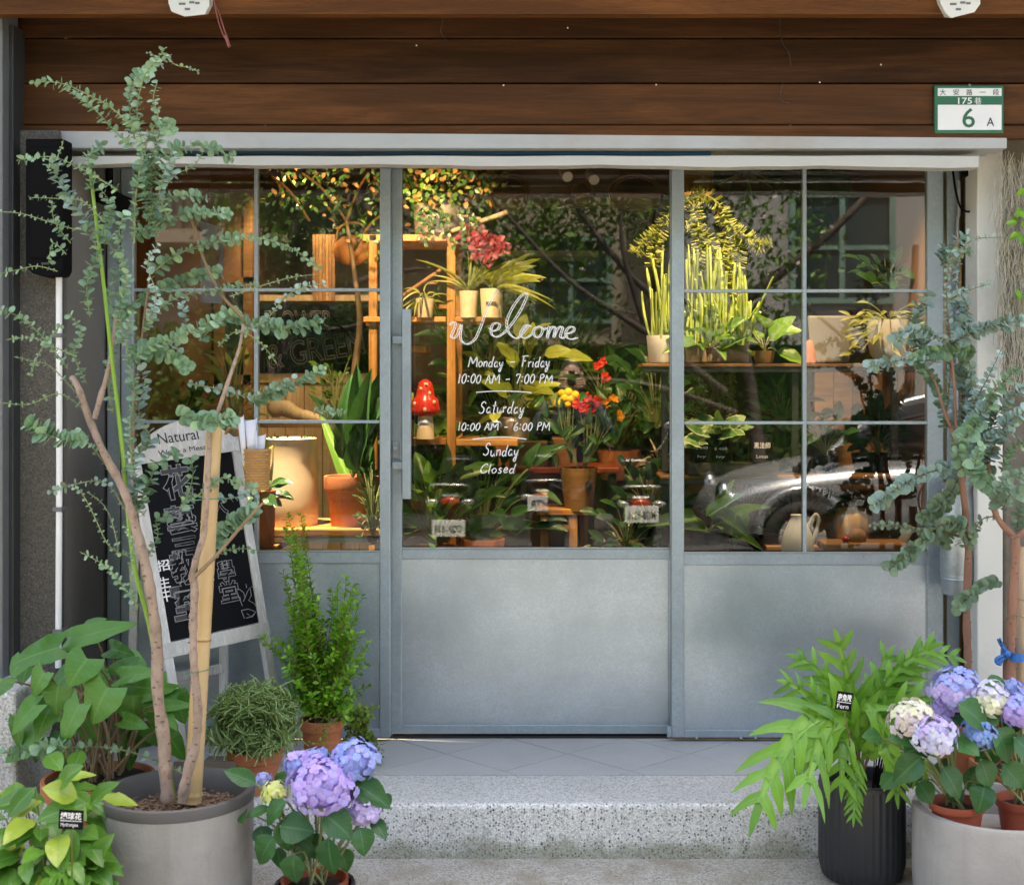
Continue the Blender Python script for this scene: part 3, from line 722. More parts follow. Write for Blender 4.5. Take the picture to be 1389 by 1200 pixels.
# black loudspeaker on the left column and camera on its arm
sp = thing('wall_speaker', 'black curved wall speaker mounted high on the left column', 'speaker', P(60, 380, -.47))
prof = [(34, 188), (86, 188), (86, 366), (82, 374), (62, 376), (44, 371), (34, 362)]
k = len(prof)
MB().add([P(a, b, -.53) for a, b in prof] + [P(a, b, -.53) + Vector((0, .084, 0)) for a, b in prof], [tuple(range(k)), tuple(range(k, 2 * k))[::-1]] + [(i, k + i, k + (i + 1) % k, (i + 1) % k) for i in range(k)]).build('cabinet', M['black'], sp, bevel=.006)
rect(40, 80, 200, 350, -.535, -.529).build('grille', M['black'], sp, bevel=.002)
rect(56, 66, 356, 359, -.536, -.530).build('badge', M['dark_metal'], sp)
cm = thing('security_camera', 'small black camera box on a ceiling bracket behind the eucalyptus', 'camera', P(150, 215, -.14))
MB().lathe([(.001, 0), (.045, 0), (.045, -.01), (.035, -.022), (.001, -.022)], P(148, 216, -.14), 20).build('mounting_plate', M['black'], cm, smooth=40)
MB().tube([P(149, 219, -.14), P(149, 258, -.14)], .012, 10).build('arm', M['black'], cm, smooth=40)
MB().bar(P(132, 262, -.18), P(172, 279, -.10), .062, .055).build('housing', M['black'], cm, bevel=.006)
MB().bar(P(137, 296, -.14), P(140, 345, -.14), .009, .009).build('lower_arm', M['black_metal'], cm)
MB().ball(P(137, 266, -.205), .007).build('lens', M['white_plastic'], cm, smooth=60)
MB().bar(P(148, 271, -.215), P(156, 274.5, -.209), .004, .002).build('badge', M['white_plastic'], cm)
# cable and box on the right reveal
cb = MB().tube(crs([P(1292, 228, -.1), P(1297, 262, -.14), P(1305, 284, -.15), P(1320, 285, -.16), P(1322, 262, -.17)], 8), .004, 6)
o = cb.build('cable', M['black'], loc=P(1305, 280, -.15), smooth=60); tag(o, 'black cable looping down beside the right window', 'cable')
o = MB().tube(crs([P(1301, 245, -.06), P(1301, 290, -.06), P(1299, 330, -.06), P(1299, 640, -.06)], 5), .006, 8).build('conduit', M['lintel'], smooth=60); tag(o, 'pale vertical conduit on the right return wall', 'conduit')
o = MB().box(X(1306, -.12), X(1322, -.12), -.14, -.09, Z(240, -.12), Z(222, -.12)).build('junction_box', M['black'], bevel=.003); tag(o, 'small black junction box at the top right of the shopfront', 'junction box')
# ================================================================ FOLIAGE TOOLS
def leaf_raw(wf, n=6, fold=.2, droop=.15, notch=0, cols=2, wave=0, serr=0, twist=0, base=0.0):
    vs = []; uv = []; us = [-1 + 2 * k / (cols * 2) for k in range(cols * 2 + 1)] if cols > 1 else [-1, 0, 1]
    for i in range(n + 1):
        t = i / n; w_ = max(.012, wf(t)); zc = -droop * t * t
        sw = w_ * (1 - (serr if i % 2 and 0 < i < n else 0))
        for u in us:
            y = t * (1 + notch * abs(u)) - notch * abs(u)
            z = zc + fold * abs(u) * sw * .5 * (1 - .35 * abs(u)) + wave * math.sin(t * 17 + u * 2) * abs(u) * sw
            z += twist * u * t * sw
            vs.append((u * sw * .5, y, z)); uv.append((.5 + u * .5, t))
    c = len(us)
    fs = [(i * c + j, i * c + j + 1, (i + 1) * c + j + 1, (i + 1) * c + j) for i in range(n) for j in range(c - 1)]
    return vs, fs, uv
sn = lambda t, a=1, p=1: max(0, math.sin(math.pi * min(1, max(0, t)) ** a)) ** p
RAW = {
 'round': leaf_raw(lambda t: sn(t, .92, .55), 6, .16, .10, cols=1),
 'round2': leaf_raw(lambda t: sn(t, .85, .6), 6, .35, -.12, cols=1),
 'heart': leaf_raw(lambda t: sn(.22 + .78 * t, .85, .78), 12, .14, .18, notch=.26, cols=2, wave=.025, serr=.022),
 'heart2': leaf_raw(lambda t: sn(.23 + .77 * t, .80, .78), 12, .28, .32, notch=.25, cols=2, wave=.03, serr=.022),
 'ovate': leaf_raw(lambda t: sn(t, .80, .82), 12, .22, .22, cols=2, wave=.018, serr=.03),
 'ovate2': leaf_raw(lambda t: sn(t, .80, .82), 12, .42, .42, cols=2, wave=.03, serr=.03),
 'oval': leaf_raw(lambda t: sn(t, .95, .8), 9, .28, .25, cols=2, wave=.02),
 'oval2': leaf_raw(lambda t: sn(t, .95, .85), 9, .15, .45, cols=2, wave=.03),
 'lance': leaf_raw(lambda t: sn(t, .8, .8), 8, .25, .30, cols=1),
 'small': leaf_raw(lambda t: sn(t, .9, .8), 3, .25, .10, cols=1),
 'needle': leaf_raw(lambda t: .75 + .25 * sn(t), 2, .3, .18, cols=1),
 'strap': leaf_raw(lambda t: min(1, .5 + 3 * t) * (1 - t ** 5) ** .7, 12, .3, .9, cols=1),
 'blade': leaf_raw(lambda t: sn(t, .62, .7), 10, .5, .18, cols=2, wave=.015),
 'floret': None,
}
LM = {}
def leafmesh(kind, mat):
    k = (kind, mat.name)
    if k not in LM:
        vs, fs, uv = RAW[kind]
        LM[k] = MB().add(vs, fs, 0, uv).mesh('leaf_' + kind, mat, smooth=180)
    return LM[k]
def lmat(base, d, nrm, L, Wd):
    d = Vector(d).normalized(); n = Vector(nrm); n = n - d * n.dot(d)
    if n.length < 1e-4: n = Vector((0, 0, 1)) - d * d.z if abs(d.z) < .9 else Vector((1, 0, 0)) - d * d.x
    n.normalize(); x = d.cross(n)
    return Matrix(((x.x * Wd, d.x * L, n.x * L, base[0]), (x.y * Wd, d.y * L, n.y * L, base[1]), (x.z * Wd, d.z * L, n.z * L, base[2]), (0, 0, 0, 1)))
class Foliage:
    def __init__(s): s.items = []
    def leaf(s, kind, mat, base, d, nrm, L, Wd): s.items.append((L * Wd, kind, mat, lmat(base, d, nrm, L, Wd)))
    def emit(s, parent, limit=300, name='leaf', rest='foliage'):
        it = sorted(s.items, key=lambda q: -q[0] / max(.5, (5 + q[3].translation.y)) ** 2)
        for _, k, m, T in it[:limit]: inst(name, leafmesh(k, m), T, parent)
        by = {}
        for _, k, m, T in it[limit:]: by.setdefault(m.name, (m, []))[1].append((k, T))
        if by:
            mb = MB(); mats = []
            for i, (m, l) in enumerate(by.values()):
                mats.append(m)
                for k, T in l:
                    vs, fs, uv = RAW[k]; mb.add([T @ Vector(v) for v in vs], fs, i, uv)
            stuff(mb.build(rest, mats, parent, smooth=180))
def rv(s=1): return Vector((rnd.uniform(-s, s), rnd.uniform(-s, s), rnd.uniform(-s, s)))

def pot(name_part, parent, c, prof, mat, n=40, soil=None, soil_mat=None, flute=0, fluten=0, smooth=35):
    o = MB().lathe(prof, c, n, 0, flute=flute, fluten=fluten).build(name_part, mat, parent, smooth=smooth)
    if soil:
        r, z = soil; mb = MB(); k = 28; vs = [(c[0], c[1], c[2] + z + .008)]; fs = []
        for j, q in enumerate((.35, .7, 1)):
            for i in range(k):
                a = 2 * math.pi * i / k
                vs.append((c[0] + r * q * math.cos(a), c[1] + r * q * math.sin(a), c[2] + z + rnd.uniform(-.004, .007) * (1 if q < 1 else 0)))
        for i in range(k):
            fs.append((0, 1 + i, 1 + (i + 1) % k))
            for j in range(2): fs.append((1 + j * k + i, 1 + (j + 1) * k + i, 1 + (j + 1) * k + (i + 1) % k, 1 + j * k + (i + 1) % k))
        mb.add(vs, fs).build('soil', soil_mat or M['soil'], parent, smooth=180)
    return o
def terra_prof(rt, rb, h, lip=.25, th=.011):
    return [(.001, 0), (rb, 0), (rb + (rt * .9 - rb) * .97, h * (1 - lip) - .003), (rt * .91, h * (1 - lip)), (rt * .985, h * (1 - lip) + .004), (rt, h * (1 - lip) + .012), (rt * 1.01, h - .008), (rt, h), (rt - th, h), (rt - th * 1.25, h - .01), (rt * .86, h * .55)]

# ---------------------------------------------------------------- eucalyptus
def euc_branch(F, stems, pts, l0, l1, mat, r0=.0028, r1=.0009, dens=1.0, kinds=('round', 'round2'), bare=0.0, jit=.25, col=0):
    c = crs(pts, 6); n = len(c)
    stems.tube(c, [r0 + (r1 - r0) * i / (n - 1) for i in range(n)], 5, col)
    step = .0145 / dens; ph = rnd.uniform(0, 3)
    for k, (p, d, t) in enumerate(walk(c, step)):
        if t < bare: continue
        s = (l0 + (l1 - l0) * t) * rnd.uniform(.58, 1.12)
        u = Vector((0, 0, 1)).cross(d)
        if u.length < .05: u = Vector((1, 0, 0))
        u.normalize(); v = d.cross(u); a = ph + (k % 2) * math.pi / 2 + rnd.uniform(-jit, jit)
        for sgn in (1, -1):
            if rnd.random() < .10: continue
            o_ = (u * math.cos(a) + v * math.sin(a)) * sgn
            dr = (o_ + d * rnd.uniform(.1, .55) + rv(.18)).normalized()
            nr = d * .75 + Vector((0, -.6, .35)) + rv(.45)
            F.leaf(rnd.choice(kinds), mat, p + o_ * .001, dr, nr, s, s * rnd.uniform(.86, 1.08))

def px_path(pts, y0, y1, wob=.02):
    n = len(pts); out = []
    for i, (a, b) in enumerate(pts):
        t = i / max(1, n - 1); out.append(P(a, b, y0 + (y1 - y0) * t + (rnd.uniform(-wob, wob) if 0 < i else 0)))
    return out

# big grey pot with the eucalyptus ------------------------------------------------
yp = -1.15
pc = Vector((X(241, yp), yp, -.30)); rim = Z(1068, yp) - pc.z
big = thing('potted_eucalyptus', 'tall round-leaved grey green eucalyptus in the big grey pot, tied to a bamboo stake', 'potted tree', pc)
rr = U(101, yp)
pot('pot', big, pc, [(.001, 0), (rr * .91, 0), (rr * .94, .02), (rr * .98, rim * .45), (rr * .995, rim * .72), (rr, rim - .034)], M['concrete_pot'], 64)
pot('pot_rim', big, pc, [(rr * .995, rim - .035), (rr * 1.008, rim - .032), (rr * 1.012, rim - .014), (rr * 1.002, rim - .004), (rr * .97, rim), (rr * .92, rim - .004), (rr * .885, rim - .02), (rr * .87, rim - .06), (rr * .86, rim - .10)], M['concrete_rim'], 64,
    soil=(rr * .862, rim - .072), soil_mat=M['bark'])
ch = MB()
for _ in range(420):
    a = rnd.uniform(0, 6.283); q = rr * .84 * math.sqrt(rnd.random()); c = pc + Vector((q * math.cos(a), q * math.sin(a), rim - .064 + rnd.uniform(0, .008)))
    d = rv().normalized(); d.z *= .35; ch.bar(c - d * rnd.uniform(.004, .011), c + d * rnd.uniform(.004, .011), rnd.uniform(.005, .011), .003, (0, 0, 1) + rv(.4) if False else rv() + Vector((0, 0, 1.5)))
stuff(ch.build('bark_chips', M['bark'], big))
def trunk(parent, pts, rads, mat, y0, y1, name='trunk', wob=.012, knots=True):
    c = crs(px_path(pts, y0, y1, wob), 5); n = len(c); r = []
    for i in range(n):
        t = i / (n - 1) * (len(rads) - 1); k = min(int(t), len(rads) - 2); q = rads[k] + (rads[k + 1] - rads[k]) * (t - k)
        r.append(q * (1 + (rnd.uniform(-.12, .20) if knots else 0)))
    mb = MB().tube(c, r, 12)
    if knots and max(r) > .006:
        for p, d, t in walk(c, .016):
            a = rnd.uniform(-2.6, -.5); q = r[min(n - 1, int(t * n))]
            mb.ball(p + Vector((math.cos(a) * q * .93, math.sin(a) * q * .93, 0)), q * rnd.uniform(.12, .34), 1, 7, 5, (1.3, .6, .55))
    return mb.build(name, [mat, M['scar']], parent, smooth=60)
M['scar'] = plain('bark_scar', (.15, .10, .075), .9, 0, .3, 60)
u1 = U(1, yp)
trunk(big, [(228, 1088), (224, 1040), (222, 1000), (214, 940), (213, 880), (207, 820), (197, 765), (183, 712), (170, 670), (154, 638), (138, 608), (122, 570), (108, 530), (98, 512)], [9.2 * u1, 7.6 * u1, 6.8 * u1, 5.8 * u1, 5 * u1, 4.2 * u1], M['euc_trunk'], -1.17, -1.05)
trunk(big, [(128, 568), (136, 540), (148, 500), (153, 468), (158, 420)], [4 * u1, 3.5 * u1, 2 * u1], M['euc_trunk'], -1.07, -1.0, 'limb')
trunk(big, [(247, 1088), (255, 1045), (266, 1005), (268, 960), (263, 900), (262, 850), (264, 800), (261, 780), (268, 752), (277, 720), (281, 660), (284, 600), (284, 575)], [7.2 * u1, 5.8 * u1, 5.2 * u1, 4.8 * u1, 3.8 * u1, 3.2 * u1], M['euc_trunk'], -1.20, -1.16)
trunk(big, [(264, 782), (290, 757), (322, 720), (345, 694), (358, 681)], [2.6 * u1, 2.2 * u1, 1.6 * u1], M['twig'], -1.18, -1.1, 'limb')
trunk(big, [(258, 290), (275, 348), (299, 398), (330, 431)], [2 * u1, 2.2 * u1, 2.4 * u1], M['twig'], -1.0, -1.04, 'limb')
trunk(big, [(295, 560), (312, 510), (325, 470), (330, 440)], [3 * u1, 2.4 * u1, 2 * u1], M['euc_trunk'], -1.12, -1.04, 'limb')
trunk(big, [(205, 360), (196, 430), (186, 520), (180, 620), (188, 720)], [1.3 * u1, 2 * u1, 2.5 * u1], M['twig'], -.96, -1.0, 'limb')
g = crs([P(236, 1086, -1.12), P(207, 870, -1.09), P(181, 760, -1.07), P(166, 610, -1.05), P(150, 470, -1.04), P(139, 370, -1.03), P(126, 262, -1.02), P(121, 222, -1.02)], 6); n = len(g)
MB().tube(g, [3.6 * u1 - 1.3 * u1 * i / n for i in range(n)], 8).build('green_cane', M['bamboo_green'], big, smooth=60)
bs = MB(); a, b = P(261, 1088, -1.13), P(291, 578, -1.10); K = 44; pts = []; rs = []
nodes = [.02, .24, .43, .59, .745, .975]
for i in range(K * 4 + 1):
    t = i / (K * 4); pts.append(a.lerp(b, t)); q = 12.2 * u1 * (1 - .14 * t)
    dn = min(abs(t - z) for z in nodes); rs.append(q * (1.06 if dn < .004 else (.965 if dn < .009 else 1)))
bs.tube(pts, rs, 18)
stk = bs.build('bamboo_stake', M['bamboo'], big, smooth=50)
ring = MB()
for z in nodes[2:3]:
    c = a.lerp(b, z); dd = (b - a).normalized() * .003; ring.tube([c - dd, c + dd], 12.2 * u1 * (1 - .14 * z) * 1.075, 18)
ring.build('node_ring', plain('bamboo_node', (.30, .16, .06), .6), stk, smooth=50)
MB().tube(crs([P(252, 913, -1.22), P(262, 912, -1.215), P(280, 909, -1.165), P(285, 905, -1.12)], 5), .0014, 5).build('tie_wire', plain('green_wire', (.05, .16, .09), .5), big)
MB().tube(crs([P(255, 679, -1.19), P(282, 677, -1.165), P(300, 676, -1.12)], 5), .0016, 5).build('tie_wire', plain('teal_wire', (.03, .2, .16), .5), big)
FE = Foliage(); ST = MB(); me_, mb_ = M['lf_euc'], M['lf_euc_blue']
B = [  # photograph points, leaf size start/end in photo px, density
 ([(182, 330), (184, 270), (192, 205), (186, 150), (196, 104), (214, 80), (223, 66)], 13, 8, 1.2), ([(222, 74), (238, 88), (256, 92), (270, 98)], 5, 4, 1.0), ([(213, 82), (207, 74), (200, 72)], 5, 3, 1), ([(215, 90), (226, 76), (234, 84)], 8, 6, 1.4),
 ([(186, 178), (150, 146), (118, 128), (82, 113), (44, 112)], 9, 11, 1.05), ([(180, 200), (150, 172), (130, 150), (105, 130), (84, 120)], 11, 9, 1.0),
 ([(183, 190), (176, 150), (177, 122), (186, 104), (203, 100)], 11, 14, 1.2), ([(192, 240), (200, 190), (214, 160), (208, 135), (213, 112)], 12, 8, 1.0), ([(205, 280), (206, 220), (215, 185), (224, 168), (234, 180)], 13, 12, 1.2),
 ([(205, 224), (234, 204), (268, 198), (294, 204), (316, 213)], 12, 13, 1.25), ([(222, 256), (240, 236), (262, 226), (276, 206)], 6, 8, .7), ([(160, 258), (116, 232), (70, 213), (22, 218)], 8, 10, 1.1),
 ([(128, 260), (119, 222), (128, 205), (138, 198)], 14, 10, 1.2), ([(148, 330), (112, 292), (82, 248), (70, 218)], 17, 13, 1.25), ([(104, 312), (64, 300), (30, 290), (0, 287)], 6, 5, .9), ([(78, 368), (50, 361), (24, 366), (0, 371)], 5, 8, .8),
 ([(198, 300), (222, 272), (252, 265), (284, 270)], 15, 9, 1.2), ([(182, 320), (216, 304), (262, 288), (314, 291)], 13, 12, 1.2), ([(205, 372), (240, 345), (290, 329), (340, 322), (385, 332), (418, 352), (434, 367)], 12, 7, 1.1),
 ([(150, 432), (196, 402), (238, 384), (276, 372), (300, 368)], 15, 11, 1.4), ([(196, 450), (216, 418), (252, 400), (312, 390), (350, 385)], 12, 7, 1.1), ([(312, 402), (360, 386), (398, 376), (432, 372)], 6, 4, 1.0),
 ([(322, 452), (358, 436), (386, 404), (410, 390), (444, 384)], 7, 8, 1.0), ([(270, 462), (306, 430), (342, 438), (386, 446), (440, 438)], 15, 14, 1.5), ([(178, 492), (208, 470), (254, 452), (300, 430)], 13, 13, 1.3),
 ([(178, 482), (206, 474), (236, 486), (256, 500)], 17, 13, 1.5), ([(254, 520), (300, 528), (340, 538), (372, 526), (404, 512)], 9, 8, .9), ([(340, 548), (372, 532), (408, 518), (440, 500)], 15, 9, 1.6), ([(425, 557), (446, 558), (470, 560)], 10, 8, 1.3),
 ([(246, 562), (268, 570), (292, 572), (318, 566)], 17, 15, 1.8), ([(120, 592), (96, 596), (66, 590), (42, 574)], 16, 18, 1.8), ([(92, 500), (62, 462), (30, 432), (0, 420)], 7, 10, 1.1), ([(104, 484), (72, 470), (44, 458), (8, 461)], 6, 5, 1.0),
 ([(110, 540), (70, 498), (44, 490), (20, 484)], 6, 6, .8), ([(116, 556), (80, 534), (40, 548), (0, 546)], 5, 6, .8), ([(170, 692), (150, 660), (130, 652), (96, 658), (66, 668)], 6, 8, .9), ([(174, 754), (148, 740), (128, 700), (112, 670), (98, 660)], 6, 5, .8),
 ([(160, 742), (152, 708), (140, 684), (120, 668)], 6, 5, .8), ([(188, 822), (166, 794), (144, 768), (108, 748)], 7, 8, 1.0), ([(184, 830), (176, 780), (180, 740), (168, 712)], 6, 5, .8), ([(196, 700), (180, 676), (184, 648), (178, 628)], 14, 15, 1.4), ([(186, 690), (204, 650), (214, 628), (240, 614)], 15, 16, 1.4),
 ([(182, 620), (204, 596), (188, 560), (196, 520), (190, 500)], 12, 14, 1.1), ([(244, 690), (256, 668), (262, 640), (258, 620)], 11, 12, 1.2), ([(250, 680), (268, 672), (300, 648), (322, 655), (350, 664)], 9, 9, 1.0), ([(280, 672), (312, 676), (338, 668), (352, 672)], 9, 7, 1),
 ([(292, 740), (303, 716), (326, 704), (346, 690)], 16, 15, 2.0), ([(264, 772), (290, 752), (322, 744), (350, 746)], 9, 6, 1.0), ([(200, 756), (214, 726), (212, 706), (228, 700)], 9, 9, 1.0),
 ([(247, 1048), (214, 1032), (172, 1018), (140, 1013), (112, 1012), (88, 1014), (56, 1012), (20, 1020), (-14, 1022)], 7, 13, .75), ([(90, 1014), (78, 1010), (64, 1014), (52, 1020)], 14, 15, 1.4),
 ([(122, 430), (118, 386), (132, 340), (112, 310)], 11, 12, 1.0), ([(152, 560), (148, 500), (158, 450), (150, 400), (165, 350)], 9, 9, 1.15), ([(180, 640), (176, 580), (182, 530), (172, 470), (180, 420)], 10, 10, 1.2), ([(168, 470), (162, 420), (172, 380), (160, 330), (168, 290)], 11, 12, 1.2),
 ([(156, 342), (140, 316), (150, 280), (136, 256)], 13, 12, 1.1), ([(200, 440), (212, 400), (200, 360), (216, 330)], 11, 10, 1.0), ([(118, 520), (100, 480), (110, 450), (92, 424)], 8, 8, 1.0), ([(84, 440), (58, 470), (40, 510)], 6, 5, .8), ([(250, 500), (240, 470), (252, 440), (246, 410)], 9, 9, 1.0),
 ([(296, 470), (320, 450), (350, 462), (376, 494)], 5, 6, .8), ([(90, 345), (72, 330), (66, 356)], 8, 8, 1.0), ([(64, 232), (80, 208), (86, 190)], 5, 4, .8), ([(140, 300), (114, 274), (90, 270), (40, 268)], 6, 5, 1.0), ([(96, 330), (74, 300), (70, 272)], 10, 10, 1.1),
 ([(215, 320), (196, 262), (212, 236), (198, 214)], 12, 11, 1.3), ([(230, 300), (216, 262), (226, 226)], 11, 10, 1.1), ([(150, 640), (120, 600), (100, 590)], 6, 6, .6), ([(206, 300), (220, 250), (234, 230), (232, 206)], 12, 11, 1.2),
]
for pts, s0, s1, dn in B:
    y0 = -1.06 + rnd.uniform(-.10, .12); y1 = y0 + rnd.uniform(-.16, .12)
    mm = me_ if rnd.random() < .9 else M['lf_euc_blue']
    euc_branch(FE, ST, px_path(pts, y0, y1), U(s0, y0) * 1.05, U(s1, y1) * 1.05, mm, dens=dn * 1.06, r0=.0026 if len(pts) > 4 else .0018)
ST.build('twigs', M['twig_green'], big, smooth=60).__setitem__('kind', 'stuff')
FE.emit(big, 300)

# ---------------------------------------------------------------- two eucalyptus at right
def euc_right(label, loc, potr, trunks, branches, ybase, extra=None):
    th = thing('potted_eucalyptus', label, 'potted tree', loc, 'blue eucalyptus on the right')
    pot('pot', th, loc, terra_prof(potr, potr * .72, .30, .2), M['terracotta'], 32, soil=(potr * .9, .26))
    for pts, rads in trunks:
        trunk(th, pts, [q * U(1, ybase) for q in rads], M['euc_trunk_red'], ybase, ybase + rnd.uniform(-.04, .04), wob=.01)
    F = Foliage(); st = MB()
    for pts, s0, s1, dn in branches:
        y0 = ybase + rnd.uniform(-.07, .07); y1 = y0 + rnd.uniform(-.18, .08)
        hi = min(p[1] for p in pts) < 640
        mm = M['lf_euc_blue'] if (hi and rnd.random() < .72) else M['lf_euc_dark'] if not hi else me_
        euc_branch(F, st, px_path(pts, y0, y1, .012), U(s0, y0) * 1.2, U(s1, y1) * 1.2, mm, dens=dn * 1.2)
    st.build('twigs', M['twig'], th, smooth=60).__setitem__('kind', 'stuff')
    F.emit(th, 260)
    return th
ye = -.62
euc_right('slender blue green eucalyptus in front of the galvanised can at right', Vector((X(1313, ye), ye, 0.002)), .12,
  [([(1313, 1000), (1313, 905), (1311, 830), (1313, 760), (1310, 700), (1304, 645), (1300, 610), (1290, 580)], [5, 5, 4.6, 4, 3]),
   ([(1292, 584), (1280, 555), (1270, 522), (1256, 500), (1236, 489)], [2.4, 1.8, 1.2]), ([(1298, 605), (1294, 520), (1286, 440), (1286, 380), (1300, 322)], [2.2, 1.6, 1])],
  [([(1290, 372), (1308, 336), (1324, 324), (1361, 322)], 8, 4, .9), ([(1274, 352), (1290, 336), (1304, 324), (1318, 316)], 10, 8, 1.4), ([(1276, 360), (1296, 344), (1318, 342)], 9, 7, 1.3), ([(1284, 410), (1308, 396), (1342, 385)], 9, 5, .9),
   ([(1252, 484), (1244, 452), (1242, 424), (1260, 400)], 14, 13, 1.6), ([(1288, 462), (1256, 452), (1234, 448), (1216, 461)], 8, 12, 1.5), ([(1288, 468), (1316, 452), (1348, 442), (1389, 434)], 13, 11, 1.5), ([(1292, 452), (1312, 424), (1300, 412), (1288, 412)], 12, 11, 1.6),
   ([(1324, 478), (1290, 477), (1262, 480), (1238, 486)], 12, 10, 1.6), ([(1276, 492), (1236, 486), (1206, 492), (1178, 498)], 8, 12, 1.3), ([(1286, 580), (1272, 530), (1254, 500), (1240, 488)], 12, 8, 1.3), ([(1308, 470), (1316, 500), (1322, 560)], 8, 9, 1.1), ([(1300, 600), (1312, 545), (1298, 492)], 14, 13, 1.4),
   ([(1284, 560), (1290, 480), (1284, 400), (1290, 340)], 7, 7, 1.1), ([(1314, 420), (1288, 360), (1276, 330)], 8, 8, 1.0), ([(1300, 632), (1262, 640), (1224, 658), (1184, 686)], 11, 12, 1.35), ([(1300, 650), (1284, 676), (1250, 705)], 13, 13, 1.6), ([(1312, 712), (1276, 712), (1244, 742), (1204, 773)], 13, 11, 1.6), ([(1300, 722), (1244, 720), (1212, 712), (1180, 713)], 8, 6, .9),
   ([(1310, 740), (1296, 720), (1276, 738)], 12, 12, 1.2), ([(1352, 788), (1330, 796), (1300, 822)], 10, 12, 1.4), ([(1312, 560), (1336, 520), (1360, 470)], 9, 7, 1.0), ([(1304, 640), (1318, 600), (1342, 585)], 13, 11, 1.2), ([(1304, 620), (1330, 560), (1350, 545)], 13, 12, 1.3)], ye)
yr = -.74
e2 = euc_right('blue green eucalyptus with forked reddish trunk tied to a pale stake at the right edge', Vector((X(1376, yr), yr, -.169)), .14,
  [([(1372, 1010), (1370, 925), (1372, 850), (1377, 760), (1377, 728)], [7, 7, 6, 6]), ([(1377, 730), (1352, 700), (1345, 660), (1336, 600)], [4.5, 3.6, 2.4]), ([(1377, 730), (1395, 708), (1410, 640)], [4.5, 3.6, 2.4])],
  [([(1338, 620), (1344, 580), (1362, 548), (1392, 522)], 13, 11, 1.4), ([(1330, 610), (1318, 580), (1334, 556), (1352, 548)], 14, 13, 1.6), ([(1340, 624), (1364, 576), (1392, 558)], 14, 13, 1.5), ([(1344, 650), (1332, 624), (1346, 590), (1376, 586)], 13, 12, 1.4), ([(1352, 700), (1330, 706), (1312, 742)], 8, 9, 1.0), ([(1348, 690), (1362, 652), (1394, 640)], 12, 10, 1.2),
   ([(1378, 726), (1384, 684), (1396, 650)], 12, 10, 1.2), ([(1346, 660), (1322, 640), (1330, 606)], 14, 13, 1.3), ([(1358, 640), (1376, 606), (1395, 600)], 12, 10, 1.3), ([(1330, 570), (1300, 606), (1310, 640)], 14, 14, 1.5), ([(1360, 690), (1374, 666), (1392, 672)], 11, 9, 1.1), ([(1336, 560), (1350, 530), (1380, 500)], 12, 10, 1.2), ([(1340, 600), (1320, 560), (1326, 540)], 12, 11, 1.3)], yr)
MB().tube([P(1386, 1000, yr + .03), P(1387, 742, yr + .03)], U(8, yr), 10).build('timber_stake', M['stake'], e2, smooth=60)
rb = MB()
for k in range(16):
    a0, a1 = 2 * math.pi * k / 16, 2 * math.pi * (k + 1) / 16; c = P(1377, 887, yr + .005); ra, rb2 = U(18, yr), .06
    rb.hexa([c + Vector((ra * math.cos(q) * s, rb2 * math.sin(q) * s, z)) for z in (-.013, .013) for q, s in ((a0, 1), (a1, 1), (a1, .93), (a0, .93))])
rb.ball(P(1367, 887, yr - .045), .011, sc=(1, .7, 1.1))
for q in ([(1367, 887), (1352, 893), (1354, 900), (1361, 893)], [(1367, 886), (1357, 872), (1355, 866), (1360, 878)], [(1367, 889), (1356, 897), (1358, 902)]):
    rb.tube(crs([P(a, b, yr - .035) for a, b in q], 4), [.004] + [.006] * (4 * (len(q) - 1) - 1) + [.003], 6)
rb.build('ribbon', M['ribbon'], e2, smooth=40)
for py in (815, 838):
    MB().tube(crs([P(1364, py, yr - .03), P(1378, py - 4, yr - .045), P(1394, py + 2, yr - .02)], 5), .0017, 5).build('tie_wire', M['twig'], e2)

# ---------------------------------------------------------------- heart-leaved plant, left
yh = -.80
hp = thing('heart_leaved_plant', 'bushy plant with large toothed heart-shaped leaves in a terracotta pot behind the big grey pot', 'potted plant', P(130, 1170, yh))
pcn = Vector((X(134, yh), yh, -.168)); pot('pot', hp, pcn, terra_prof(.17, .12, Z(1052, yh) + .168, .2), M['terracotta'], 36, soil=(.15, Z(1058, yh) + .168))
F = Foliage(); st = MB()
HL = [((80, 878), (16, 893), 40, -.25), ((103, 866), (172, 843), 33, -.2), ((118, 893), (96, 922), 50, -.32), ((60, 912), (40, 941), 34, -.3), ((79, 929), (72, 966), 42, -.3), ((146, 932), (120, 976), 62, -.35), ((108, 955), (80, 1004), 40, -.33), ((48, 956), (14, 988), 32, -.3), ((68, 960), (48, 996), 34, -.26),
      ((162, 918), (180, 894), 40, -.2), ((166, 918), (205, 907), 26, -.25), ((172, 930), (212, 932), 26, -.16), ((180, 934), (182, 985), 52, -.06), ((168, 976), (196, 984), 22, -.3), ((222, 958), (255, 953), 18, -.2), ((222, 966), (236, 984), 18, -.2), ((232, 1000), (246, 1028), 28, -.12), ((116, 976), (132, 1004), 34, -.1),
      ((2, 920), (-12, 940), 40, -.3), ((150, 880), (172, 884), 26, -.05), ((92, 866), (120, 850), 24, -.12), ((120, 912), (140, 925), 40, -.05), ((150, 985), (168, 1008), 34, 0), ((205, 985), (232, 1012), 34, .02), ((30, 895), (14, 915), 30, -.02), ((120, 848), (140, 838), 16, -.1), ((100, 940), (124, 950), 36, 0), ((24, 975), (22, 1010), 22, -.05)]
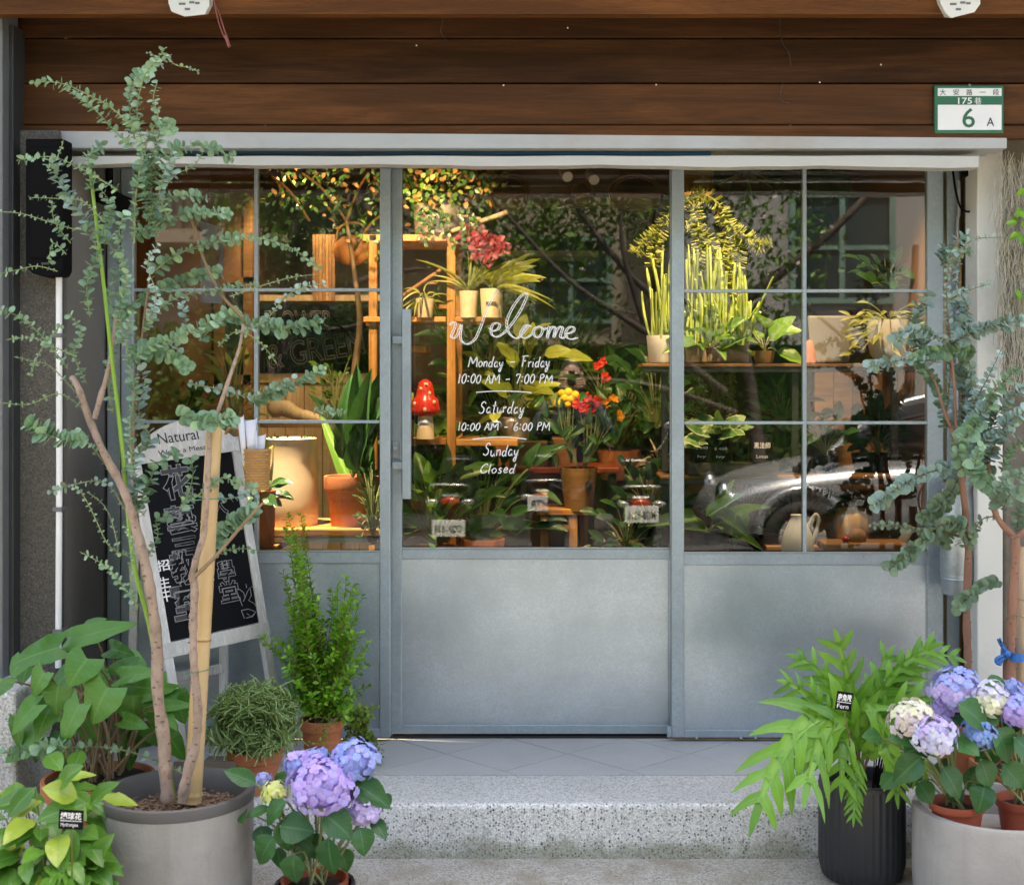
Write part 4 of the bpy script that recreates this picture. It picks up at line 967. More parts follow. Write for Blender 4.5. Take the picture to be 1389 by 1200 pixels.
for (bx, by), (tx, ty_), wpx, dy in HL:
    yb = yh + dy * .9 + .05; b = P(bx, by, yb); t_ = P(tx, ty_, yb - rnd.uniform(.01, .05)); L = (t_ - b).length * 1.05; d = (t_ - b)
    nr = Vector((rnd.uniform(-.25, .25), -1.0, rnd.uniform(.45, .95)))
    wd = U(wpx, yb); L = max(L, wd * .8)
    F.leaf(rnd.choice(('heart', 'heart2')), M['lf_heart'], b, d, nr, L * 1.05, wd * 1.05)
    root = pcn + Vector((rnd.uniform(-.06, .06), rnd.uniform(-.06, .06), .26)); mid = b.lerp(root, .45) + Vector((rnd.uniform(-.03, .03), .05, .06))
    st.tube(crs([root, mid, b], 6), [.004] * 7 + [.003] * 5 + [.002], 6)
for _ in range(26):
    bx, by = rnd.uniform(30, 240), rnd.uniform(890, 1020); yb = yh + rnd.uniform(.02, .16); b = P(bx, by, yb); wd = U(rnd.uniform(26, 44), yb)
    F.leaf(rnd.choice(('heart', 'heart2')), M['lf_heart'], b, Vector((rnd.uniform(-.7, .7), -.5, rnd.uniform(-1, -.1))), Vector((rnd.uniform(-.4, .4), -1, .7)), wd * 1.1, wd)
for _ in range(8):
    a = pcn + Vector((rnd.uniform(-.09, .09), rnd.uniform(-.06, .06), .26)); st.tube(crs([a, a + Vector((rnd.uniform(-.1, .1), rnd.uniform(-.04, .04), .16)), a + Vector((rnd.uniform(-.16, .16), 0, .3))], 5), .0055, 6)
st.build('stems', M['twig'], hp, smooth=60); F.emit(hp)

# ---------------------------------------------------------------- glossy oval-leaved plant, bottom left
yg = -1.32
gp = thing('low_leafy_plant', 'low bushy plant with glossy oval leaves some yellowing at the bottom left corner', 'potted plant', P(55, 1300, yg))
pcn = Vector((X(60, yg), yg, -.30)); pot('pot', gp, pcn, terra_prof(.13, .1, .22, .2), M['nursery'], 32, soil=(.115, .19))
F = Foliage(); st = MB()
for i in range(150):
    cx = rnd.uniform(-15, 135); top = 1040 + 60 * abs((cx - 75) / 75) ** 2.2 + (12 if cx > 100 else 0); cy_ = top + rnd.random() ** .8 * (1225 - top)
    dep = (cy_ - top) / 150; yb = yg + .10 - .28 * dep + rnd.uniform(-.06, .06); b = P(cx, cy_, yb)
    core = Vector((pcn.x, yg, b.z - .02)); out = (b - core); out.z = 0; d = (out.normalized() * .8 + Vector((rnd.uniform(-.5, .5), -.5, rnd.uniform(-.55, .5))))
    nr = Vector((rnd.uniform(-.4, .4), -.55 + rnd.uniform(-.2, .2), 1.0)); L = U(rnd.uniform(36, 62), yb)
    F.leaf(rnd.choice(('oval', 'oval2')), M['lf_gard'], b, d, nr, L, L * rnd.uniform(.46, .58))
    if i % 3 == 0: st.tube(crs([pcn + Vector((rnd.uniform(-.05, .05), rnd.uniform(-.05, .05), .2)), b.lerp(pcn, .4) + Vector((0, .02, .05)), b], 4), .0025, 5)
for (bx, by), (tx, ty_), wp in (((105, 1082), (68, 1066), 34), ((118, 1090), (55, 1103), 34), ((122, 1091), (146, 1062), 24), ((80, 1068), (98, 1040), 30), ((120, 1185), (138, 1140), 30), ((112, 1196), (150, 1172), 26), ((96, 1190), (78, 1170), 34)):
    b = P(bx, by, yg - .10); t_ = P(tx, ty_, yg - .15); F.leaf('oval', M['lf_gard'], b, t_ - b, (0.1, -.8, .8), (t_ - b).length * 1.1, U(wp, yg))
st.build('stems', M['twig_green'], gp, smooth=60); F.emit(gp)
def tagcard(label, px0, px1, py0, py1, y, rot, l1, l2, foot):
    th = thing('plant_tag', label, 'plant label', foot)
    c = P((px0 + px1) / 2, (py0 + py1) / 2, y); wd = U(px1 - px0, y); hh = U(py1 - py0, y)
    Rm = Matrix.Translation(c) @ Matrix.Rotation(R(rot), 4, 'Y')
    MB().box(-wd / 2, wd / 2, -.0012, .0012, -hh / 2, hh / 2).xf(Rm).build('card', M['chalkboard'], th)
    T = Rm @ Matrix.Translation((0, -.0022, 0)) @ FACE
    text('lettering', l1, th, T @ Matrix.Translation((0, hh * .2, 0)), M['white_paint'], hh * .38, wd * .86, bold=.02)
    MB().box(-wd * .44, wd * .44, -.0022, -.0014, -hh * .075, -hh * .045).xf(Rm).build('ruled_line', M['white_paint'], th)
    text('lettering', l2, th, T @ Matrix.Translation((-wd * .05, -hh * .28, 0)), M['white_paint'], hh * .24, wd * .7)
    MB().tube([c + Vector((0, .003, -hh * .3)), Vector(foot)], .0016, 6).build('stick', M['fl_red'] if False else M['twig'], th)
tagcard('black plant tag with white lettering in the glossy oval-leaved plant at bottom left', 80, 113, 1098, 1124, -1.66, 3, '繡球花', 'Hydrangea', P(98, 1215, -1.5))

# ---------------------------------------------------------------- hydrangeas
def floret_raw():
    vs = []; fs = []; uv = []
    for k in range(4):
        a = math.pi / 2 * k + .2; ca, sa = math.cos(a), math.sin(a); b = len(vs)
        for (r, s, z, v) in ((.03, 0, 0, 0), (.5, -.56, .12, .6), (.5, .56, .12, .6), (1.0, -.36, .06, 1), (1.0, .36, .06, 1), (.6, 0, .20, .6)):
            vs.append((r * ca - s * sa, r * sa + s * ca, z + .05 * (k % 2))); uv.append((.5 + s, v))
        fs += [(b, b + 1, b + 5), (b, b + 5, b + 2), (b + 1, b + 3, b + 5), (b + 5, b + 4, b + 2), (b + 3, b + 4, b + 5)]
    return vs, fs, uv
RAW['floret'] = floret_raw()
def fl_head(parent, c, r, mat, n, sq=(1, .9, .88), col2=None):
    hd_ = MB().ball(c, r * .74, n=10, m=6, sc=sq).build('flower_head', mat, parent, smooth=180)
    for i in range(n):
        z = 1 - 2 * (i + .5) / n; q = math.sqrt(1 - z * z); a = i * 2.39996
        nrm = Vector((q * math.cos(a), q * math.sin(a), z))
        if nrm.y > .55 or nrm.z < -.8: continue
        p = Vector(c) + Vector((nrm.x * r * sq[0], nrm.y * r * sq[1], nrm.z * r * sq[2])) * rnd.uniform(.80, 1.09)
        s = r * math.sqrt(12.0 / n) * .60 * rnd.uniform(.8, 1.2); up = (nrm + rv(.4)).normalized()
        mm = col2 if col2 and (nrm.z > rnd.uniform(.25, .6)) else mat
        t = rv(); t = (t - up * t.dot(up)).normalized(); x = t.cross(up)
        T = Matrix(((x.x * s, t.x * s, up.x * s, p.x), (x.y * s, t.y * s, up.y * s, p.y), (x.z * s, t.z * s, up.z * s, p.z), (0, 0, 0, 1)))
        inst('floret', leafmesh('floret', mm), T, hd_)
    return hd_
WL_DEF = WL
def hydrangea(th, pcn, potr, poth, heads, leaves, yb0, soil_z):
    pot('pot', th, pcn, [(.001, 0), (potr * .75, 0), (potr * .96, poth - .022), (potr * 1.05, poth - .02), (potr * 1.06, poth), (potr * .98, poth), (potr * .92, poth - .03)], M['nursery'], 40, soil=(potr * .93, poth - .025))
    st = MB(); F = Foliage()
    for px, py, rp, dy, mat, n, m2 in heads:
        c = P(px, py, yb0 + dy); r = U(rp, yb0 + dy); fl_head(th, c, r, mat, n, col2=m2)
        st.tube(crs([pcn + Vector((rnd.uniform(-.03, .03), rnd.uniform(-.03, .03), poth - .02)), c.lerp(pcn, .5) + Vector((0, .02, .04)), c - Vector((0, 0, r * .3))], 6), .004, 7)
    for (bx, by), (tx, ty_), wp, dy, up in leaves:
        b = P(bx, by, yb0 + dy); t_ = P(tx, ty_, yb0 + dy - rnd.uniform(0, .05)); d = t_ - b
        nr = Vector((rnd.uniform(-.25, .25) + .4 * (1 if tx > bx else -1), -.9, up)); L = max(d.length, U(wp, yb0)) * 1.08
        F.leaf(rnd.choice(('ovate', 'ovate2', 'ovate')), M['lf_hyd'], b, d, nr, L, U(wp, yb0 + dy) * 1.08)
        a = Vector((pcn.x, pcn.y, pcn.z + poth)); st.tube(crs([a.lerp(b, .25), a.lerp(b, .6) + Vector((0, .03, .02)), b], 4), .0026, 6)
    st.build('stems', M['twig_green'], th, smooth=60); F.emit(th)
y0 = -1.22
nurs = Vector((X(427, y0), y0, Z(1190, y0) - .16))
hy = thing('potted_hydrangea', 'purple and blue hydrangea in a red nursery pot beside the big grey pot', 'potted flower', nurs)
hydrangea(hy, nurs, U(43, y0), .16,
  [(437, 1066, 45, -.06, M['h_purple'], 120, None), (481, 1031, 31, -.02, M['h_blue'], 80, None), (492, 1098, 23, -.03, M['h_lilac'], 60, None), (408, 1036, 22, .0, M['h_blue'], 50, M['h_purple']), (428, 1034, 22, .02, M['h_purple'], 50, M['h_blue']), (373, 1074, 17, -.02, M['h_yellow'], 46, None), (357, 1058, 12, .01, M['h_blue'], 24, None)],
  [((347, 1062), (309, 1044), 24, -.03, .9), ((372, 1060), (402, 1050), 18, .02, .5), ((366, 1095), (335, 1104), 16, -.02, .8), ((388, 1086), (356, 1112), 28, -.06, .7), ((332, 1100), (326, 1112), 18, 0, .2), ((380, 1120), (420, 1124), 42, -.08, .55), ((384, 1110), (392, 1152), 32, -.06, .3),
   ((372, 1134), (346, 1166), 36, -.06, .35), ((352, 1120), (358, 1140), 26, 0, 0), ((398, 1158), (396, 1192), 34, -.1, .15), ((446, 1136), (446, 1180), 44, -.12, .12), ((440, 1104), (470, 1124), 42, -.1, .6), ((478, 1062), (524, 1082), 36, -.02, .7), ((470, 1070), (500, 1078), 26, .03, .3), ((488, 1122), (496, 1152), 32, -.06, .3),
   ((506, 1110), (522, 1132), 20, -.02, .2), ((520, 1076), (530, 1090), 14, .02, .2), ((420, 1130), (430, 1160), 30, .02, 0), ((464, 1150), (470, 1178), 26, .03, 0), ((436, 1020), (450, 1034), 18, .05, .4), ((410, 1140), (418, 1168), 26, -.02, .1), ((376, 1150), (380, 1172), 20, .02, .1), ((404, 1120), (418, 1140), 30, .0, .2)], y0, 0)
dp_ = thing('dark_plant_pot', 'dark charcoal pot holding the red nursery pot of the purple hydrangea', 'pot', Vector((nurs.x, y0, -.30)))
hz = Z(1196, y0) + .30; rr2 = U(55, y0)
MB().lathe([(.001, 0), (rr2 * .85, 0), (rr2, hz - .03), (rr2 * 1.0, hz - .006), (rr2 * .97, hz), (rr2 * .90, hz - .004), (rr2 * .88, hz - .05)], (nurs.x, y0, -.30), 40).build('pot_body', M['charcoal_pot'], dp_, smooth=35)

# right: large concrete planter with two red pots
yq = -1.08
bp_c = Vector((X(1352, yq), yq, -.30)); rb_ = U(112, yq); bz = Z(1092, yq) + .30
cp = thing('concrete_planter', 'wide grey concrete planter holding two red pots of hydrangea at bottom right', 'planter', bp_c)
MB().lathe([(.001, 0), (rb_ * .9, 0), (rb_ * .95, .02), (rb_, bz * .5), (rb_ * 1.0, bz - .012), (rb_ * .985, bz), (rb_ * .90, bz), (rb_ * .885, bz - .012), (rb_ * .86, bz - .09), (.001, bz - .09)], bp_c, 64).build('planter_body', M['concrete_pot'], cp, smooth=35)
rh = U(35, yq)
for i, (px, lab, heads, leaves) in enumerate((
  (1294, 'hydrangea with lilac and pale pink heads in the left red pot of the concrete planter',
   [(1298, 938, 35, -.03, M['h_lilac'], 100, M['h_blue']), (1236, 975, 29, -.10, M['h_pink'], 80, M['h_cream']), (1268, 998, 31, -.14, M['h_pale'], 90, M['h_lilac']), (1282, 960, 20, -.02, M['h_purple'], 44, None)],
   [((1262, 1006), (1214, 996), 30, -.10, .8), ((1225, 1020), (1262, 1012), 34, -.05, .6), ((1250, 1026), (1216, 1056), 36, -.13, .4), ((1278, 1040), (1306, 1078), 36, -.12, .3), ((1246, 1060), (1262, 1082), 30, -.05, .1), ((1214, 1050), (1200, 1064), 24, -.02, .1), ((1290, 1000), (1326, 1016), 38, -.12, .55), ((1288, 1068), (1300, 1082), 24, -.02, 0), ((1268, 1036), (1290, 1050), 34, .02, 0), ((1290, 968), (1322, 976), 30, -.04, .7), ((1240, 1040), (1236, 1060), 26, .02, 0), ((1196, 1000), (1176, 996), 24, -.04, .6), ((1228, 1000), (1250, 1010), 28, .04, .2), ((1306, 1050), (1330, 1060), 34, .02, .1), ((1330, 1064), (1332, 1096), 32, -.06, .1)]),
  (1388, 'hydrangea with blue and cream heads in the right red pot of the concrete planter',
   [(1342, 949, 28, -.08, M['h_cream'], 80, M['h_pale']), (1328, 995, 25, -.10, M['h_sky'], 64, None), (1386, 962, 28, -.10, M['h_purple'], 70, M['h_blue']), (1372, 936, 16, .02, M['h_blue'], 36, None)],
   [((1300, 955), (1344, 980), 40, -.12, .6), ((1355, 968), (1320, 984), 28, -.1, .7), ((1350, 988), (1374, 1022), 44, -.12, .4), ((1376, 1000), (1404, 1024), 40, -.13, .5), ((1330, 1030), (1344, 1060), 36, -.08, .2), ((1360, 1036), (1384, 1060), 36, -.06, .2), ((1380, 970), (1360, 990), 30, -.05, .5), ((1336, 1064), (1330, 1092), 34, -.09, .1), ((1352, 1010), (1330, 1030), 32, -.02, .1), ((1384, 1040), (1400, 1070), 34, -.04, .1), ((1360, 920), (1340, 930), 22, .0, .6), ((1388, 1010), (1400, 1036), 34, .02, 0)]))):
    c = Vector((X(px, yq), yq - .03 + .03 * i, Z(1082, yq) - .14))
    h_ = thing('potted_hydrangea', lab, 'potted flower', c, None)
    hydrangea(h_, c, rh, .14, heads, leaves, yq, 0)

# ---------------------------------------------------------------- terracotta pots: rosemary, bright shrub, trailing
def twiggy(th, root, tips, mat, kind, L, step, r, F, st, col=0, spread=1.0, ratio=.5):
    for t_ in tips:
        mid = root.lerp(t_, .5) + Vector((rnd.uniform(-.02, .02), rnd.uniform(-.02, .02), .02))
        c = crs([root + Vector((rnd.uniform(-.02, .02), rnd.uniform(-.02, .02), 0)), mid, t_], 7); st.tube(c, [r * (1 - .7 * i / len(c)) for i in range(len(c))], 5, col)
        for p, d, t in walk(c, step):
            if t < .12: continue
            for _ in range(2):
                q = rv().normalized(); q = (q - d * q.dot(d)).normalized(); s = L * rnd.uniform(.7, 1.2)
                F.leaf(kind, mat, p + q * .002, q * spread + d * rnd.uniform(.3, .9), d + rv(.5), s, s * ratio)
yr_ = -.64
c = Vector((X(346, yr_), yr_, .0)); hh = Z(1014, yr_); rt = U(37, yr_)
ro = thing('potted_rosemary', 'round bushy rosemary in a terracotta pot at the foot of the easel', 'potted plant', c)
pot('pot', ro, c, terra_prof(rt, rt * .68, hh, .28), M['terracotta'], 40, soil=(rt * .86, hh - .025))
F = Foliage(); st = MB(); tips = []
for _ in range(125):
    a = rnd.uniform(0, 6.283); q = math.sqrt(rnd.random()); rx = U(66, yr_)
    tips.append(Vector((c.x + rx * q * math.cos(a), yr_ + rx * .75 * q * math.sin(a), hh + U(26, yr_) + U(62, yr_) * math.sqrt(max(0, 1 - q * q)) * rnd.uniform(.55, 1.05) - (U(24, yr_) if q > .85 else 0))))
twiggy(ro, Vector((c.x, yr_, hh - .02)), tips, M['lf_rose'], 'needle', U(19, yr_), .0075, .0022, F, st, ratio=.085)
st.build('twigs', M['twig_green'], ro).__setitem__('kind', 'stuff'); F.emit(ro, 0)
ys = -.38
c = Vector((X(437, ys), ys, 0)); hh = Z(974, ys); rt = U(30, ys)
sh = thing('potted_shrub', 'upright bright green small-leaved shrub in a terracotta pot against the left sheet panel', 'potted plant', c)
pot('pot', sh, c, terra_prof(rt, rt * .70, hh, .22), M['terracotta'], 40, soil=(rt * .86, hh - .02))
F = Foliage(); st = MB(); root = Vector((c.x, ys, hh - .01))
for (tx, ty_), n in (((399, 693), 3), ((412, 745), 4), ((390, 768), 2), ((400, 800), 4), ((420, 800), 5), ((432, 830), 5), ((452, 790), 2), ((464, 812), 3), ((470, 782), 1), ((484, 780), 2), ((490, 796), 2), ((480, 840), 3), ((470, 850), 4), ((494, 856), 2), ((488, 890), 4), ((496, 918), 2), ((410, 840), 5), ((395, 860), 4), ((378, 880), 2), ((352, 862), 1), ((372, 864), 2), ((400, 900), 5), ((388, 916), 3), ((430, 880), 6), ((455, 880), 6), ((450, 920), 6), ((420, 930), 5), ((475, 930), 4), ((480, 955), 3), ((405, 945), 4), ((440, 950), 5), ((462, 960), 4)):
    tips = [P(tx + rnd.uniform(-11, 11) * (n > 1), ty_ + rnd.uniform(-2, 26) * (n > 1), ys + rnd.uniform(-.12, .10)) for _ in range(n + (n > 2) * 2)]
    twiggy(sh, root, tips, M['lf_shrub'], 'small', U(9.5, ys), .0105, .0022, F, st, ratio=.5)
st.build('twigs', M['twig'], sh).__setitem__('kind', 'stuff'); F.emit(sh, 260)
yt = -.30
c = Vector((X(488, yt), yt, 0))
tr = thing('trailing_plant', 'small yellow green trailing plant tumbling beside the terracotta shrub pot', 'potted plant', c)
hh = .09; pot('pot', tr, c, terra_prof(.05, .04, hh, .25), M['charcoal_pot'], 24, soil=(.042, .075))
F = Foliage(); st = MB()
tips = [P(rnd.uniform(468, 512), rnd.uniform(955, 1030), yt + rnd.uniform(-.1, .03)) for _ in range(34)] + [P(519, 1042, yt - .06), P(520, 1020, yt - .05), P(516, 1035, yt - .08)]
twiggy(tr, Vector((c.x, yt - .02, .11)), tips, M['lf_trail'], 'small', U(7.5, yt), .010, .0012, F, st, ratio=.6)
tips = [P(rnd.uniform(400, 462), rnd.uniform(985, 1028), -.52 + rnd.uniform(-.02, .02)) for _ in range(7)]
twiggy(tr, P(455, 975, -.50), tips, M['lf_trail'], 'small', U(5.5, ys), .014, .001, F, st, ratio=.6)
st.build('twigs', M['twig'], tr).__setitem__('kind', 'stuff'); F.emit(tr, 0)

# ---------------------------------------------------------------- fern in ribbed charcoal pot
yf = -.92
c = Vector((X(1169, yf), yf, -.17)); hh = Z(1053, yf) + .17; rt = U(57.5, yf)
fe = thing('potted_fern', 'broad lobed green fern in a ribbed charcoal planter right of the door', 'potted plant', c)
pot('pot', fe, c, [(.001, 0), (rt * .80, 0), (rt * .93, .012), (rt, .05), (rt * 1.0, hh - .014)], M['charcoal_pot'], 144, flute=.014, fluten=36, smooth=180)
pot('pot_rim', fe, c, [(rt * .998, hh - .014), (rt * 1.0, hh - .004), (rt * .98, hh), (rt * .88, hh), (rt * .865, hh - .01), (rt * .85, hh - .08)], M['charcoal_pot'], 64, soil=(rt * .86, hh - .04))
def frond(pts, nl, lob, blade, start=.35, mat=None, nrm=(0, -1, .5)):
    start *= .9
    cpts = crs(pts, 8); L = plen(cpts); mb = MB(); w_ = walk(cpts, L / 44)
    nrm = Vector(nrm); vs = []; uv = []; lw0 = lob * .27; nl = max(4, int(L * (1 - start) / (lw0 * 1.9)))
    st_ = [q for q in w_ if q[2] < start + .05]
    if len(st_) > 1: mb.tube([q[0] for q in st_], .0022, 6, 1)
    rows = [q for q in w_ if q[2] >= start]; m = len(rows)
    for i, (p, d, t) in enumerate(rows):
        x = d.cross(nrm).normalized(); n2 = x.cross(d); s = (t - start) / (1 - start); bw = blade * (sn(.08 + .9 * s, .8, .6))
        for u in (-1, 0, 1): vs.append(p + x * u * bw * .8 + n2 * abs(u) * bw * .25); uv.append((.5 + u * .06, s))
    fs = [(i * 3 + j, i * 3 + j + 1, (i + 1) * 3 + j + 1, (i + 1) * 3 + j) for i in range(m - 1) for j in (0, 1)]
    mb.add(vs, fs, 0, uv)
    for k in range(nl):
        i = int((.04 + .93 * k / (nl - 1)) * (m - 1)); p, d, t = rows[i]; x = d.cross(nrm).normalized(); n2 = x.cross(d); s = (t - start) / (1 - start)
        for sgn in (-1, 1):
            l = lob * (1.3 - .5 * s) * rnd.uniform(.72, 1.15); wd = lw0 * (1.1 - .35 * s) * rnd.uniform(.85, 1.15)
            dirv = (x * sgn * 1.0 + d * rnd.uniform(.6, 1.05)).normalized(); q = []
            rws = 9
            for a in range(rws + 1):
                tt = a / rws; cc = p + dirv * l * tt + d * l * .22 * tt * tt + n2 * (.16 * l * tt - .30 * l * tt * tt) - Vector((0, 0, l * .18 * tt * tt)); hw = wd * .5 * (1 - tt ** 3.2) ** .8 * (1.0 + .55 * max(0, 1 - tt * 4) + .18 * math.sin(math.pi * tt)) * (1 + .13 * math.sin(tt * 12 + k * 2)) + .0007
                side = dirv.cross(n2); q += [cc - side * hw + n2 * hw * .18, cc, cc + side * hw + n2 * hw * .18]
            mb.add(q, [(a * 3 + j, a * 3 + j + 1, (a + 1) * 3 + j + 1, (a + 1) * 3 + j) for a in range(rws) for j in (0, 1)], 0, [((0 if j == 0 else .5 if j == 1 else 1), a / rws) for a in range(rws + 1) for j in range(3)])
    p, d, t = rows[-1]; x = d.cross(nrm).normalized(); n2 = x.cross(d); l = lob * .75; q = []
    for a in range(6):
        tt = a / 5; hw = lw0 * .33 * (1 + .2 * math.sin(math.pi * tt)) * (1 - tt ** 3) + .0006; cc = p + d * l * tt - Vector((0, 0, l * .2 * tt * tt)); q += [cc - x * hw, cc + n2 * .001, cc + x * hw]
    mb.add(q, [(a * 3 + j, a * 3 + j + 1, (a + 1) * 3 + j + 1, (a + 1) * 3 + j) for a in range(5) for j in (0, 1)])
    return mb.build('frond', [mat or M['lf_fern'], M['twig']], fe, smooth=180)
def fp(l, ya, yb):
    n = len(l); return [P(a, b, ya + (yb - ya) * i / (n - 1)) for i, (a, b) in enumerate(l)]
u_ = U(1, yf); base = (1168, 1058)
FR = [([base, (1164, 1010), (1158, 960), (1148, 912), (1138, 872)], -.92, -.95, 5, 40, 7, .45), ([base, (1150, 1020), (1122, 975), (1092, 940), (1068, 926)], -.93, -1.0, 5, 30, 8, .4),
      ([base, (1158, 1000), (1130, 966), (1086, 984), (1050, 1040), (1030, 1090)], -.95, -1.22, 4, 54, 12, .40), ([base, (1160, 1010), (1146, 980), (1120, 990), (1104, 1030), (1096, 1060)], -.96, -1.2, 4, 48, 10, .4), ([base, (1172, 1000), (1190, 950), (1220, 906), (1262, 878)], -.90, -.86, 7, 34, 6, .4),
      ([base, (1174, 1010), (1180, 960), (1192, 916), (1204, 890)], -.9, -.84, 5, 34, 6, .45), ([base, (1180, 1015), (1206, 970), (1246, 950), (1286, 946)], -.92, -.98, 6, 34, 7, .4), ([base, (1176, 1030), (1190, 1010), (1208, 1022), (1216, 1074)], -.99, -1.1, 2, 26, 17, .3), ([base, (1164, 1030), (1162, 1040), (1160, 1070), (1158, 1108)], -.99, -1.12, 6, 16, 4, .25),
      ([base, (1150, 1020), (1130, 1000), (1098, 1010), (1078, 1036)], -.93, -1.06, 5, 30, 7, .4), ([base, (1184, 1020), (1216, 1000), (1240, 1010), (1252, 1040)], -.94, -1.08, 4, 34, 9, .4), ([base, (1156, 1000), (1130, 940), (1104, 905), (1084, 892)], -.9, -.82, 5, 32, 7, .4), ([base, (1176, 1000), (1200, 946), (1216, 910), (1232, 900)], -.9, -.8, 5, 38, 7, .4),
      ([base, (1162, 1020), (1150, 1000), (1144, 1020), (1142, 1060)], -.98, -1.1, 3, 30, 9, .35), ([base, (1180, 1000), (1228, 916), (1262, 888), (1296, 892)], -.88, -.8, 6, 30, 5, .45), ([base, (1166, 1010), (1170, 970), (1180, 960), (1200, 985)], -.97, -1.06, 3, 34, 10, .35)]
for pts, ya_, yb_, nl, lob, bl, stt in FR: frond(fp(pts, ya_, yb_), nl, lob * u_, bl * u_, stt, nrm=(rnd.uniform(-.3, .3), -1, rnd.uniform(.2, .6)))
mb = MB()
for k in range(16):
    a = rnd.uniform(0, 6.28); mb.tube([c + Vector((.05 * math.cos(a), .05 * math.sin(a), hh - .03)), c + Vector((.07 * math.cos(a), .05 * math.sin(a), hh + rnd.uniform(.04, .12)))], .002, 5)
mb.build('stems', M['black'], fe)
tagcard('black plant tag with white lettering standing in the ribbed fern planter', 1134, 1156, 938, 963, -1.16, 8, '鹿角蕨', 'Fern', c + Vector((-.02, -.03, hh - .04)))

# ---------------------------------------------------------------- easel chalkboard
def bil(c, u, v): return c[0].lerp(c[1], u).lerp(c[2].lerp(c[3], u), v)      # bl, br, tl, tr
ea_c = [P(250, 1078, -.655), P(392, 1036, -.328), P(173, 612, -.47), P(322, 592, -.16)]
nE = (ea_c[1] - ea_c[0]).cross(ea_c[2] - ea_c[0]).normalized()
if nE.y > 0: nE = -nE
def E(u, v, o=0): return bil(ea_c, u, v) + nE * o
es = thing('easel_chalkboard', 'whitewashed A-frame easel holding a black chalkboard with chalk lettering', 'chalkboard', bil(ea_c, .5, 0))
ew = M['easel_wood']
for u, nm in ((.045, 'leg'), (.955, 'leg')): MB().bar(E(u, 0), E(u, 1.0), .034, .024, nE).build(nm, ew, es, bevel=.003)
MB().bar(E(.0, .405, .002), E(1.0, .405, .002), .050, .024, nE).build('bottom_rail', ew, es, bevel=.003)
arch = MB(); K = 14; top = []; bot = []
for k in range(K + 1):
    u = .03 + .94 * k / K; v = .985 + .085 * math.sin(math.pi * k / K) ** .8; top.append((u, v)); bot.append((u, .955))
vs = [E(u, v, o_) for o_ in (.016, -.012) for (u, v) in bot + top]; m = K + 1
fs = []
for k in range(K):
    fs += [(k, k + 1, m + k + 1, m + k), (2 * m + k + 1, 2 * m + k, 3 * m + k, 3 * m + k + 1), (m + k, m + k + 1, 3 * m + k + 1, 3 * m + k), (k + 1, k, 2 * m + k, 2 * m + k + 1)]
fs += [(0, m, 3 * m, 2 * m), (K, 2 * m + K, 3 * m + K, m + K)]
# widen the header downwards so that it reaches the board
hdr = arch.add(vs, fs); hdr.build('header_board', ew, es)
bw = [E(.075, .43), E(.925, .43), E(.925, .956), E(.075, .956)]
MB().hexa([p - nE * .006 for p in bw] + [p + nE * .004 for p in bw]).build('chalkboard_panel', M['chalkboard'], es)
def etext(name, s, u, v, h, wd, mat, **k):
    o_ = E(u, v, k.pop('off', .0062)); ex = (E(u + .01, v) - E(u - .01, v)).normalized(); ey = (E(u, v + .01) - E(u, v - .01)); ey = (ey - ex * ey.dot(ex)).normalized(); ez = ex.cross(ey)
    T = Matrix(((ex.x, ey.x, ez.x, o_.x), (ex.y, ey.y, ez.y, o_.y), (ex.z, ey.z, ez.z, o_.z), (0, 0, 0, 1)))
    return text(name, s, es, T, mat, h, wd, **k)
def inv(px, py):      # board coordinates of a photograph point
    best = None; lo = [(a / 60, b / 80) for a in range(61) for b in range(87)]
    for u, v in lo:
        p = E(u, v); d = 5 + p.y; q = (CX + p.x / d * F_PX - px) ** 2 + (CY - (p.z - EYE) / d * F_PX - py) ** 2
        if best is None or q < best[0]: best = (q, u, v)
    return best[1], best[2]
mpp = U(1, -.45)
for s, px, py, hp_, wp in (('花', 239, 656, 48, 40), ('藝', 245, 705, 40, 42), ('三', 248, 736, 20, 36), ('教', 246, 767, 44, 36), ('室', 252, 813, 52, 40)):
    u, v = inv(px, py); etext('lettering', s, u, v, hp_ * mpp, wp * mpp * 1.12, M['chalk_dim'], bold=.028); etext('lettering', s, u, v, hp_ * mpp * 1.02, wp * mpp * 1.14, M['chalk'], outline=.013, bold=.034, off=.0068)
for s, px, py, hp_, wp in (('大', 296, 684, 30, 24), ('人', 298, 722, 26, 22), ('學', 305, 772, 30, 26), ('堂', 311, 803, 30, 28)):
    u, v = inv(px, py); etext('lettering', s, u, v, hp_ * mpp, wp * mpp * 1.12, M['chalk'], outline=.016, bold=.03)
for s, px, py, hp_, wp in (('招', 221, 768, 15, 17), ('生', 222, 788, 15, 16), ('中', 225, 809, 17, 15)):
    u, v = inv(px, py); etext('lettering', s, u, v, hp_ * mpp, wp * mpp * 1.1, M['white_paint'], bold=.015)
u, v = inv(250, 596); v = 1.022; etext('lettering', 'Natural', u - .07, v, 15 * mpp, 62 * mpp, M['black_ink'], off=.0175)
etext('lettering', 'Write a Message', u - .0, .977, 9 * mpp, 92 * mpp, M['black_ink'], off=.0175)
cact = MB()
def el(pts): cact.tube([E(*inv(a, b), .006) for a, b in pts], .0013, 4)
el([(333, 833), (340, 836), (345, 827), (334, 824), (326, 829)]); el([(326, 827), (331, 841)]); el([(332, 841), (343, 838), (346, 828)]); el([(327, 822), (323, 812), (320, 803), (324, 797), (330, 803), (331, 810)]); el([(330, 816), (334, 806), (338, 798), (340, 806), (336, 814), (343, 816), (346, 821)]); el([(334, 799), (333, 794)]); el([(340, 797), (342, 793)])
cact.build('chalk_drawing', M['chalk'], es)
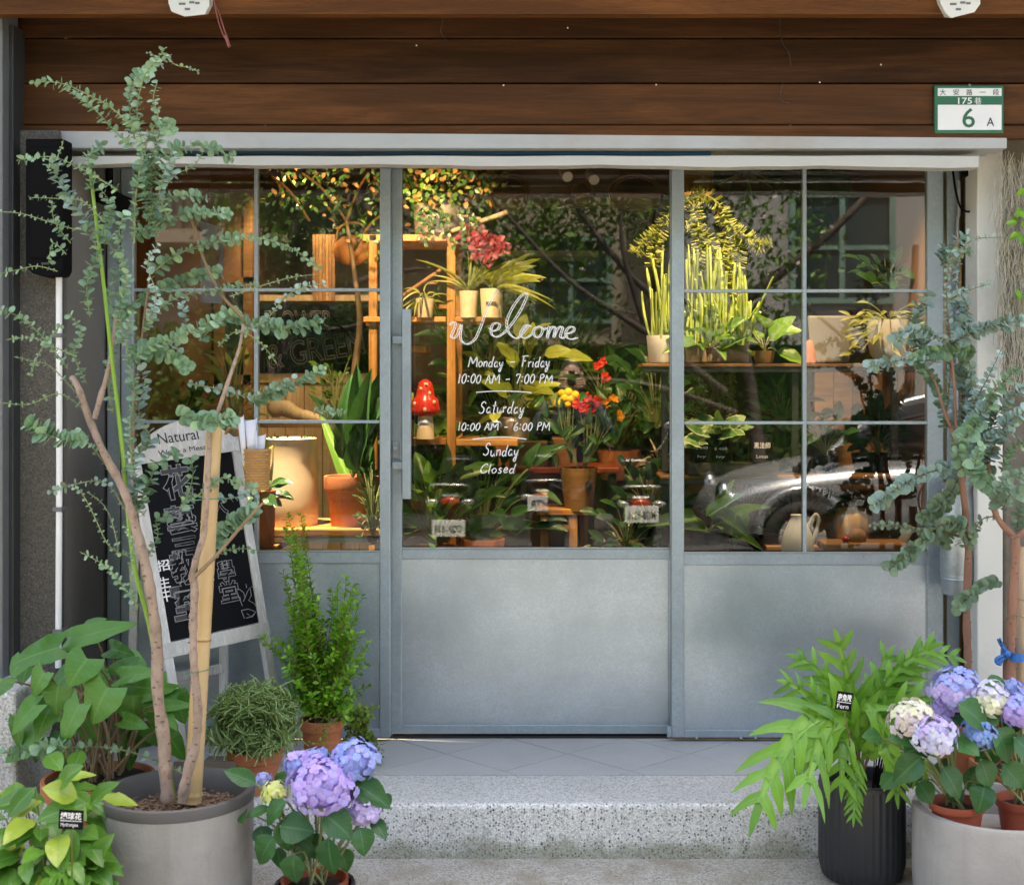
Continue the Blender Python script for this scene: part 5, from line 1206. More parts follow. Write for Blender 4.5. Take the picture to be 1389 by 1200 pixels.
for (a, b), (c_, d_), wd in (((178, 985), (186, 690), .03), ((303, 1035), (304, 640), .03)):
    MB().bar(P(a, b, -.18 if a < 200 else .0 - .10), P(c_, d_, -.33 if a < 200 else -.16), wd, .022).build('rear_leg', ew, es, bevel=.003)
MB().bar(P(176, 930, -.2), P(306, 905, -.12), .034, .018).build('cross_bar', ew, es, bevel=.003)
tgc = MB()
o_ = E(*inv(258, 845), .03); tt = thing('plant_tag', 'black name card with white lettering clipped under the chalkboard text on the easel', 'plant label', o_)
Rm = Matrix.Translation(o_) @ Matrix.Rotation(R(-18), 4, 'Z') @ Matrix.Rotation(R(7), 4, 'Y')
MB().box(-.038, .038, -.0012, .0012, -.028, .026).xf(Rm).build('card', M['chalkboard'], tt)
text('lettering', '奧斯汀', tt, Rm @ Matrix.Translation((0, -.0022, .011)) @ FACE, M['white_paint'], .015, .055, bold=.01)
text('lettering', 'Rose Green', tt, Rm @ Matrix.Translation((0, -.0022, -.017)) @ FACE, M['white_paint'], .014, .068)
MB().box(-.034, .034, -.002, -.0013, -.004, -.002).xf(Rm).build('ruled_line', M['white_paint'], tt)
MB().tube([o_ + Vector((.012, 0, -.02)), o_ + Vector((-.02, -.02, -.30))], .0016, 5).build('stick', M['euc_trunk_red'], tt)

# wooden crate slats under rosemary
cr = thing('wooden_trough', 'weathered slatted wooden trough behind the big grey pot', 'trough', Vector((X(275, -.5), -.5, 0)))
for k in range(4):
    zz = .015 + k * .027
    MB().box(X(235, -.72), X(320, -.72), -.725 + .002 * k, -.71, zz, zz + .022).build('slat', wood('grey_weathered_slat', (.16, .12, .09), (.30, .25, .20), 1, 'X', .8) if k == 0 else bpy.data.materials['grey_weathered_slat'], cr, bevel=.002)
MB().box(X(238, -.7), X(316, -.7), -.70, -.30, .012, .02).build('base_board', bpy.data.materials['grey_weathered_slat'], cr)

# wicker basket with paper rolls on the easel ---------------------------------------
yk = -.36
c = P(349, 664, yk); rb_t = U(16.5, yk); hb_ = U(54, yk)
bk = thing('wicker_basket', 'narrow woven wicker basket hanging from the easel with white paper inside', 'basket', c)
wv = MB(); rows = 15; n = 32
for i in range(rows):
    z = hb_ * (i + .5) / rows; r = rb_t * (.86 + .14 * z / hb_)
    pts = [c + Vector(((r + .0022 * math.cos(k * math.pi / 2 + (i % 2) * math.pi)) * math.cos(2 * math.pi * k / n), (r + .0022 * math.cos(k * math.pi / 2 + (i % 2) * math.pi)) * math.sin(2 * math.pi * k / n) * .8, z)) for k in range(n + 1)]
    wv.tube(pts, hb_ / rows * .52, 6, cap=False)
wick = plain('honey_wicker', (.42, .215, .065), .55, 0, .3, 40, .3)
wv.build('woven_wall', wick, bk, smooth=60)
st = MB()
for k in range(16):
    a = 2 * math.pi * k / 16; st.tube([c + Vector((rb_t * .87 * math.cos(a), rb_t * .7 * math.sin(a), 0)), c + Vector((rb_t * 1.0 * math.cos(a), rb_t * .8 * math.sin(a), hb_))], .0022, 5)
st.build('stake', wick, bk)
MB().tube([c + Vector((rb_t * 1.03 * math.cos(2 * math.pi * k / 24), rb_t * .83 * math.sin(2 * math.pi * k / 24), hb_)) for k in range(25)], .0045, 7, cap=False).build('rim', wick, bk, smooth=60)
MB().tube(crs([c + Vector((-rb_t, 0, hb_ - .01)), P(331, 592, yk), P(323, 581, yk), P(312, 580, yk + .05), P(306, 588, yk + .08)], 6), .0055, 7).build('handle', wick, bk, smooth=60)
MB().lathe([(.001, .004), (rb_t * .84, .004)], c, 20).build('bottom', wick, bk)
for i, (px0, px1, t0, t1, py) in enumerate(((326, 338, 322, 331, 566), (334, 346, 331, 349, 570), (342, 352, 340, 349, 585), (350, 357, 347, 361, 591), (336, 348, 333, 341, 590))):
    a, b = P((px0 + px1) / 2, 630, yk - .01 + .008 * i), P((t0 + t1) / 2, py, yk - .005 + .008 * i); d = (b - a).normalized()
    K = 9; vs = []
    for (p, r) in ((a, .008), (b, U((t1 - t0) / 2, yk))):
        for k in range(K):
            an = -2.4 + 4.8 * k / (K - 1); vs.append(p + Vector((math.sin(an) * r, -math.cos(an) * r * .6, (an * .004 if p is b else 0))))
    o = MB().add(vs, [(k, k + 1, K + k + 1, K + k) for k in range(K - 1)]).build('paper_roll', plain('white_paper', (.66, .66, .72), .7, 0, .05, 10) if i == 0 else bpy.data.materials['white_paper'], loc=a, smooth=180)
    sd = o.modifiers.new('thick', 'SOLIDIFY'); sd.thickness = .0006
    tag(o, ['tall slim white paper roll at the back left of the wicker basket', 'widest white paper roll in the middle of the wicker basket', 'short white paper roll between two others in the basket', 'rightmost white paper cone leaning out of the wicker basket', 'front white paper roll lowest in the wicker basket'][i], 'paper')

# galvanised can at right ---------------------------------------------------------
yc = -.16
c = P(1299, 805, yc); k_ = U(1, yc)
gc = thing('galvanised_can', 'tall galvanised metal can hung beside the right window', 'can', c)
MB().lathe([(.001, 0), (20 * k_, 0), (21.5 * k_, 3 * k_), (22.5 * k_, 20 * k_), (23.2 * k_, 21.5 * k_), (22.6 * k_, 23 * k_), (23.3 * k_, 25 * k_), (22.7 * k_, 27 * k_), (23.4 * k_, 29 * k_), (24.2 * k_, 100 * k_), (22 * k_, 130 * k_), (19.5 * k_, 140 * k_), (21.5 * k_, 147 * k_), (22.5 * k_, 149 * k_), (21 * k_, 150 * k_), (18 * k_, 140 * k_)], c, 40).build('body', M['galv_can'], gc, smooth=40)
MB().tube(crs([c + Vector((-20 * k_, 0, 142 * k_)), c + Vector((-27 * k_, -.01, 120 * k_)), c + Vector((-23 * k_, 0, 96 * k_))], 6), .004, 6).build('handle', M['galv_can'], gc, smooth=60)
MB().bar(c + Vector((0, .06, 138 * k_)), c + Vector((0, .07, 152 * k_)), .02, .01).build('hook', M['black_metal'], gc)

# hanging moss on the right column -----------------------------------------------
ym = -.33
hm = thing('hanging_moss', 'long pale tangled hanging moss on the right column', 'moss', P(1375, 215, ym))
mb = MB()
for i in range(330):
    x0 = rnd.uniform(1357, 1400); yy = 205 + rnd.random() ** 1.3 * 240; ln = rnd.uniform(40, 150); pts = []; x = x0
    a = rnd.uniform(0, 6)
    for k in range(8):
        x += rnd.uniform(-5, 5) + 1.5 * math.sin(a + k); pts.append(P(x, min(yy + ln * k / 7, 530), ym + rnd.uniform(-.03, .03)))
    mb.tube(crs(pts, 3), rnd.uniform(.0006, .0012), 4, cap=False)
stuff(mb.build('moss_strands', M['moss'], hm))
F = Foliage(); st = MB()
cl = thing('climbing_plant', 'bright green leafy climber at the right edge beside the hanging moss', 'plant', P(1392, 330, ym - .02))
for k in range(26):
    b = P(rnd.uniform(1378, 1410), rnd.uniform(255, 330) if k < 20 else rnd.uniform(390, 410), ym - .06 + rnd.uniform(-.03, .03)); F.leaf('oval', M['lf_shrub'], b, Vector((rnd.uniform(-1, .6), -.4, rnd.uniform(-.6, .4))), Vector((0, -1, .6)) + rv(.3), U(18, ym), U(8, ym))
st.tube(crs([P(1395, 420, ym), P(1388, 360, ym - .03), P(1394, 300, ym - .04), P(1386, 255, ym - .04)], 6), .003, 6)
st.build('stem', M['twig_green'], cl); F.emit(cl)
# ================================================================ THE STREET OPPOSITE (seen in the glass)
def leafcloud(mb, centres, n, s, mi=0):
    for _ in range(n):
        c, r = rnd.choice(centres); d = rv().normalized() * (rnd.random() ** .45)
        p = Vector(c) + Vector((d.x * r[0], d.y * r[1], d.z * r[2])); a = rv().normalized(); b = a.cross(rv()).normalized(); q = s * rnd.uniform(.6, 1.3)
        mb.add([p - a * q, p + b * q * .45, p + a * q, p - b * q * .45], [(0, 1, 2, 3)], mi)
def tree(label, x, y, h, lean, blobs, nleaf, ls, limbs, blossoms=0):
    t = thing('street_tree', label, 'tree', (x, y, -.3), 'trees across the street')
    mb = MB(); top = Vector((x + lean, y, -.3 + h * .55))
    mb.tube(crs([(x, y, -.3), (x + lean * .3, y, h * .2), top], 6), [.08 - .004 * i for i in range(13)], 10)
    mb.build('trunk', M['trunk_dark'], t, smooth=60)
    for pts, r in limbs:
        c = crs(pts, 6); MB().tube(c, [r * (1 - .75 * i / len(c)) for i in range(len(c))], 8).build('limb', M['trunk_dark'], t, smooth=60)
    mb = MB(); leafcloud(mb, blobs, nleaf, ls)
    if blossoms: leafcloud(mb, blobs, blossoms, .03, 1)
    stuff(mb.build('crown', [M['lf_tree'], M['blossom']], t))
M['trunk_dark'] = plain('dark_tree_bark', (.06, .05, .042), .85, 0, .35, 25, .6)
M['bld_white'] = plain('pale_rendered_building', (.25, .245, .24), .8, 0, .2, 1.2, .1)
M['bld_beige'] = plain('beige_tiled_building', (.26, .22, .17), .75, 0, .15, 2, .1)
M['bld_glass'] = plain('dark_window_glass', (.02, .035, .035), .12, 0, .2, 2, 0)
M['bld_frame'] = plain('green_window_frame', (.12, .20, .17), .5)
def building(label, x0, x1, y, h, mat, wins, balc):
    t = thing('apartment_building', label, 'building', ((x0 + x1) / 2, y, -.3))
    MB().box(x0, x1, y - 5, y, -.3, h).build('wall', mat, t)
    MB().box(x0 - .2, x1 + .2, y - 5, y + .25, h, h + .3).build('roof', M['reveal'], t)
    for a, b, c, d in wins:
        f = MB().box(a, b, y - .02, y + .06, c, c + .08).box(a, b, y - .02, y + .06, d - .08, d).box(a, a + .08, y - .02, y + .06, c + .08, d - .08).box(b - .08, b, y - .02, y + .06, c + .08, d - .08).box((a + b) / 2 - .04, (a + b) / 2 + .04, y - .02, y + .05, c + .08, d - .08).box(a + .08, b - .08, y - .015, y + .045, (c + d) / 2 - .03, (c + d) / 2 + .03).build('window', M['bld_frame'], t)
        MB().box(a + .06, b - .06, y - .03, y + .02, c + .06, d - .06).build('pane', M['bld_glass'], f)
    for a, b, c in balc:
        sl = MB().box(a, b, y, y + 1.0, c, c + .18).build('balcony', mat, t)
        mb = MB().box(a, b, y + .95, y + 1.0, c + 1.05, c + 1.12)
        k = int((b - a) / .13)
        for i in range(k): mb.box(a + .13 * i, a + .13 * i + .03, y + .96, y + .99, c + .18, c + 1.05)
        mb.build('railing', M['dark_metal'], sl)
o = MB().box(-40, 40, -14.5, -9.6, -.298, -.17).build('far_pavement', M['pavement']); struct(o)
building('beige apartment block with railed balconies across the street', -14, -1.2, -14.5, 7.6, M['bld_beige'], [(-5.6, -4.2, 1.0, 2.4), (-3.6, -2.0, 1.0, 2.4), (-5.6, -4.2, 4.2, 5.6), (-3.6, -2.0, 4.2, 5.6), (-10, -8, 4, 5.6)], [(-6.2, -1.6, 3.2), (-6.2, -1.6, 6.2), (-12, -7, 3.2)])
building('pale rendered house with green window frames across the street', 1.4, 14, -13.6, 7.2, M['bld_white'], [(3.05, 4.5, 2.35, 3.9), (6, 8, 2.3, 4.2), (3.0, 4.6, 5.2, 7), (9, 11, 2.3, 4.2)], [])
building('dark brick infill building between the two houses across the street', -1.15, 1.35, -16.5, 7.4, M['bld_beige'], [(-.6, .7, 2.2, 3.6)], [])
hd_ = thing('garden_hedge', 'dense green hedge across the street', 'hedge', (-1, -9.8, -.17))
mb = MB(); bl = [((rnd.uniform(-6.5, 2.6), -9.9 + rnd.uniform(-.5, .3), rnd.uniform(.2, 2.1)), (.75, .45, .6)) for _ in range(70)]
leafcloud(mb, bl, 26000, .05); stuff(mb.build('hedge_leaves', M['lf_tree'], hd_))
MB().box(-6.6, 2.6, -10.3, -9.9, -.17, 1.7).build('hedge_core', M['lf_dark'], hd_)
tree('spreading street tree with dark crossing limbs and pale blossom', 1.9, -7.9, 6.2, -.5, [((rnd.uniform(-1.6, 2.4), -8.2 + rnd.uniform(-.9, .7), rnd.uniform(2.2, 5.6)), (.8, .7, .55)) for _ in range(34)], 13000, .05,
     [([(1.5, -7.9, 1.2), (.75, -7.6, 1.75), (0, -7.4, 2.25), (-.7, -7.3, 3.0)], .045), ([(1.5, -7.9, 1.5), (.6, -7.7, 2.3), (.05, -7.6, 3.0), (-.2, -7.5, 3.6)], .04), ([(.72, -7.6, 1.85), (.5, -7.5, 2.6), (.56, -7.5, 3.4)], .03), ([(1.6, -7.9, 1.0), (.7, -7.5, 1.28), (-.4, -7.3, 1.34)], .035), ([(1.6, -8, 2), (2.6, -8, 2.8), (3.4, -8, 3.7)], .06)], 900)
tree('leafy street tree before the beige block', -2.9, -8.2, 6.0, .25, [((rnd.uniform(-4.3, -1.0), -8.4 + rnd.uniform(-.9, .6), rnd.uniform(2.7, 5.6)), (.8, .7, .55)) for _ in range(30)], 13000, .05,
     [([(-2.8, -8.2, 1.4), (-2.4, -8, 2.0), (-1.9, -8, 2.3), (-1.4, -8, 2.4)], .06), ([(-2.85, -8.2, 1.3), (-3.3, -8.1, 2.2), (-3.5, -8, 3.2)], .06), ([(-2.5, -8.1, 1.8), (-2.0, -8, 1.85), (-1.3, -8, 2.2)], .03)])
tree('bare-limbed young street tree before the pale house', 3.4, -8.6, 5.4, .1, [((rnd.uniform(2.2, 6.2), -9.0 + rnd.uniform(-.6, .6), rnd.uniform(3.6, 5.6)), (.8, .6, .5)) for _ in range(20)], 6000, .05,
     [([(3.4, -8.6, 1.4), (3.9, -8.5, 2.1), (4.6, -8.4, 2.6)], .04), ([(3.4, -8.6, 1.0), (2.9, -8.5, 1.6), (2.3, -8.4, 2.1)], .035)])

# scooters
M['scoot_body'] = plain('dark_scooter_paint', (.02, .022, .026), .25, .1, .1, 4, 0)
M['scoot_red'] = plain('red_lens', (.35, .01, .01), .2)
M['rubber'] = plain('tyre_rubber', (.015, .015, .015), .8)
M['chrome'] = plain('bright_metal', (.7, .7, .7), .15, 1, .05, 5, 0)
def scooter(label, x, y, plate, hand, pz):
    t = thing('scooter', label, 'scooter', (x, y, -.3), 'scooters parked facing away across the lane')
    g = -.3
    for dy in (.0, -1.22):
        wv_ = MB(); wv_.tube([(x + .0, y + dy + .21 * math.cos(2 * math.pi * k / 24), g + .25 + .21 * math.sin(2 * math.pi * k / 24)) for k in range(25)], .045, 8, cap=False)
        wh = wv_.build('wheel', M['rubber'], t, smooth=60)
        MB().tube([(x - .03, y + dy, g + .25), (x + .03, y + dy, g + .25)], .13, 14).build('rim', M['chrome'], wh, smooth=40)
    tail = [(-.12, .10, .52), (.12, .10, .52), (.15, -.5, .40), (-.15, -.5, .40), (-.09, .16, .72), (.09, .16, .72), (.15, -.5, .76), (-.15, -.5, .76)]
    o = MB().hexa([(x + a, y + b, g + c) for a, b, c in tail]).build('tail_body', M['scoot_body'], t, bevel=.03, seg=3)
    MB().hexa([(x + a, y + b, g + c) for a, b, c in ((-.12, .05, .765), (.12, .05, .765), (.13, -.62, .72), (-.13, -.62, .72), (-.09, .0, .83), (.09, 0, .83), (.1, -.6, .78), (-.1, -.6, .78))]).build('seat', M['black'], t, bevel=.02, seg=2)
    MB().hexa([(x + a, y + b, g + c) for a, b, c in ((-.13, -.48, .22), (.13, -.48, .22), (.13, -.95, .22), (-.13, -.95, .22), (-.13, -.48, .32), (.13, -.48, .32), (.13, -.95, .30), (-.13, -.95, .30))]).build('footboard', M['scoot_body'], t, bevel=.01)
    MB().hexa([(x + a, y + b, g + c) for a, b, c in ((-.2, -.98, .28), (.2, -.98, .28), (.16, -1.1, .28), (-.16, -1.1, .28), (-.16, -.86, .95), (.16, -.86, .95), (.1, -.98, .97), (-.1, -.98, .97))]).build('front_shield', M['scoot_body'], t, bevel=.03, seg=3)
    MB().tube(crs([(x - .34, y - .78, g + 1.0), (x - .15, y - .85, g + 1.02), (x + .15, y - .85, g + 1.02), (x + .34, y - .78, g + 1.0)], 5), .016, 8).build('handlebar', M['black'], t, smooth=60)
    for s in (-1, 1):
        mr = MB().tube([(x + s * .2, y - .84, g + 1.02), (x + s * .30, y - .86, g + 1.2)], .006, 6).build('mirror', M['chrome'], t, smooth=60)
        MB().ball((x + s * .31, y - .85, g + 1.23), .062, n=12, m=8, sc=(1, .3, .62)).build('mirror_glass', M['chrome'], mr, smooth=180)
        MB().ball((x + s * .14, y + .16, g + .66), .04, sc=(1.5, .8, .7)).build('indicator', M['chrome'], t, smooth=180)
    MB().ball((x, y + .16, g + .66), .07, sc=(1.2, .4, .6)).build('tail_light', M['scoot_red'], t, smooth=180)
    MB().tube(crs([(x - .12, y + .12, g + .78), (x - .13, y + .24, g + .8), (x + .13, y + .24, g + .8), (x + .12, y + .12, g + .78)], 6), .011, 8).build('grab_rail', M['chrome'], t, smooth=60)
    MB().hexa([(x + a, y + b, g + c) for a, b, c in ((-.1, .28, .2), (.1, .28, .2), (.1, .2, .2), (-.1, .2, .2), (-.09, .23, .6), (.09, .23, .6), (.09, .12, .6), (-.09, .12, .6))]).build('mudguard', M['black'], t, bevel=.01)
    pl = MB().box(x - .13, x + .13, y + .285, y + .29, pz - .065, pz + .065).build('plate', M['sign_white'], t, bevel=.01)
    Tm = Matrix.Translation((x, y + .2925, pz - .006)) @ Matrix(((-1, 0, 0, 0), (0, 0, 1, 0), (0, 1, 0, 0), (0, 0, 0, 1)))
    text('lettering', plate, pl, Tm, M['black_ink'], .062, .215, bold=.008)
scooter('dark scooter with plate COX-638 parked across the lane', X(612, 5.75), -5.75 - .0, 'CQX-638', 0, Z(717, 5.46))
scooter('dark scooter with plate 5-HTR parked across the lane', X(738, 6.2), -6.2, '5-HTR', 0, Z(683, 5.9))
scooter('dark scooter with plate MGB-6216 parked across the lane', X(868, 5.55), -5.55, 'MGB-6216', 0, Z(698, 5.26))

# silver rounded car
M['car_silver'] = plain('silver_car_paint', (.42, .44, .47), .22, .7, .04, 3, 0)
M['car_glass'] = plain('dark_car_glass', (.012, .014, .016), .06)
cx0 = 1.15; cy0 = -6.1; cwid = 1.68; g = -.3
ct = thing('parked_car', 'rounded silver compact car parked across the lane', 'car', (cx0 + 2, cy0 - cwid / 2, g))
def loft(secs, n=14):
    mb = MB(); vs = []; m = len(secs)
    for (xx, zb, zt, hw, p) in secs:
        for k in range(n):
            a = 2 * math.pi * k / n + math.pi / n; ca, sa = math.cos(a), math.sin(a)
            vs.append((xx, cy0 - cwid / 2 + hw * math.copysign(abs(ca) ** p, ca), (zb + zt) / 2 + (zt - zb) / 2 * math.copysign(abs(sa) ** p, sa)))
    mb.add(vs, [(i * n + k, (i + 1) * n + k, (i + 1) * n + (k + 1) % n, i * n + (k + 1) % n) for i in range(m - 1) for k in range(n)] + [tuple(range(n)), tuple((m - 1) * n + k for k in range(n))[::-1]])
    return mb
b = loft([(cx0, g + .35, g + .55, .45, .7), (cx0 + .08, g + .28, g + .68, .66, .55), (cx0 + .35, g + .24, g + .82, .78, .5), (cx0 + .8, g + .22, g + .93, .83, .5), (cx0 + 1.3, g + .22, g + .98, .84, .45), (cx0 + 2.6, g + .22, g + 1.0, .84, .45), (cx0 + 3.4, g + .24, g + .97, .82, .5), (cx0 + 3.85, g + .3, g + .8, .72, .55), (cx0 + 4.0, g + .38, g + .6, .5, .7)]).build('body', M['car_silver'], ct, smooth=180)
b.modifiers.new('sub', 'SUBSURF').levels = 2; b.modifiers[-1].render_levels = 2
b = loft([(cx0 + .95, g + .9, g + .96, .7, .5), (cx0 + 1.5, g + .9, g + 1.36, .64, .5), (cx0 + 2.1, g + .9, g + 1.48, .6, .5), (cx0 + 2.8, g + .9, g + 1.42, .6, .5), (cx0 + 3.5, g + .9, g + 1.0, .66, .5)]).build('cabin', M['car_glass'], ct, smooth=180)
b.modifiers.new('sub', 'SUBSURF').levels = 2; b.modifiers[-1].render_levels = 2
MB().tube(crs([(cx0 + 1.0, cy0 - .12, g + .98), (cx0 + 1.5, cy0 - .19, g + 1.36), (cx0 + 2.1, cy0 - .22, g + 1.49), (cx0 + 2.9, cy0 - .22, g + 1.42), (cx0 + 3.5, cy0 - .18, g + 1.0)], 6), .04, 8).build('roof_rail', M['car_silver'], ct, smooth=60)
for xx in (cx0 + .78, cx0 + 3.2):
    for yy in (cy0 - .06, cy0 - cwid + .06):
        wh = MB().tube([(xx + .26 * math.cos(2 * math.pi * k / 28), yy, g + .31 + .26 * math.sin(2 * math.pi * k / 28)) for k in range(29)], .07, 8, cap=False).build('wheel', M['rubber'], ct, smooth=60)
        MB().tube([(xx, yy - .03, g + .31), (xx, yy + .05, g + .31)], .2, 16).build('rim', M['chrome'], wh, smooth=40)
    MB().tube([(xx + .36 * math.cos(math.pi * k / 16), cy0 - .03, g + .36 + .36 * math.sin(math.pi * k / 16)) for k in range(17)], .04, 8).build('fender', M['car_silver'], ct, smooth=60)
for s in (.3, -.3):
    MB().ball((cx0 + .16, cy0 - cwid / 2 + s * 1.9, g + .66), .12, n=14, m=10, sc=(.6, 1, 1)).build('headlight', M['chrome'], ct, smooth=180)
MB().box(cx0 - .05, cx0 + .1, cy0 - cwid + .35, cy0 - .35, g + .36, g + .52).build('bumper', M['scoot_body'], ct, bevel=.03)

# photographer, reflected in the door glass
pm_skin = plain('skin', (.42, .24, .17), .55); pm_coat = plain('navy_jacket', (.018, .022, .04), .8); pm_trou = plain('dark_trousers', (.02, .02, .024), .8); pm_hair = plain('dark_hair', (.02, .014, .01), .6)
ph = thing('person', 'person in a navy jacket photographing the shop from the lane', 'person', (0.03, -5.32, -.3))
def skinned(name, verts, edges, mats, lv=2):
    me = bpy.data.meshes.new(name); off = WL[ph.name]
    me.from_pydata([tuple(Vector(v[0]) - off) for v in verts], edges, []); o = bpy.data.objects.new(name, me); C.objects.link(o); o.parent = ph; WL[o.name] = off
    for m in mats: me.materials.append(m)
    o.modifiers.new('skin', 'SKIN'); sd = o.modifiers.new('sub', 'SUBSURF'); sd.levels = lv; sd.render_levels = lv
    for i, v in enumerate(verts): me.skin_vertices[0].data[i].radius = v[1] if isinstance(v[1], tuple) else (v[1], v[1])
    me.skin_vertices[0].data[0].use_root = True
    return o
x_, y_, g = .03, -5.32, -.3
skinned('jacket', [((x_, y_, .60), (.17, .12)), ((x_, y_, .82), (.17, .12)), ((x_, y_ + .01, 1.03), (.19, .12)), ((x_, y_ + .03, 1.15), (.08, .08)),
  ((x_ - .19, y_ + .01, 1.10), .075), ((x_ - .29, y_ + .10, .90), .058), ((x_ - .10, y_ + .23, 1.20), .042), ((x_ + .19, y_ + .01, 1.10), .075), ((x_ + .29, y_ + .10, .90), .058), ((x_ + .10, y_ + .23, 1.20), .042)],
  [(0, 1), (1, 2), (2, 3), (2, 4), (4, 5), (5, 6), (2, 7), (7, 8), (8, 9)], [pm_coat])
skinned('body', [((x_, y_, .58), (.15, .11)), ((x_ - .10, y_, .48), .095), ((x_ - .11, y_ + .01, .12), .065), ((x_ - .11, y_ - .01, -.2), .045), ((x_ - .12, y_ + .14, -.26), .035), ((x_ + .10, y_, .48), .095), ((x_ + .11, y_ + .01, .12), .065), ((x_ + .11, y_ - .01, -.2), .045), ((x_ + .12, y_ + .14, -.26), .035)],
  [(0, 1), (1, 2), (2, 3), (3, 4), (0, 5), (5, 6), (6, 7), (7, 8)], [pm_trou])
hdm = MB().ball((x_, y_ + .12, 1.36), .095, n=18, m=14, sc=(.82, .98, 1.22)).ball((x_, y_ + .215, 1.335), .02, n=10, m=6, sc=(.8, 1, 1.3)).ball((x_ - .08, y_ + .12, 1.355), .026, sc=(.4, .8, 1.2)).ball((x_ + .08, y_ + .12, 1.355), .026, sc=(.4, .8, 1.2)).tube([(x_, y_ + .05, 1.12), (x_, y_ + .1, 1.3)], .055, 12)
hdo = hdm.build('head', pm_skin, ph, smooth=180)
MB().ball((x_, y_ + .10, 1.40), .099, n=18, m=12, sc=(.86, .98, 1.0)).build('hair', pm_hair, ph, smooth=180)
for s in (-1, 1):
    MB().ball((x_ + s * .03, y_ + .208, 1.368), .012).build('eye', M['sign_white'], hdo, smooth=180)
    hm_ = MB().ball((x_ + s * .085, y_ + .245, 1.29), .036, n=12, m=8, sc=(.6, .8, 1.2))
    for k in range(4):
        z = 1.325 - .02 * k; hm_.tube(crs([(x_ + s * .085, y_ + .25, z), (x_ + s * .078, y_ + .288, z + .004), (x_ + s * .045, y_ + .305, z + .002), (x_ + s * .03, y_ + .295, z)], 4), .0085, 8)
    hm_.tube(crs([(x_ + s * .085, y_ + .235, 1.27), (x_ + s * .06, y_ + .225, 1.262), (x_ + s * .035, y_ + .235, 1.268)], 4), .0095, 8)
    hm_.build('hand', pm_skin, ph, smooth=60)
hc = thing('camera', 'black hand-held camera raised by the photographer', 'camera', (x_, -5.07, 1.28))
MB().box(x_ - .065, x_ + .065, -5.105, -5.06, 1.28, 1.365).box(x_ - .025, x_ + .025, -5.10, -5.065, 1.365, 1.392).build('camera_body', M['black'], hc, bevel=.006)
MB().tube([(x_, -5.06, 1.325), (x_, -5.012, 1.325)], .036, 20).build('lens', M['black_metal'], hc, smooth=40)
# ================================================================ THE SHOP INSIDE
M['in_floor'] = plain('shop_floor', (.12, .10, .085), .5, 0, .2, 4)
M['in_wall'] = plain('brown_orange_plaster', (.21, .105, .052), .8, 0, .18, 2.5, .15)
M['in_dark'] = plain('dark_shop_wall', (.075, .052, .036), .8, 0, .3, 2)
M['in_ceil'] = plain('shop_ceiling', (.17, .13, .09), .8, 0, .15, 2)
M['shelf'] = wood('orange_pine', (.34, .14, .035), (.62, .31, .095), 1, 'X', .5)
M['shelf_v'] = wood('orange_pine_upright', (.34, .14, .035), (.60, .30, .09), 1, 'Z', .5)
M['ply'] = wood('brown_plywood', (.20, .095, .035), (.36, .185, .07), .6, 'X', .6)
M['beige_wood'] = wood('beige_board', (.40, .28, .16), (.60, .46, .29), .8, 'Z', .6)
M['cream'] = plain('cream_glaze', (.66, .50, .33), .6, 0, .06, 4, .06)
M['beige_pot'] = plain('beige_ceramic', (.60, .47, .32), .55, 0, .08, 6)
M['white_pot'] = plain('white_ceramic', (.58, .55, .50), .5, 0, .06, 6)
M['brass'] = plain('brass', (.55, .38, .14), .3, .9, .1, 8)
M['straw'] = plain('straw', (.22, .13, .06), .8, 0, .3, 40, .5)
M['black_wood'] = wood('black_stained_wood', (.02, .018, .016), (.05, .042, .035), 1, 'X', .6)
def wallbox(n, *a, mat='in_wall'):
    o = MB().box(*a).build(n, M[mat]); struct(o); return o
wallbox('shop_floor', -1.9, 1.7, .05, 3.3, -.12, .0, mat='in_floor')
wallbox('shop_ceiling', -1.9, 1.7, .06, 3.3, 2.46, 2.55, mat='in_ceil')
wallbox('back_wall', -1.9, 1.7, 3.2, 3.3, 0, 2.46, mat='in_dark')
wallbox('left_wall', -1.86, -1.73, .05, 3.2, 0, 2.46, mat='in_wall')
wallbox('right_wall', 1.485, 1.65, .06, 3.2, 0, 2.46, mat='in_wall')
def fbox(px0, px1, py0, py1, y, d): return MB().box(X(px0, y), X(px1, y), y, y + d, Z(py1, y), Z(py0, y))
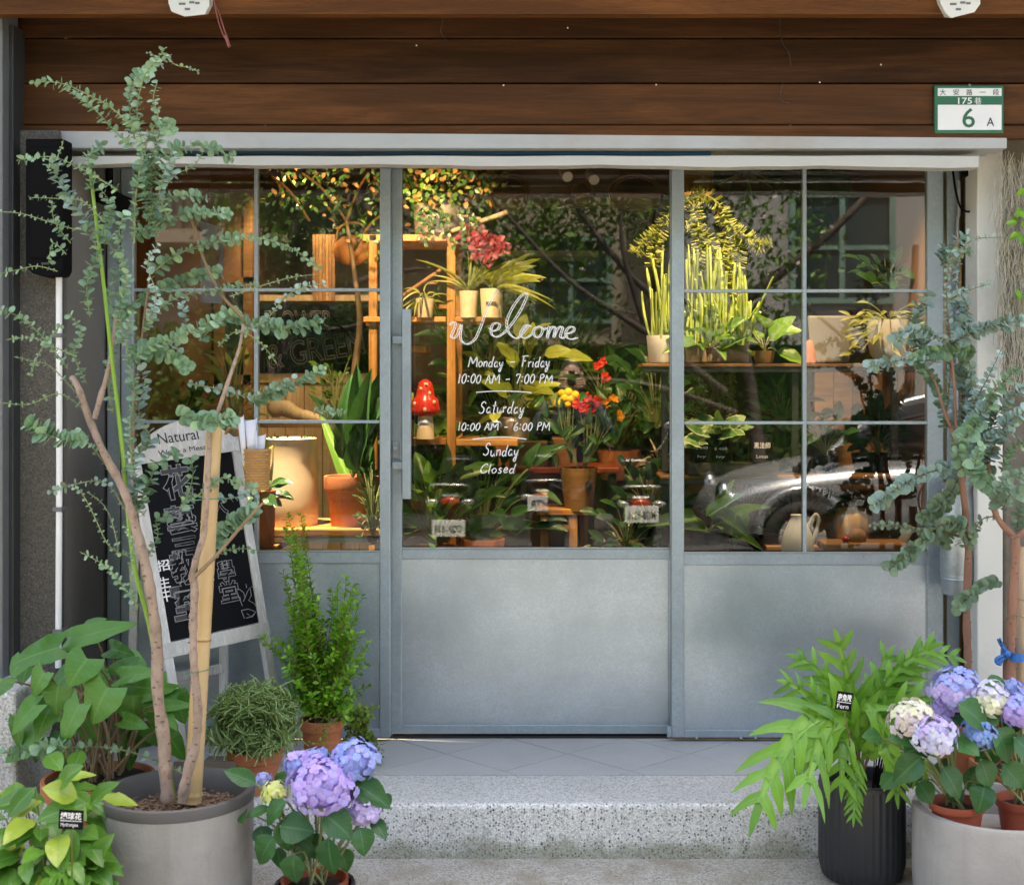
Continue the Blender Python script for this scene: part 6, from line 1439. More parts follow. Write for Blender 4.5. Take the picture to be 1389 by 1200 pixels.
def iplant(label, px, py, y, potw, poth, potmat, kind, mat, n, L, asp, spread, height, droop=0, cat='potted plant', stem=None, prof=None, name='indoor_plant', up=.6, stemr=.002, seedtip=None):
    c = P(px, py, y); rt = U(potw / 2, y); hh = U(poth, y)
    t = thing(name, label, cat, c)
    if poth: pot('pot', t, c, prof(rt, hh) if prof else [(.001, 0), (rt * .78, 0), (rt * .85, .01), (rt, hh * .95), (rt, hh), (rt * .9, hh), (rt * .86, hh - .02)], potmat, 32, soil=(rt * .87, hh - .02))
    F = Foliage(); st = MB(); root = c + Vector((0, 0, hh * .95))
    for i in range(n):
        a = rnd.uniform(0, 6.283); q = math.sqrt(rnd.random()); e = rnd.random()
        tip = root + Vector((U(spread, y) * q * math.cos(a), U(spread, y) * q * math.sin(a) * .8, U(height, y) * e - U(droop, y) * q * rnd.random()))
        mid = root.lerp(tip, .55) + Vector((0, 0, U(height, y) * .12))
        st.tube(crs([root, mid, tip], 4), stemr, 5)
        out = tip - root; out.z *= .3; d = out.normalized() * .8 + Vector((rnd.uniform(-.4, .4), -.25, up * rnd.uniform(.45 if up > 1.5 else -.6, 1))); l = U(L, y) * rnd.uniform(.7, 1.2)
        F.leaf(kind, mat, tip, d, Vector((0, -.75, .8)) + rv(.4), l, l * asp)
    st.build('stems', stem or M['twig_green'], t); F.emit(t, 120)
    return t

# --- left window: bench, pots, chalkboard, wall
y = .20
bn = thing('display_bench', 'orange pine topped white bench behind the left window', 'bench', P(430, 745, y))
fbox(352, 522, 717.5, 727, y, .42).build('bench_top', M['shelf'], bn, bevel=.004)
fbox(356, 520, 728.5, 736, y + .02, .02).build('apron', M['white_plastic'], bn)
for px in (360, 508): fbox(px, px + 10, 728.5, 1000, y + .01, .03).build('leg', M['white_plastic'], bn)
fbox(345, 376, 740, 748, y - .05, .3).build('lower_plank', M['shelf'], bn)
y = .36
c = P(393, 720.5, y); k_ = U(1, y)
cv = thing('tall_cream_vase', 'tall cream square-shouldered vase with soil on the pine bench', 'vase', c)
MB().lathe([(.001, 0), (35 * k_, 0), (37.5 * k_, 4 * k_), (38.5 * k_, 40 * k_), (36.5 * k_, 70 * k_), (33.5 * k_, 95 * k_), (34.5 * k_, 118 * k_), (36 * k_, 126 * k_), (34 * k_, 127 * k_), (32 * k_, 122 * k_), (31 * k_, 112 * k_)], c, 44).build('vase_body', M['cream'], cv, smooth=50)
MB().lathe([(.001, 116 * k_), (31.5 * k_, 114 * k_)], c, 24).build('soil', M['soil'], cv)
F = Foliage()
for _ in range(40):
    p = c + Vector((rnd.uniform(-30, 30) * k_, rnd.uniform(-25, 25) * k_, 118 * k_ + rnd.uniform(0, 8) * k_)); F.leaf('small', M['lf_dark'], p, rv() + Vector((0, 0, .6)), rv(), .02, .012)
F.emit(cv, 0)
iplant('large terracotta pot with tall dark upright leaves on the pine bench', 478, 719, .34, 76, 74, M['terracotta'], 'blade', M['lf_dark'], 9, 112, .26, 26, 60, prof=lambda r, h: terra_prof(r, r * .72, h, .26), up=2.2)
F = Foliage(); t = iplant('sword-leaved plant rising beside the sliding door frame', 492, 700, .50, 20, 10, M['soil'], 'blade', M['lf_in'], 3, 150, .2, 8, 40, up=3)
iplant('small orange pot with dark trailing leaves beside the cream vase', 357, 741, .10, 34, 76, M['terracotta'], 'oval', M['lf_dark'], 12, 26, .6, 18, 14, droop=30)
iplant('lime leaved plant peeping out between basket and cream vase', 352, 690, .22, 16, 20, M['black'], 'blade', M['lf_gold'], 6, 44, .35, 12, 40, up=2)
iplant('fine-leaved dark shrub in front of the terracotta pot behind the left window', 506, 735, .16, 16, 8, M['black'], 'small', M['lf_dark'], 60, 9, .5, 22, 100, droop=10)
y = 2.35
cb_ = thing('menu_chalkboard', 'large black chalkboard reading FLOWER & GREEN at the back left of the shop', 'chalkboard', P(430, 507, y))
fbox(346, 503, 409, 506, y, .03).build('board', M['chalkboard'], cb_)
text('lettering', 'FLOWER', cb_, at(405, 434, y - .004), M['chalk'], U(26, y), U(92, y), outline=.018)
text('lettering', '& GREEN', cb_, at(428, 474, y - .004) @ Matrix.Rotation(R(9), 4, 'Z'), M['chalk'], U(34, y), U(132, y), outline=.018)
fbox(340, 508, 506.5, 519, y - .03, .06).build('ledge', M['beige_wood'], cb_)
wc = thing('wainscot', 'beige tongue and groove boards under the back chalkboard', 'panelling', P(430, 760, y))
for k in range(7): fbox(338 + 25 * k, 338 + 25 * k + 24.2, 519.6, 800, y - .01, .03).build('plank', M['beige_wood'], wc, bevel=.003)
lg = thing('driftwood_log', 'pale driftwood log lying above the cream vase', 'driftwood', P(385, 572, .9))
MB().tube(crs([P(366, 558, .9), P(384, 553, .9), P(405, 562, .9), P(428, 567, .9), P(438, 571, .9)], 5), [U(q, .9) for q in (9, 11, 12, 12, 11, 11, 12, 11, 10, 9, 9, 8, 9, 8, 7, 7, 6, 6, 5, 4, 3)], 10).build('log', M['beige_wood'], lg, smooth=60)
fbox(345, 470, 573, 580, .85, .35).build('log_shelf', M['ply'], lg)
dr = thing('wooden_door', 'brown wooden door with dark glass on the left inside wall', 'door', (X(250, 1.6), 1.6, .0))
for px0, px1, py0, py1, nm in ((186, 342, 376, 384, 'rail'), (186, 340, 508, 522, 'rail'), (183, 199, 225, 700, 'stile'), (252, 264, 384, 508, 'stile'), (290, 304, 384, 640, 'stile'), (330, 342, 225, 700, 'stile')):
    fbox(px0, px1, py0, py1, 1.5, .05).build(nm, M['ply'], dr)
fbox(199, 330, 225, 376, 1.52, .02).build('upper_panel', M['in_wall'], dr)
fbox(199, 330, 384, 508, 1.53, .01).build('dark_glass', M['bld_glass'], dr); fbox(199, 330, 522, 640, 1.53, .01).build('lower_panel', M['beige_wood'], dr)
iplant('arching round-leaved plant behind the easel', 245, 640, 1.0, 40, 40, M['terracotta'], 'oval', M['lf_dark'], 34, 34, .6, 46, 80)
iplant('yellow green feathery plant beside the wooden door', 318, 610, .8, 30, 34, M['beige_pot'], 'lance', M['lf_gold'], 40, 26, .28, 34, 110)
iplant('small sprouting pot plant before the wainscot', 455, 575, 1.2, 26, 16, M['beige_pot'], 'small', M['lf_in'], 50, 12, .6, 30, 70)
pp = thing('white_paper_tag', 'long white paper sheet hanging inside the left window', 'paper', P(287, 400, .25))
MB().add([P(a, b, .25) for a, b in ((272, 300), (303, 309), (303, 372), (296, 380), (303, 396), (301, 412), (272, 410))], [tuple(range(7))]).build('sheet', plain('pale_lilac_paper', (.28, .28, .36), .8, 0, .05, 10), pp)
MB().add([P(a, b, .249) for a, b in ((276, 335), (299, 340), (295, 372), (280, 362))], [(0, 1, 2, 3)]).build('printed_picture', M['ply'], pp)
tk = thing('inside_tree', 'indoor tree with slim trunk and hanging foliage lit warm beside the door frame', 'tree', P(480, 640, 1.1))
MB().tube(crs([P(478, 640, 1.1), P(480, 520, 1.1), P(488, 440, 1.1), P(482, 380, 1.1), P(470, 300, 1.1)], 6), [.022 - .0006 * i for i in range(25)], 10).build('trunk', M['twig'], tk, smooth=60)
F = Foliage(); st = MB()
M['lf_dry'] = leafmat('dry_amber_leaf', (.22, .10, .02), (.42, .22, .06), None, .6, .3)
for k in range(380):
    px = 350 + 170 * rnd.random() ** .7; py = 222 + (rnd.random() ** 1.6) * (60 + 100 * max(0, (px - 430) / 90)); F.leaf('small', rnd.choice((M['lf_dry'], M['lf_dark'], M['lf_dark'], M['lf_in'])), P(px, py, 1.0 + rnd.uniform(-.4, .4)), rv() + Vector((0, -.2, -.5)), rv() + Vector((0, -1, .5)), U(9, 1), U(5, 1))
F.emit(tk, 200)
for (a, b, c_, d_) in ((470, 300, 410, 235), (480, 340, 520, 290), (470, 300, 500, 235), (420, 300, 370, 240)): st.tube(crs([P(a, b, 1.1), P((a + c_) / 2, (b + d_) / 2 - 8, 1.05), P(c_, d_, 1.0)], 5), .006, 6)
st.build('branches', M['ply'], tk)
bs_ = thing('bast_screen', 'warm lit slatted bamboo screen inside the left window', 'screen', P(455, 400, 1.5))
for k in range(7): fbox(424 + 4.4 * k, 424 + 4.4 * k + 3.9, 318, 408, 1.5, .01).build('slat', M['ply'], bs_)
ob = thing('leather_bag', 'orange leather bag hanging inside the left window', 'bag', P(478, 340, 1.35))
MB().ball(P(478, 340, 1.35), U(27, 1.35), sc=(1, .5, .8)).build('bag_body', plain('tan_leather', (.42, .16, .045), .5, 0, .25, 6), ob, smooth=180)
MB().tube(crs([P(456, 335, 1.35), P(462, 308, 1.35), P(490, 304, 1.35), P(500, 332, 1.35)], 6), .007, 6).build('strap', M['ply'], ob, smooth=60)
hb_ = thing('back_shelf', 'long pine shelf of clutter high on the back left', 'shelf', P(430, 405, 2.0))
fbox(340, 520, 400, 408, 1.9, .3).build('board', M['beige_wood'], hb_)
o = fbox(496, 508, 428, 442, 1.0, .06).build('orange_box', M['terracotta'], bevel=.003); tag(o, 'small orange box hanging by the inside tree trunk', 'box')

# --- centre: pine shelf unit
y = .82
su = thing('pine_shelf_unit', 'tall orange pine shelf unit behind the door glass at left', 'shelf unit', P(575, 745, y))
def sbox(px0, px1, py0, py1, d0, d1, nm, m_): return MB().box(X(px0, y), X(px1, y), y + d0, y + d1, Z(py1, y), Z(py0, y)).build(nm, m_, su, bevel=.003)
sbox(606, 618, 318, 760, 0, .03, 'upright', M['shelf_v']); sbox(500, 511, 318, 760, 0, .03, 'upright', M['shelf_v']); sbox(606, 618, 318, 760, .36, .39, 'upright', M['shelf_v'])
sbox(492, 605.5, 318, 327, .0, .40, 'shelf_board', M['shelf']); sbox(494, 605.5, 430, 437, -.03, .37, 'shelf_board', M['shelf']); sbox(618.5, 684, 430, 437, -.03, .33, 'shelf_board', M['shelf']); sbox(538, 605.5, 595, 603, -.02, .36, 'shelf_board', M['shelf']); sbox(618.5, 702, 596, 605, .0, .36, 'shelf_board', M['shelf'])
sbox(586, 605.5, 408, 414, .30, .33, 'back_slat', M['shelf']); sbox(540, 575, 468, 477, .1, .3, 'small_ledge', M['shelf'])
c = P(592, 318, .95); k_ = U(1, .95)
bu = thing('white_bucket', 'pale metal bucket planter with a warm-lit vine on top of the pine shelf unit', 'planter', c)
MB().lathe([(.001, 0), (28 * k_, 0), (29 * k_, 2 * k_), (31 * k_, 36 * k_), (32 * k_, 38 * k_), (30 * k_, 39 * k_), (29 * k_, 34 * k_)], c, 36).build('bucket_body', plain('pale_metal', (.62, .58, .50), .35, .6, .1, 8), bu, smooth=40)
F = Foliage(); st = MB()
for k in range(700):
    px = rnd.gauss(600, 38); py = 226 + abs(rnd.gauss(0, 30)); 
    if py > 330 or px < 530 or px > 690: continue
    F.leaf('small', rnd.choice((M['lf_gold'], M['lf_dark'], M['lf_in'], M['lf_dry'])), P(px, py, .9 + rnd.uniform(-.2, .25)), rv() + Vector((0, -.3, -.5)), rv() + Vector((0, -1, .4)), U(9, .9), U(7, .9))
for k in range(14):
    a = P(rnd.uniform(560, 640), 282, .78); b = a + Vector((rnd.uniform(-.06, .08), -.02, -rnd.uniform(.05, .2))); cc = crs([a, a.lerp(b, .5) + Vector((.01, -.02, 0)), b], 5); st.tube(cc, .001, 4)
    for p, d, t_ in walk(cc, .02): F.leaf('small', M['lf_dark'], p, rv() + Vector((0, 0, -.5)), Vector((0, -1, .3)) + rv(.3), U(8, .8), U(6, .8))
st.build('vine_stems', M['twig'], bu); F.emit(bu, 220)
dw = thing('branch_perch', 'pale crossed wooden sticks beside the bucket planter', 'stick', P(650, 300, .9))
MB().tube([P(612, 314, .85), P(688, 288, .85)], U(3.4, .85), 8).build('stick', M['beige_wood'], dw, smooth=60); MB().tube([P(620, 291, .9), P(652, 297, .9)], U(2, .9), 8).build('stick', M['beige_wood'], dw, smooth=60)
ft = lambda r, h: [(.001, 0), (r * .86, 0), (r * .98, h * .9), (r, h), (r * .92, h), (r * .9, h - .02)]
for px, w_, h_, lab in ((636, 26, 36, 'beige pot of red orchids nearer the shelf upright'), (667, 32, 39, 'wider beige pot with a small brown label on the pine shelf')):
    c = P(px, 431, .80 if px < 650 else .76); yy = c.y; rr_ = U(w_ / 2, yy); hh = U(h_, yy)
    t = thing('beige_plant_pot', lab, 'potted flower' if px < 650 else 'pot', c)
    pot('pot', t, c, ft(rr_, hh), M['beige_pot'], 32, soil=(rr_ * .9, hh - .02))
    F = Foliage(); st = MB()
    if px < 650:
        for (fx, fy) in ((630, 322), (638, 316), (648, 330), (655, 318), (664, 328), (650, 345), (672, 342), (682, 338), (676, 330), (660, 350), (644, 334), (655, 336)):
            p = P(fx, fy, yy - .03); st.tube(crs([c + Vector((0, 0, hh)), p.lerp(c, .4) + Vector((.01, 0, .05)), p], 5), .0018, 5)
            for a in range(9):
                an = a * .7; F.leaf('oval', M['fl_red'], p + rv(.008), Vector((math.cos(an), -.5 + rnd.uniform(-.4, .3), math.sin(an))), Vector((0, -1, .2)) + rv(.5), U(12, yy), U(9.5, yy))
        for k in range(13):
            a = rnd.uniform(-1, 1); F.leaf('strap', M['lf_gold'], c + Vector((.02 * a, 0, hh)), Vector((a * .9, -.4, 1.0)), Vector((-a * .3, -.5, .5)), U(rnd.uniform(38, 66), yy), U(3.2, yy))
    else:
        for (tx, ty_, wd) in ((735, 378, 9), (728, 384, 9), (726, 352, 4), (722, 362, 4), (690, 372, 4), (715, 345, 3), (650, 380, 4)):
            b = P(px, 394, yy); d = P(tx, ty_, yy - .08) - b; F.leaf('blade', M['lf_gold'], b, d + Vector((0, 0, .04)), Vector((-.1, -.5, 1)), d.length * 1.05, U(wd * 1.3, yy))
        for k in range(8):
            b = P(px + 8, 396, yy - .03); F.leaf('strap', M['lf_gold'], b, Vector((rnd.uniform(.2, .9), -.4, .25)), Vector((0, -.6, .7)), U(rnd.uniform(40, 62), yy), U(3, yy))
        MB().box(X(660, yy), X(674, yy), yy - rr_ * .98, yy - rr_ * .9, Z(414, yy), Z(410, yy)).build('label', M['in_dark'], t)
    if len(st.v): st.build('stems', M['lf_gold'], t)
    F.emit(t)
iplant('small beige pot with curling yellow green leaves on the pine shelf', 576, 431, .76, 26, 26, M['beige_pot'], 'strap', M['lf_gold'], 18, 24, .13, 12, 12, droop=10)
wdw = thing('twig_perch', 'thin crossing twigs behind the small beige pot', 'twig', P(570, 400, .85))
MB().tube([P(545, 402, .85), P(598, 366, .85)], .009, 8).build('twig', M['ply'], wdw, smooth=60); MB().tube([P(574, 384, .86), P(594, 384, .86)], .006, 6).build('twig', M['ply'], wdw, smooth=60)
c = P(577, 595, .76); k_ = U(1, .76)
mu = thing('mushroom_ornament', 'red toadstool ornament with cream spots on the pine shelf', 'ornament', c)
MB().lathe([(.001, 0), (12 * k_, 0), (11.5 * k_, 14 * k_), (10 * k_, 32 * k_), (.001, 33 * k_)], c, 24).build('stalk', M['cream'], mu, smooth=60)
redg = plain('red_glaze', (.50, .025, .02), .25, 0, .1, 6)
capm = MB().lathe([(11 * k_, 31 * k_), (19 * k_, 34 * k_), (20 * k_, 40 * k_), (17 * k_, 54 * k_), (12.5 * k_, 58 * k_), (12 * k_, 64 * k_), (9 * k_, 76 * k_), (4 * k_, 80 * k_), (.001, 81 * k_)], c, 28).build('cap', redg, mu, smooth=180)
for dx, dz, r in ((1, 40, 3.5), (6, 62, 3), (-5, 68, 2.4), (-13, 48, 2.6), (13, 50, 2.6), (2, 74, 2)):
    MB().ball(c + Vector((dx * k_, -math.sqrt(max(0, (19 if dz < 56 else 12) ** 2 - dx * dx)) * k_ * (.97 if dz < 56 else .93), dz * k_)), r * k_, sc=(1, .5, 1)).build('spot', M['cream'], capm, smooth=180)
iplant('speckled succulent beside the toadstool', 553, 595, .78, 18, 26, M['ply'], 'oval', M['lf_gold'], 14, 14, .5, 10, 30)
iplant('large leafy green plant at the lower left of the door glass', 590, 760, .45, 60, 20, M['terracotta'], 'blade', M['lf_in'], 60, 46, .42, 66, 100, up=.4)
iplant('dark broad-leaved plant on the shop floor behind the pine shelves', 655, 770, 1.0, 60, 40, M['terracotta'], 'blade', M['lf_dark'], 50, 44, .45, 76, 110, up=.6)
iplant('lime striped leaf plant under the Welcome lettering', 700, 596, 1.3, 40, 30, M['beige_pot'], 'ovate', M['lf_lime'], 24, 46, .55, 58, 110, up=.5)
iplant('dark leafy plant at the back of the shop', 690, 640, 2.2, 60, 40, M['terracotta'], 'oval', M['lf_dark'], 60, 34, .5, 100, 150)
iplant('bushy green plant behind the bouquet', 840, 650, 1.9, 60, 40, M['terracotta'], 'lance', M['lf_in'], 70, 42, .22, 70, 120)
iplant('dark shrub beside the right door stile', 880, 740, .8, 40, 30, M['black'], 'oval', M['lf_dark'], 40, 26, .5, 40, 80)
c = P(790, 700, 1.05); 
bq = thing('flower_bouquet', 'bouquet of yellow balls and scarlet flowers in a wooden bucket on a stool', 'bouquet', c)
MB().lathe([(.001, 0), (U(18, 1.05), 0), (U(26, 1.05), U(58, 1.05)), (U(24, 1.05), U(58, 1.05)), (U(22, 1.05), U(40, 1.05))], P(785, 692, 1.05), 28).build('bucket', M['ply'], bq, smooth=40)
st = MB(); F = Foliage()
for fx, fy, r in ((757, 547, 6), (766, 540, 6.5), (771, 532, 6), (774, 541, 6), (780, 536, 6), (762, 533, 5), (770, 548, 5)):
    p = P(fx, fy, .98); MB().ball(p, U(r, 1), n=14, m=10).build('yellow_ball', M['fl_yel'], bq, smooth=180); st.tube(crs([P(785, 640, 1.05), P((fx + 785) / 2 - 6, 590, 1.0), p], 5), .002, 5)
for fx, fy, m_, r in ((784, 545, 'fl_scar', 9), (794, 540, 'fl_scar', 10), (803, 548, 'fl_scar', 10), (792, 552, 'fl_scar', 9), (802, 556, 'fl_scar', 8), (812, 542, 'fl_scar', 8), (824, 545, 'fl_or', 8), (832, 541, 'fl_or', 7), (840, 563, 'fl_or', 8), (812, 496, 'fl_scar', 7), (821, 511, 'fl_scar', 7), (818, 490, 'fl_scar', 6)):
    p = P(fx, fy, .98); st.tube(crs([P(790, 640, 1.05), P((fx + 790) / 2 + 5, 590, 1.0), p], 5), .002, 5)
    for a in range(10):
        an = a * .63; F.leaf('oval', M[m_], p + rv(.006), Vector((math.cos(an), -.7 + rnd.uniform(-.3, .4), math.sin(an))), Vector((0, -1, .3)) + rv(.5), U(r, 1), U(r * .8, 1))
for k in range(70):
    p = P(rnd.gauss(800, 28), rnd.gauss(585, 26), 1.0 + rnd.uniform(-.06, .12)); F.leaf('blade', M['lf_dark'], p, rv() + Vector((0, -.3, .5)), Vector((0, -1, .6)) + rv(.4), U(26, 1), U(10, 1))
st.build('stems', M['twig_green'], bq); F.emit(bq)
so = thing('wooden_stool', 'orange pine stool standing in the middle of the shop', 'stool', P(762, 780, 1.0)); y = 1.0
fbox(728, 800, 690, 699, 1.0, .24).build('seat', M['shelf'], so, bevel=.004)
for px in (733, 772, 786): fbox(px, px + 11, 699.5, 850, 1.01 + (.18 if px == 786 else 0), .035).build('leg', M['shelf_v'], so)
fbox(744, 772, 712, 719, 1.02, .02).build('stretcher', M['shelf'], so)
rt_ = thing('red_table', 'low table with a dark red rim under the bouquet', 'table', P(785, 760, 1.35))
fbox(700, 840, 634, 642, 1.3, .4).build('tabletop', plain('dark_red_lacquer', (.20, .035, .015), .35), rt_, bevel=.004)
for px in (704, 824): fbox(px, px + 12, 642.5, 900, 1.32, .04).build('leg', M['black_wood'], rt_)
o = fbox(748, 782, 594, 634, 1.38, .2).build('wooden_box', M['shelf'], bevel=.004); tag(o, 'orange wooden box on the red-rimmed table', 'box')
o = fbox(690, 742, 600, 634, 1.42, .2).build('cardboard_box', M['beige_wood'], bevel=.004); tag(o, 'tan cardboard box on the red-rimmed table left of the wooden box', 'box')
iplant('potted twiggy succulent by the right door stile', 892, 668, 1.1, 30, 34, M['ply'], 'strap', M['beige_pot'], 22, 20, .12, 16, 22)
iplant('tall dark foliage plant at the back centre of the shop', 745, 620, 2.5, 50, 40, M['black'], 'blade', M['lf_dark'], 46, 60, .3, 80, 190, up=1)
iplant('dark feathery plant high behind the pine shelf unit', 655, 560, 2.3, 40, 30, M['black'], 'lance', M['lf_in'], 60, 40, .25, 60, 120)
iplant('leafy dark plant under the pine shelf beside the toadstool', 575, 690, 1.1, 40, 30, M['terracotta'], 'oval', M['lf_in'], 50, 30, .55, 44, 80)
iplant('dark spreading plant beneath the upper rack shelf at the middle stile', 890, 620, 1.5, 40, 40, M['black'], 'oval', M['lf_dark'], 50, 34, .5, 50, 100)
iplant('dark glossy plant on the lower rack shelf left of the cacti', 1120, 644, .66, 34, 26, M['black'], 'oval', M['lf_dark'], 36, 26, .55, 36, 50)
iplant('dull leafy plant between the price blocks and the rack post', 1062, 606, .78, 26, 22, M['black'], 'lance', M['lf_in'], 40, 28, .35, 34, 60)
iplant('dark floor plant behind the strap leaved plant in the right window', 1010, 760, .8, 50, 40, M['black'], 'blade', M['lf_dark'], 36, 44, .4, 60, 90)
iplant('low dark plant at the foot of the wooden stool', 850, 770, .7, 40, 24, M['black'], 'oval', M['lf_dark'], 40, 28, .5, 50, 60)
# soffit and hanging baskets
y = 2.0
sf = MB().box(X(600, y), X(930, y), y, y + .05, Z(281, y), 2.46).build('bulkhead', M['in_ceil']); tag(sf, 'brown boarded bulkhead above the back of the shop', 'bulkhead')
for i, (px, w_, h_, lab) in enumerate(((692, 50, 52, 'round wicker hoop basket hanging left on the bulkhead'), (862, 74, 50, 'wide fringed wicker basket hanging right on the bulkhead'), (790, 26, 36, 'small wicker hoop hanging in the middle of the bulkhead'))):
    yy = 1.85; t = thing('hanging_basket', lab, 'basket', P(px, 280, yy)); c = P(px, 262, yy); r = U(w_ / 2, yy)
    for j, s in enumerate((1, .86)):
        MB().tube([c + Vector((r * s * math.cos(2 * math.pi * k / 28), .012 * j, U(h_ / 2, yy) * s * math.sin(2 * math.pi * k / 28))) for k in range(29)], .006, 6, cap=False).build('hoop', M['straw'], t, smooth=60)
    MB().hexa([c + Vector((a * r, b * .08, d * U(h_ / 2, yy))) for a, b, d in ((-.8, -1, -.8), (.8, -1, -.8), (.8, 1, -.8), (-.8, 1, -.8), (-.98, -1, -.02), (.98, -1, -.02), (.98, 1, -.02), (-.98, 1, -.02))]).build('basket_body', M['straw'], t, bevel=.01)
for k, (px, py) in enumerate(((764, 232), (800, 236))):
    t = thing('ceiling_spot', ['pale ceiling spotlight nearer the middle of the door glass', 'second pale ceiling spotlight right of the first in the door glass'][k], 'lamp', P(px, py, 1.4))
    MB().tube([P(px, py, 1.4), P(px + 6, py + 8, 1.3)], U(7, 1.4), 14).build('lamp_head', M['white_plastic'], t, smooth=40); MB().tube([P(px, py, 1.4), P(px, py, 1.4) + Vector((0, 0, .25))], .006, 6).build('stem', M['black'], t)
t = thing('wall_shelf', 'long pine shelf on the back wall behind the blossom reflections', 'shelf', P(750, 350, 2.9)); fbox(680, 812, 340, 348, 2.7, .3).build('board', M['beige_wood'], t)

# --- right window
yb_ = .50
sr = thing('black_rack', 'black steel rack with three pine shelves behind the right window', 'rack', P(1075, 760, yb_)); y = yb_
def rbox(px0, px1, py0, py1, d0, d1, nm, m_): return MB().box(X(px0, yb_), X(px1, yb_), yb_ + d0, yb_ + d1, Z(py1, yb_), Z(py0, yb_)).build(nm, m_, sr, bevel=.002)
for py0 in (493, 645): 
    rbox(872 if py0 < 500 else 895, 1250, py0, py0 + 4.5, 0, .4, 'shelf_board', M['ply']); rbox(872 if py0 < 500 else 895, 1250, py0 + 4.8, py0 + 12, .005, .03, 'front_beam', M['black_metal'])
rbox(1040, 1250, 741, 746, 0, .4, 'shelf_board', M['ply'])
for px in (898, 1076, 1212): rbox(px, px + 9, 505, 640, .03, .06, 'post', M['black_metal']); rbox(px, px + 9, 658, 800, .03, .06, 'post', M['black_metal'])
iplant('white ribbed pot of tall green rods by the right door stile', 895, 492, .56, 36, 37, M['white_pot'], 'small', M['lf_in'], 6, 12, .6, 14, 14)
rh_ = thing('rod_cactus', 'dense tall green rod-stemmed plants in a long brown trough', 'potted plant', P(968, 492, .62))
MB().box(X(930, .55), X(1016, .55), .55, .72, Z(492, .55), Z(463, .55)).build('trough', plain('grey_brown_ceramic', (.24, .17, .12), .7, 0, .15, 8), rh_, bevel=.006)
st = MB()
for k in range(115):
    px = rnd.uniform(862, 1040) if k < 34 else rnd.gauss(965, 34); b = P(min(max(px, 885), 1010) + rnd.uniform(-6, 6), 468, .56 + rnd.uniform(-.06, .06)); top_ = rnd.uniform(330, 430) if px < 1010 else rnd.uniform(370, 440)
    tpt = P(px + rnd.uniform(-10, 10) + (px - 960) * .03, top_, .54 + rnd.uniform(-.10, .1)); r = rnd.uniform(.0045, .0078)
    st.tube(crs([b, b.lerp(tpt, .5) + Vector((rnd.uniform(-.012, .012), 0, .01)), tpt], 4), [r] * 8 + [r * .6], 6)
rods = st.build('rod_stems', M['lf_in'], rh_, smooth=60); rods['kind'] = 'stuff'
rods.data.materials.clear(); rods.data.materials.append(leafmat('rod_green', (.20, .30, .04), (.42, .52, .12), None, .4, .1))
hu = thing('tassel_fern', 'arching bristly tassel fern glowing yellow under the brass lamp', 'hanging plant', P(965, 290, .6))
F = Foliage(); st = MB()
for pts in ([(935, 266), (955, 264), (975, 278), (992, 308), (1030, 330)], [(935, 268), (944, 290), (950, 330), (946, 370)], [(930, 300), (945, 310), (960, 322), (972, 350)], [(912, 280), (895, 310), (872, 330), (862, 342)], [(905, 300), (892, 325), (886, 358)], [(975, 280), (985, 310), (980, 350), (990, 400)], [(990, 306), (1002, 330), (1000, 362)], [(915, 285), (935, 268), (950, 268)], [(1010, 320), (1030, 336), (1044, 330)]):
    c = crs(px_path(pts, .56, .52, .01), 8); st.tube(c, .0035, 5)
    for p, d, t_ in walk(c, .0065):
        for _ in range(3):
            q = rv().normalized(); q = (q - d * q.dot(d)).normalized(); F.leaf('needle', M['lf_gold'], p, q + d * .5, d + rv(.3), U(13, .55), U(3.6, .55))
st.build('fronds', M['lf_gold'], hu); F.emit(hu, 0)
for lab, xs in (('dark bristly tassels hanging under the upper rack shelf', (938, 948, 962, 975, 984, 992)),):
    t = thing('tassel_fern', lab, 'hanging plant', P(965, 508, .62)); F = Foliage(); st = MB()
    for px in xs:
        for j in range(2):
            c = crs([P(px + rnd.uniform(-5, 5), 506, .62 + .06 * j), P(px + rnd.uniform(-8, 8), 530, .60), P(px + rnd.uniform(-10, 10), rnd.uniform(552, 574), .58)], 6); st.tube(c, .002, 4)
            for p, d, _t in walk(c, .008):
                for _ in range(2): q = rv().normalized(); q = (q - d * q.dot(d)).normalized(); F.leaf('needle', M['lf_gold'], p, q + d * .8, d + rv(.3), U(7, .6), U(2, .6))
    st.build('fronds', M['twig'], t); F.emit(t, 0)
lm = thing('brass_pendant_lamp', 'brass ribbed pendant lamp above the tassel fern', 'lamp', P(948, 262, .72)); c = P(946, 263, .72); k_ = U(1, .72)
MB().lathe([(.5 * k_, 60 * k_), (10 * k_, 58 * k_), (18 * k_, 50 * k_), (19 * k_, 44 * k_), (21 * k_, 30 * k_), (20.4 * k_, 28 * k_), (21.6 * k_, 24 * k_), (21 * k_, 21 * k_), (22.4 * k_, 17 * k_), (22 * k_, 13 * k_), (23.2 * k_, 8 * k_), (23.8 * k_, 0), (22.6 * k_, 0), (20 * k_, 24 * k_)], c, 36).build('lamp_shade', M['brass'], lm, smooth=40)
MB().ball(c + Vector((0, 0, 16 * k_)), .022).build('bulb', emit('warm_bulb', (1, .62, .25), 12), lm, smooth=180)
MB().tube([c + Vector((0, 0, 58 * k_)), c + Vector((0, 0, .5))], .004, 6).build('cord', M['black'], lm)
iplant('staghorn fern with broad forked leaves before the brown trough', 962, 478, .50, 10, 6, M['ply'], 'blade', M['lf_in'], 16, 46, .36, 26, 18, droop=10, up=.5)
iplant('broad pale leaved plant at the centre of the upper rack shelf', 1036, 492, .55, 30, 16, M['ply'], 'ovate', M['lf_in'], 9, 44, .62, 26, 40, up=.6)
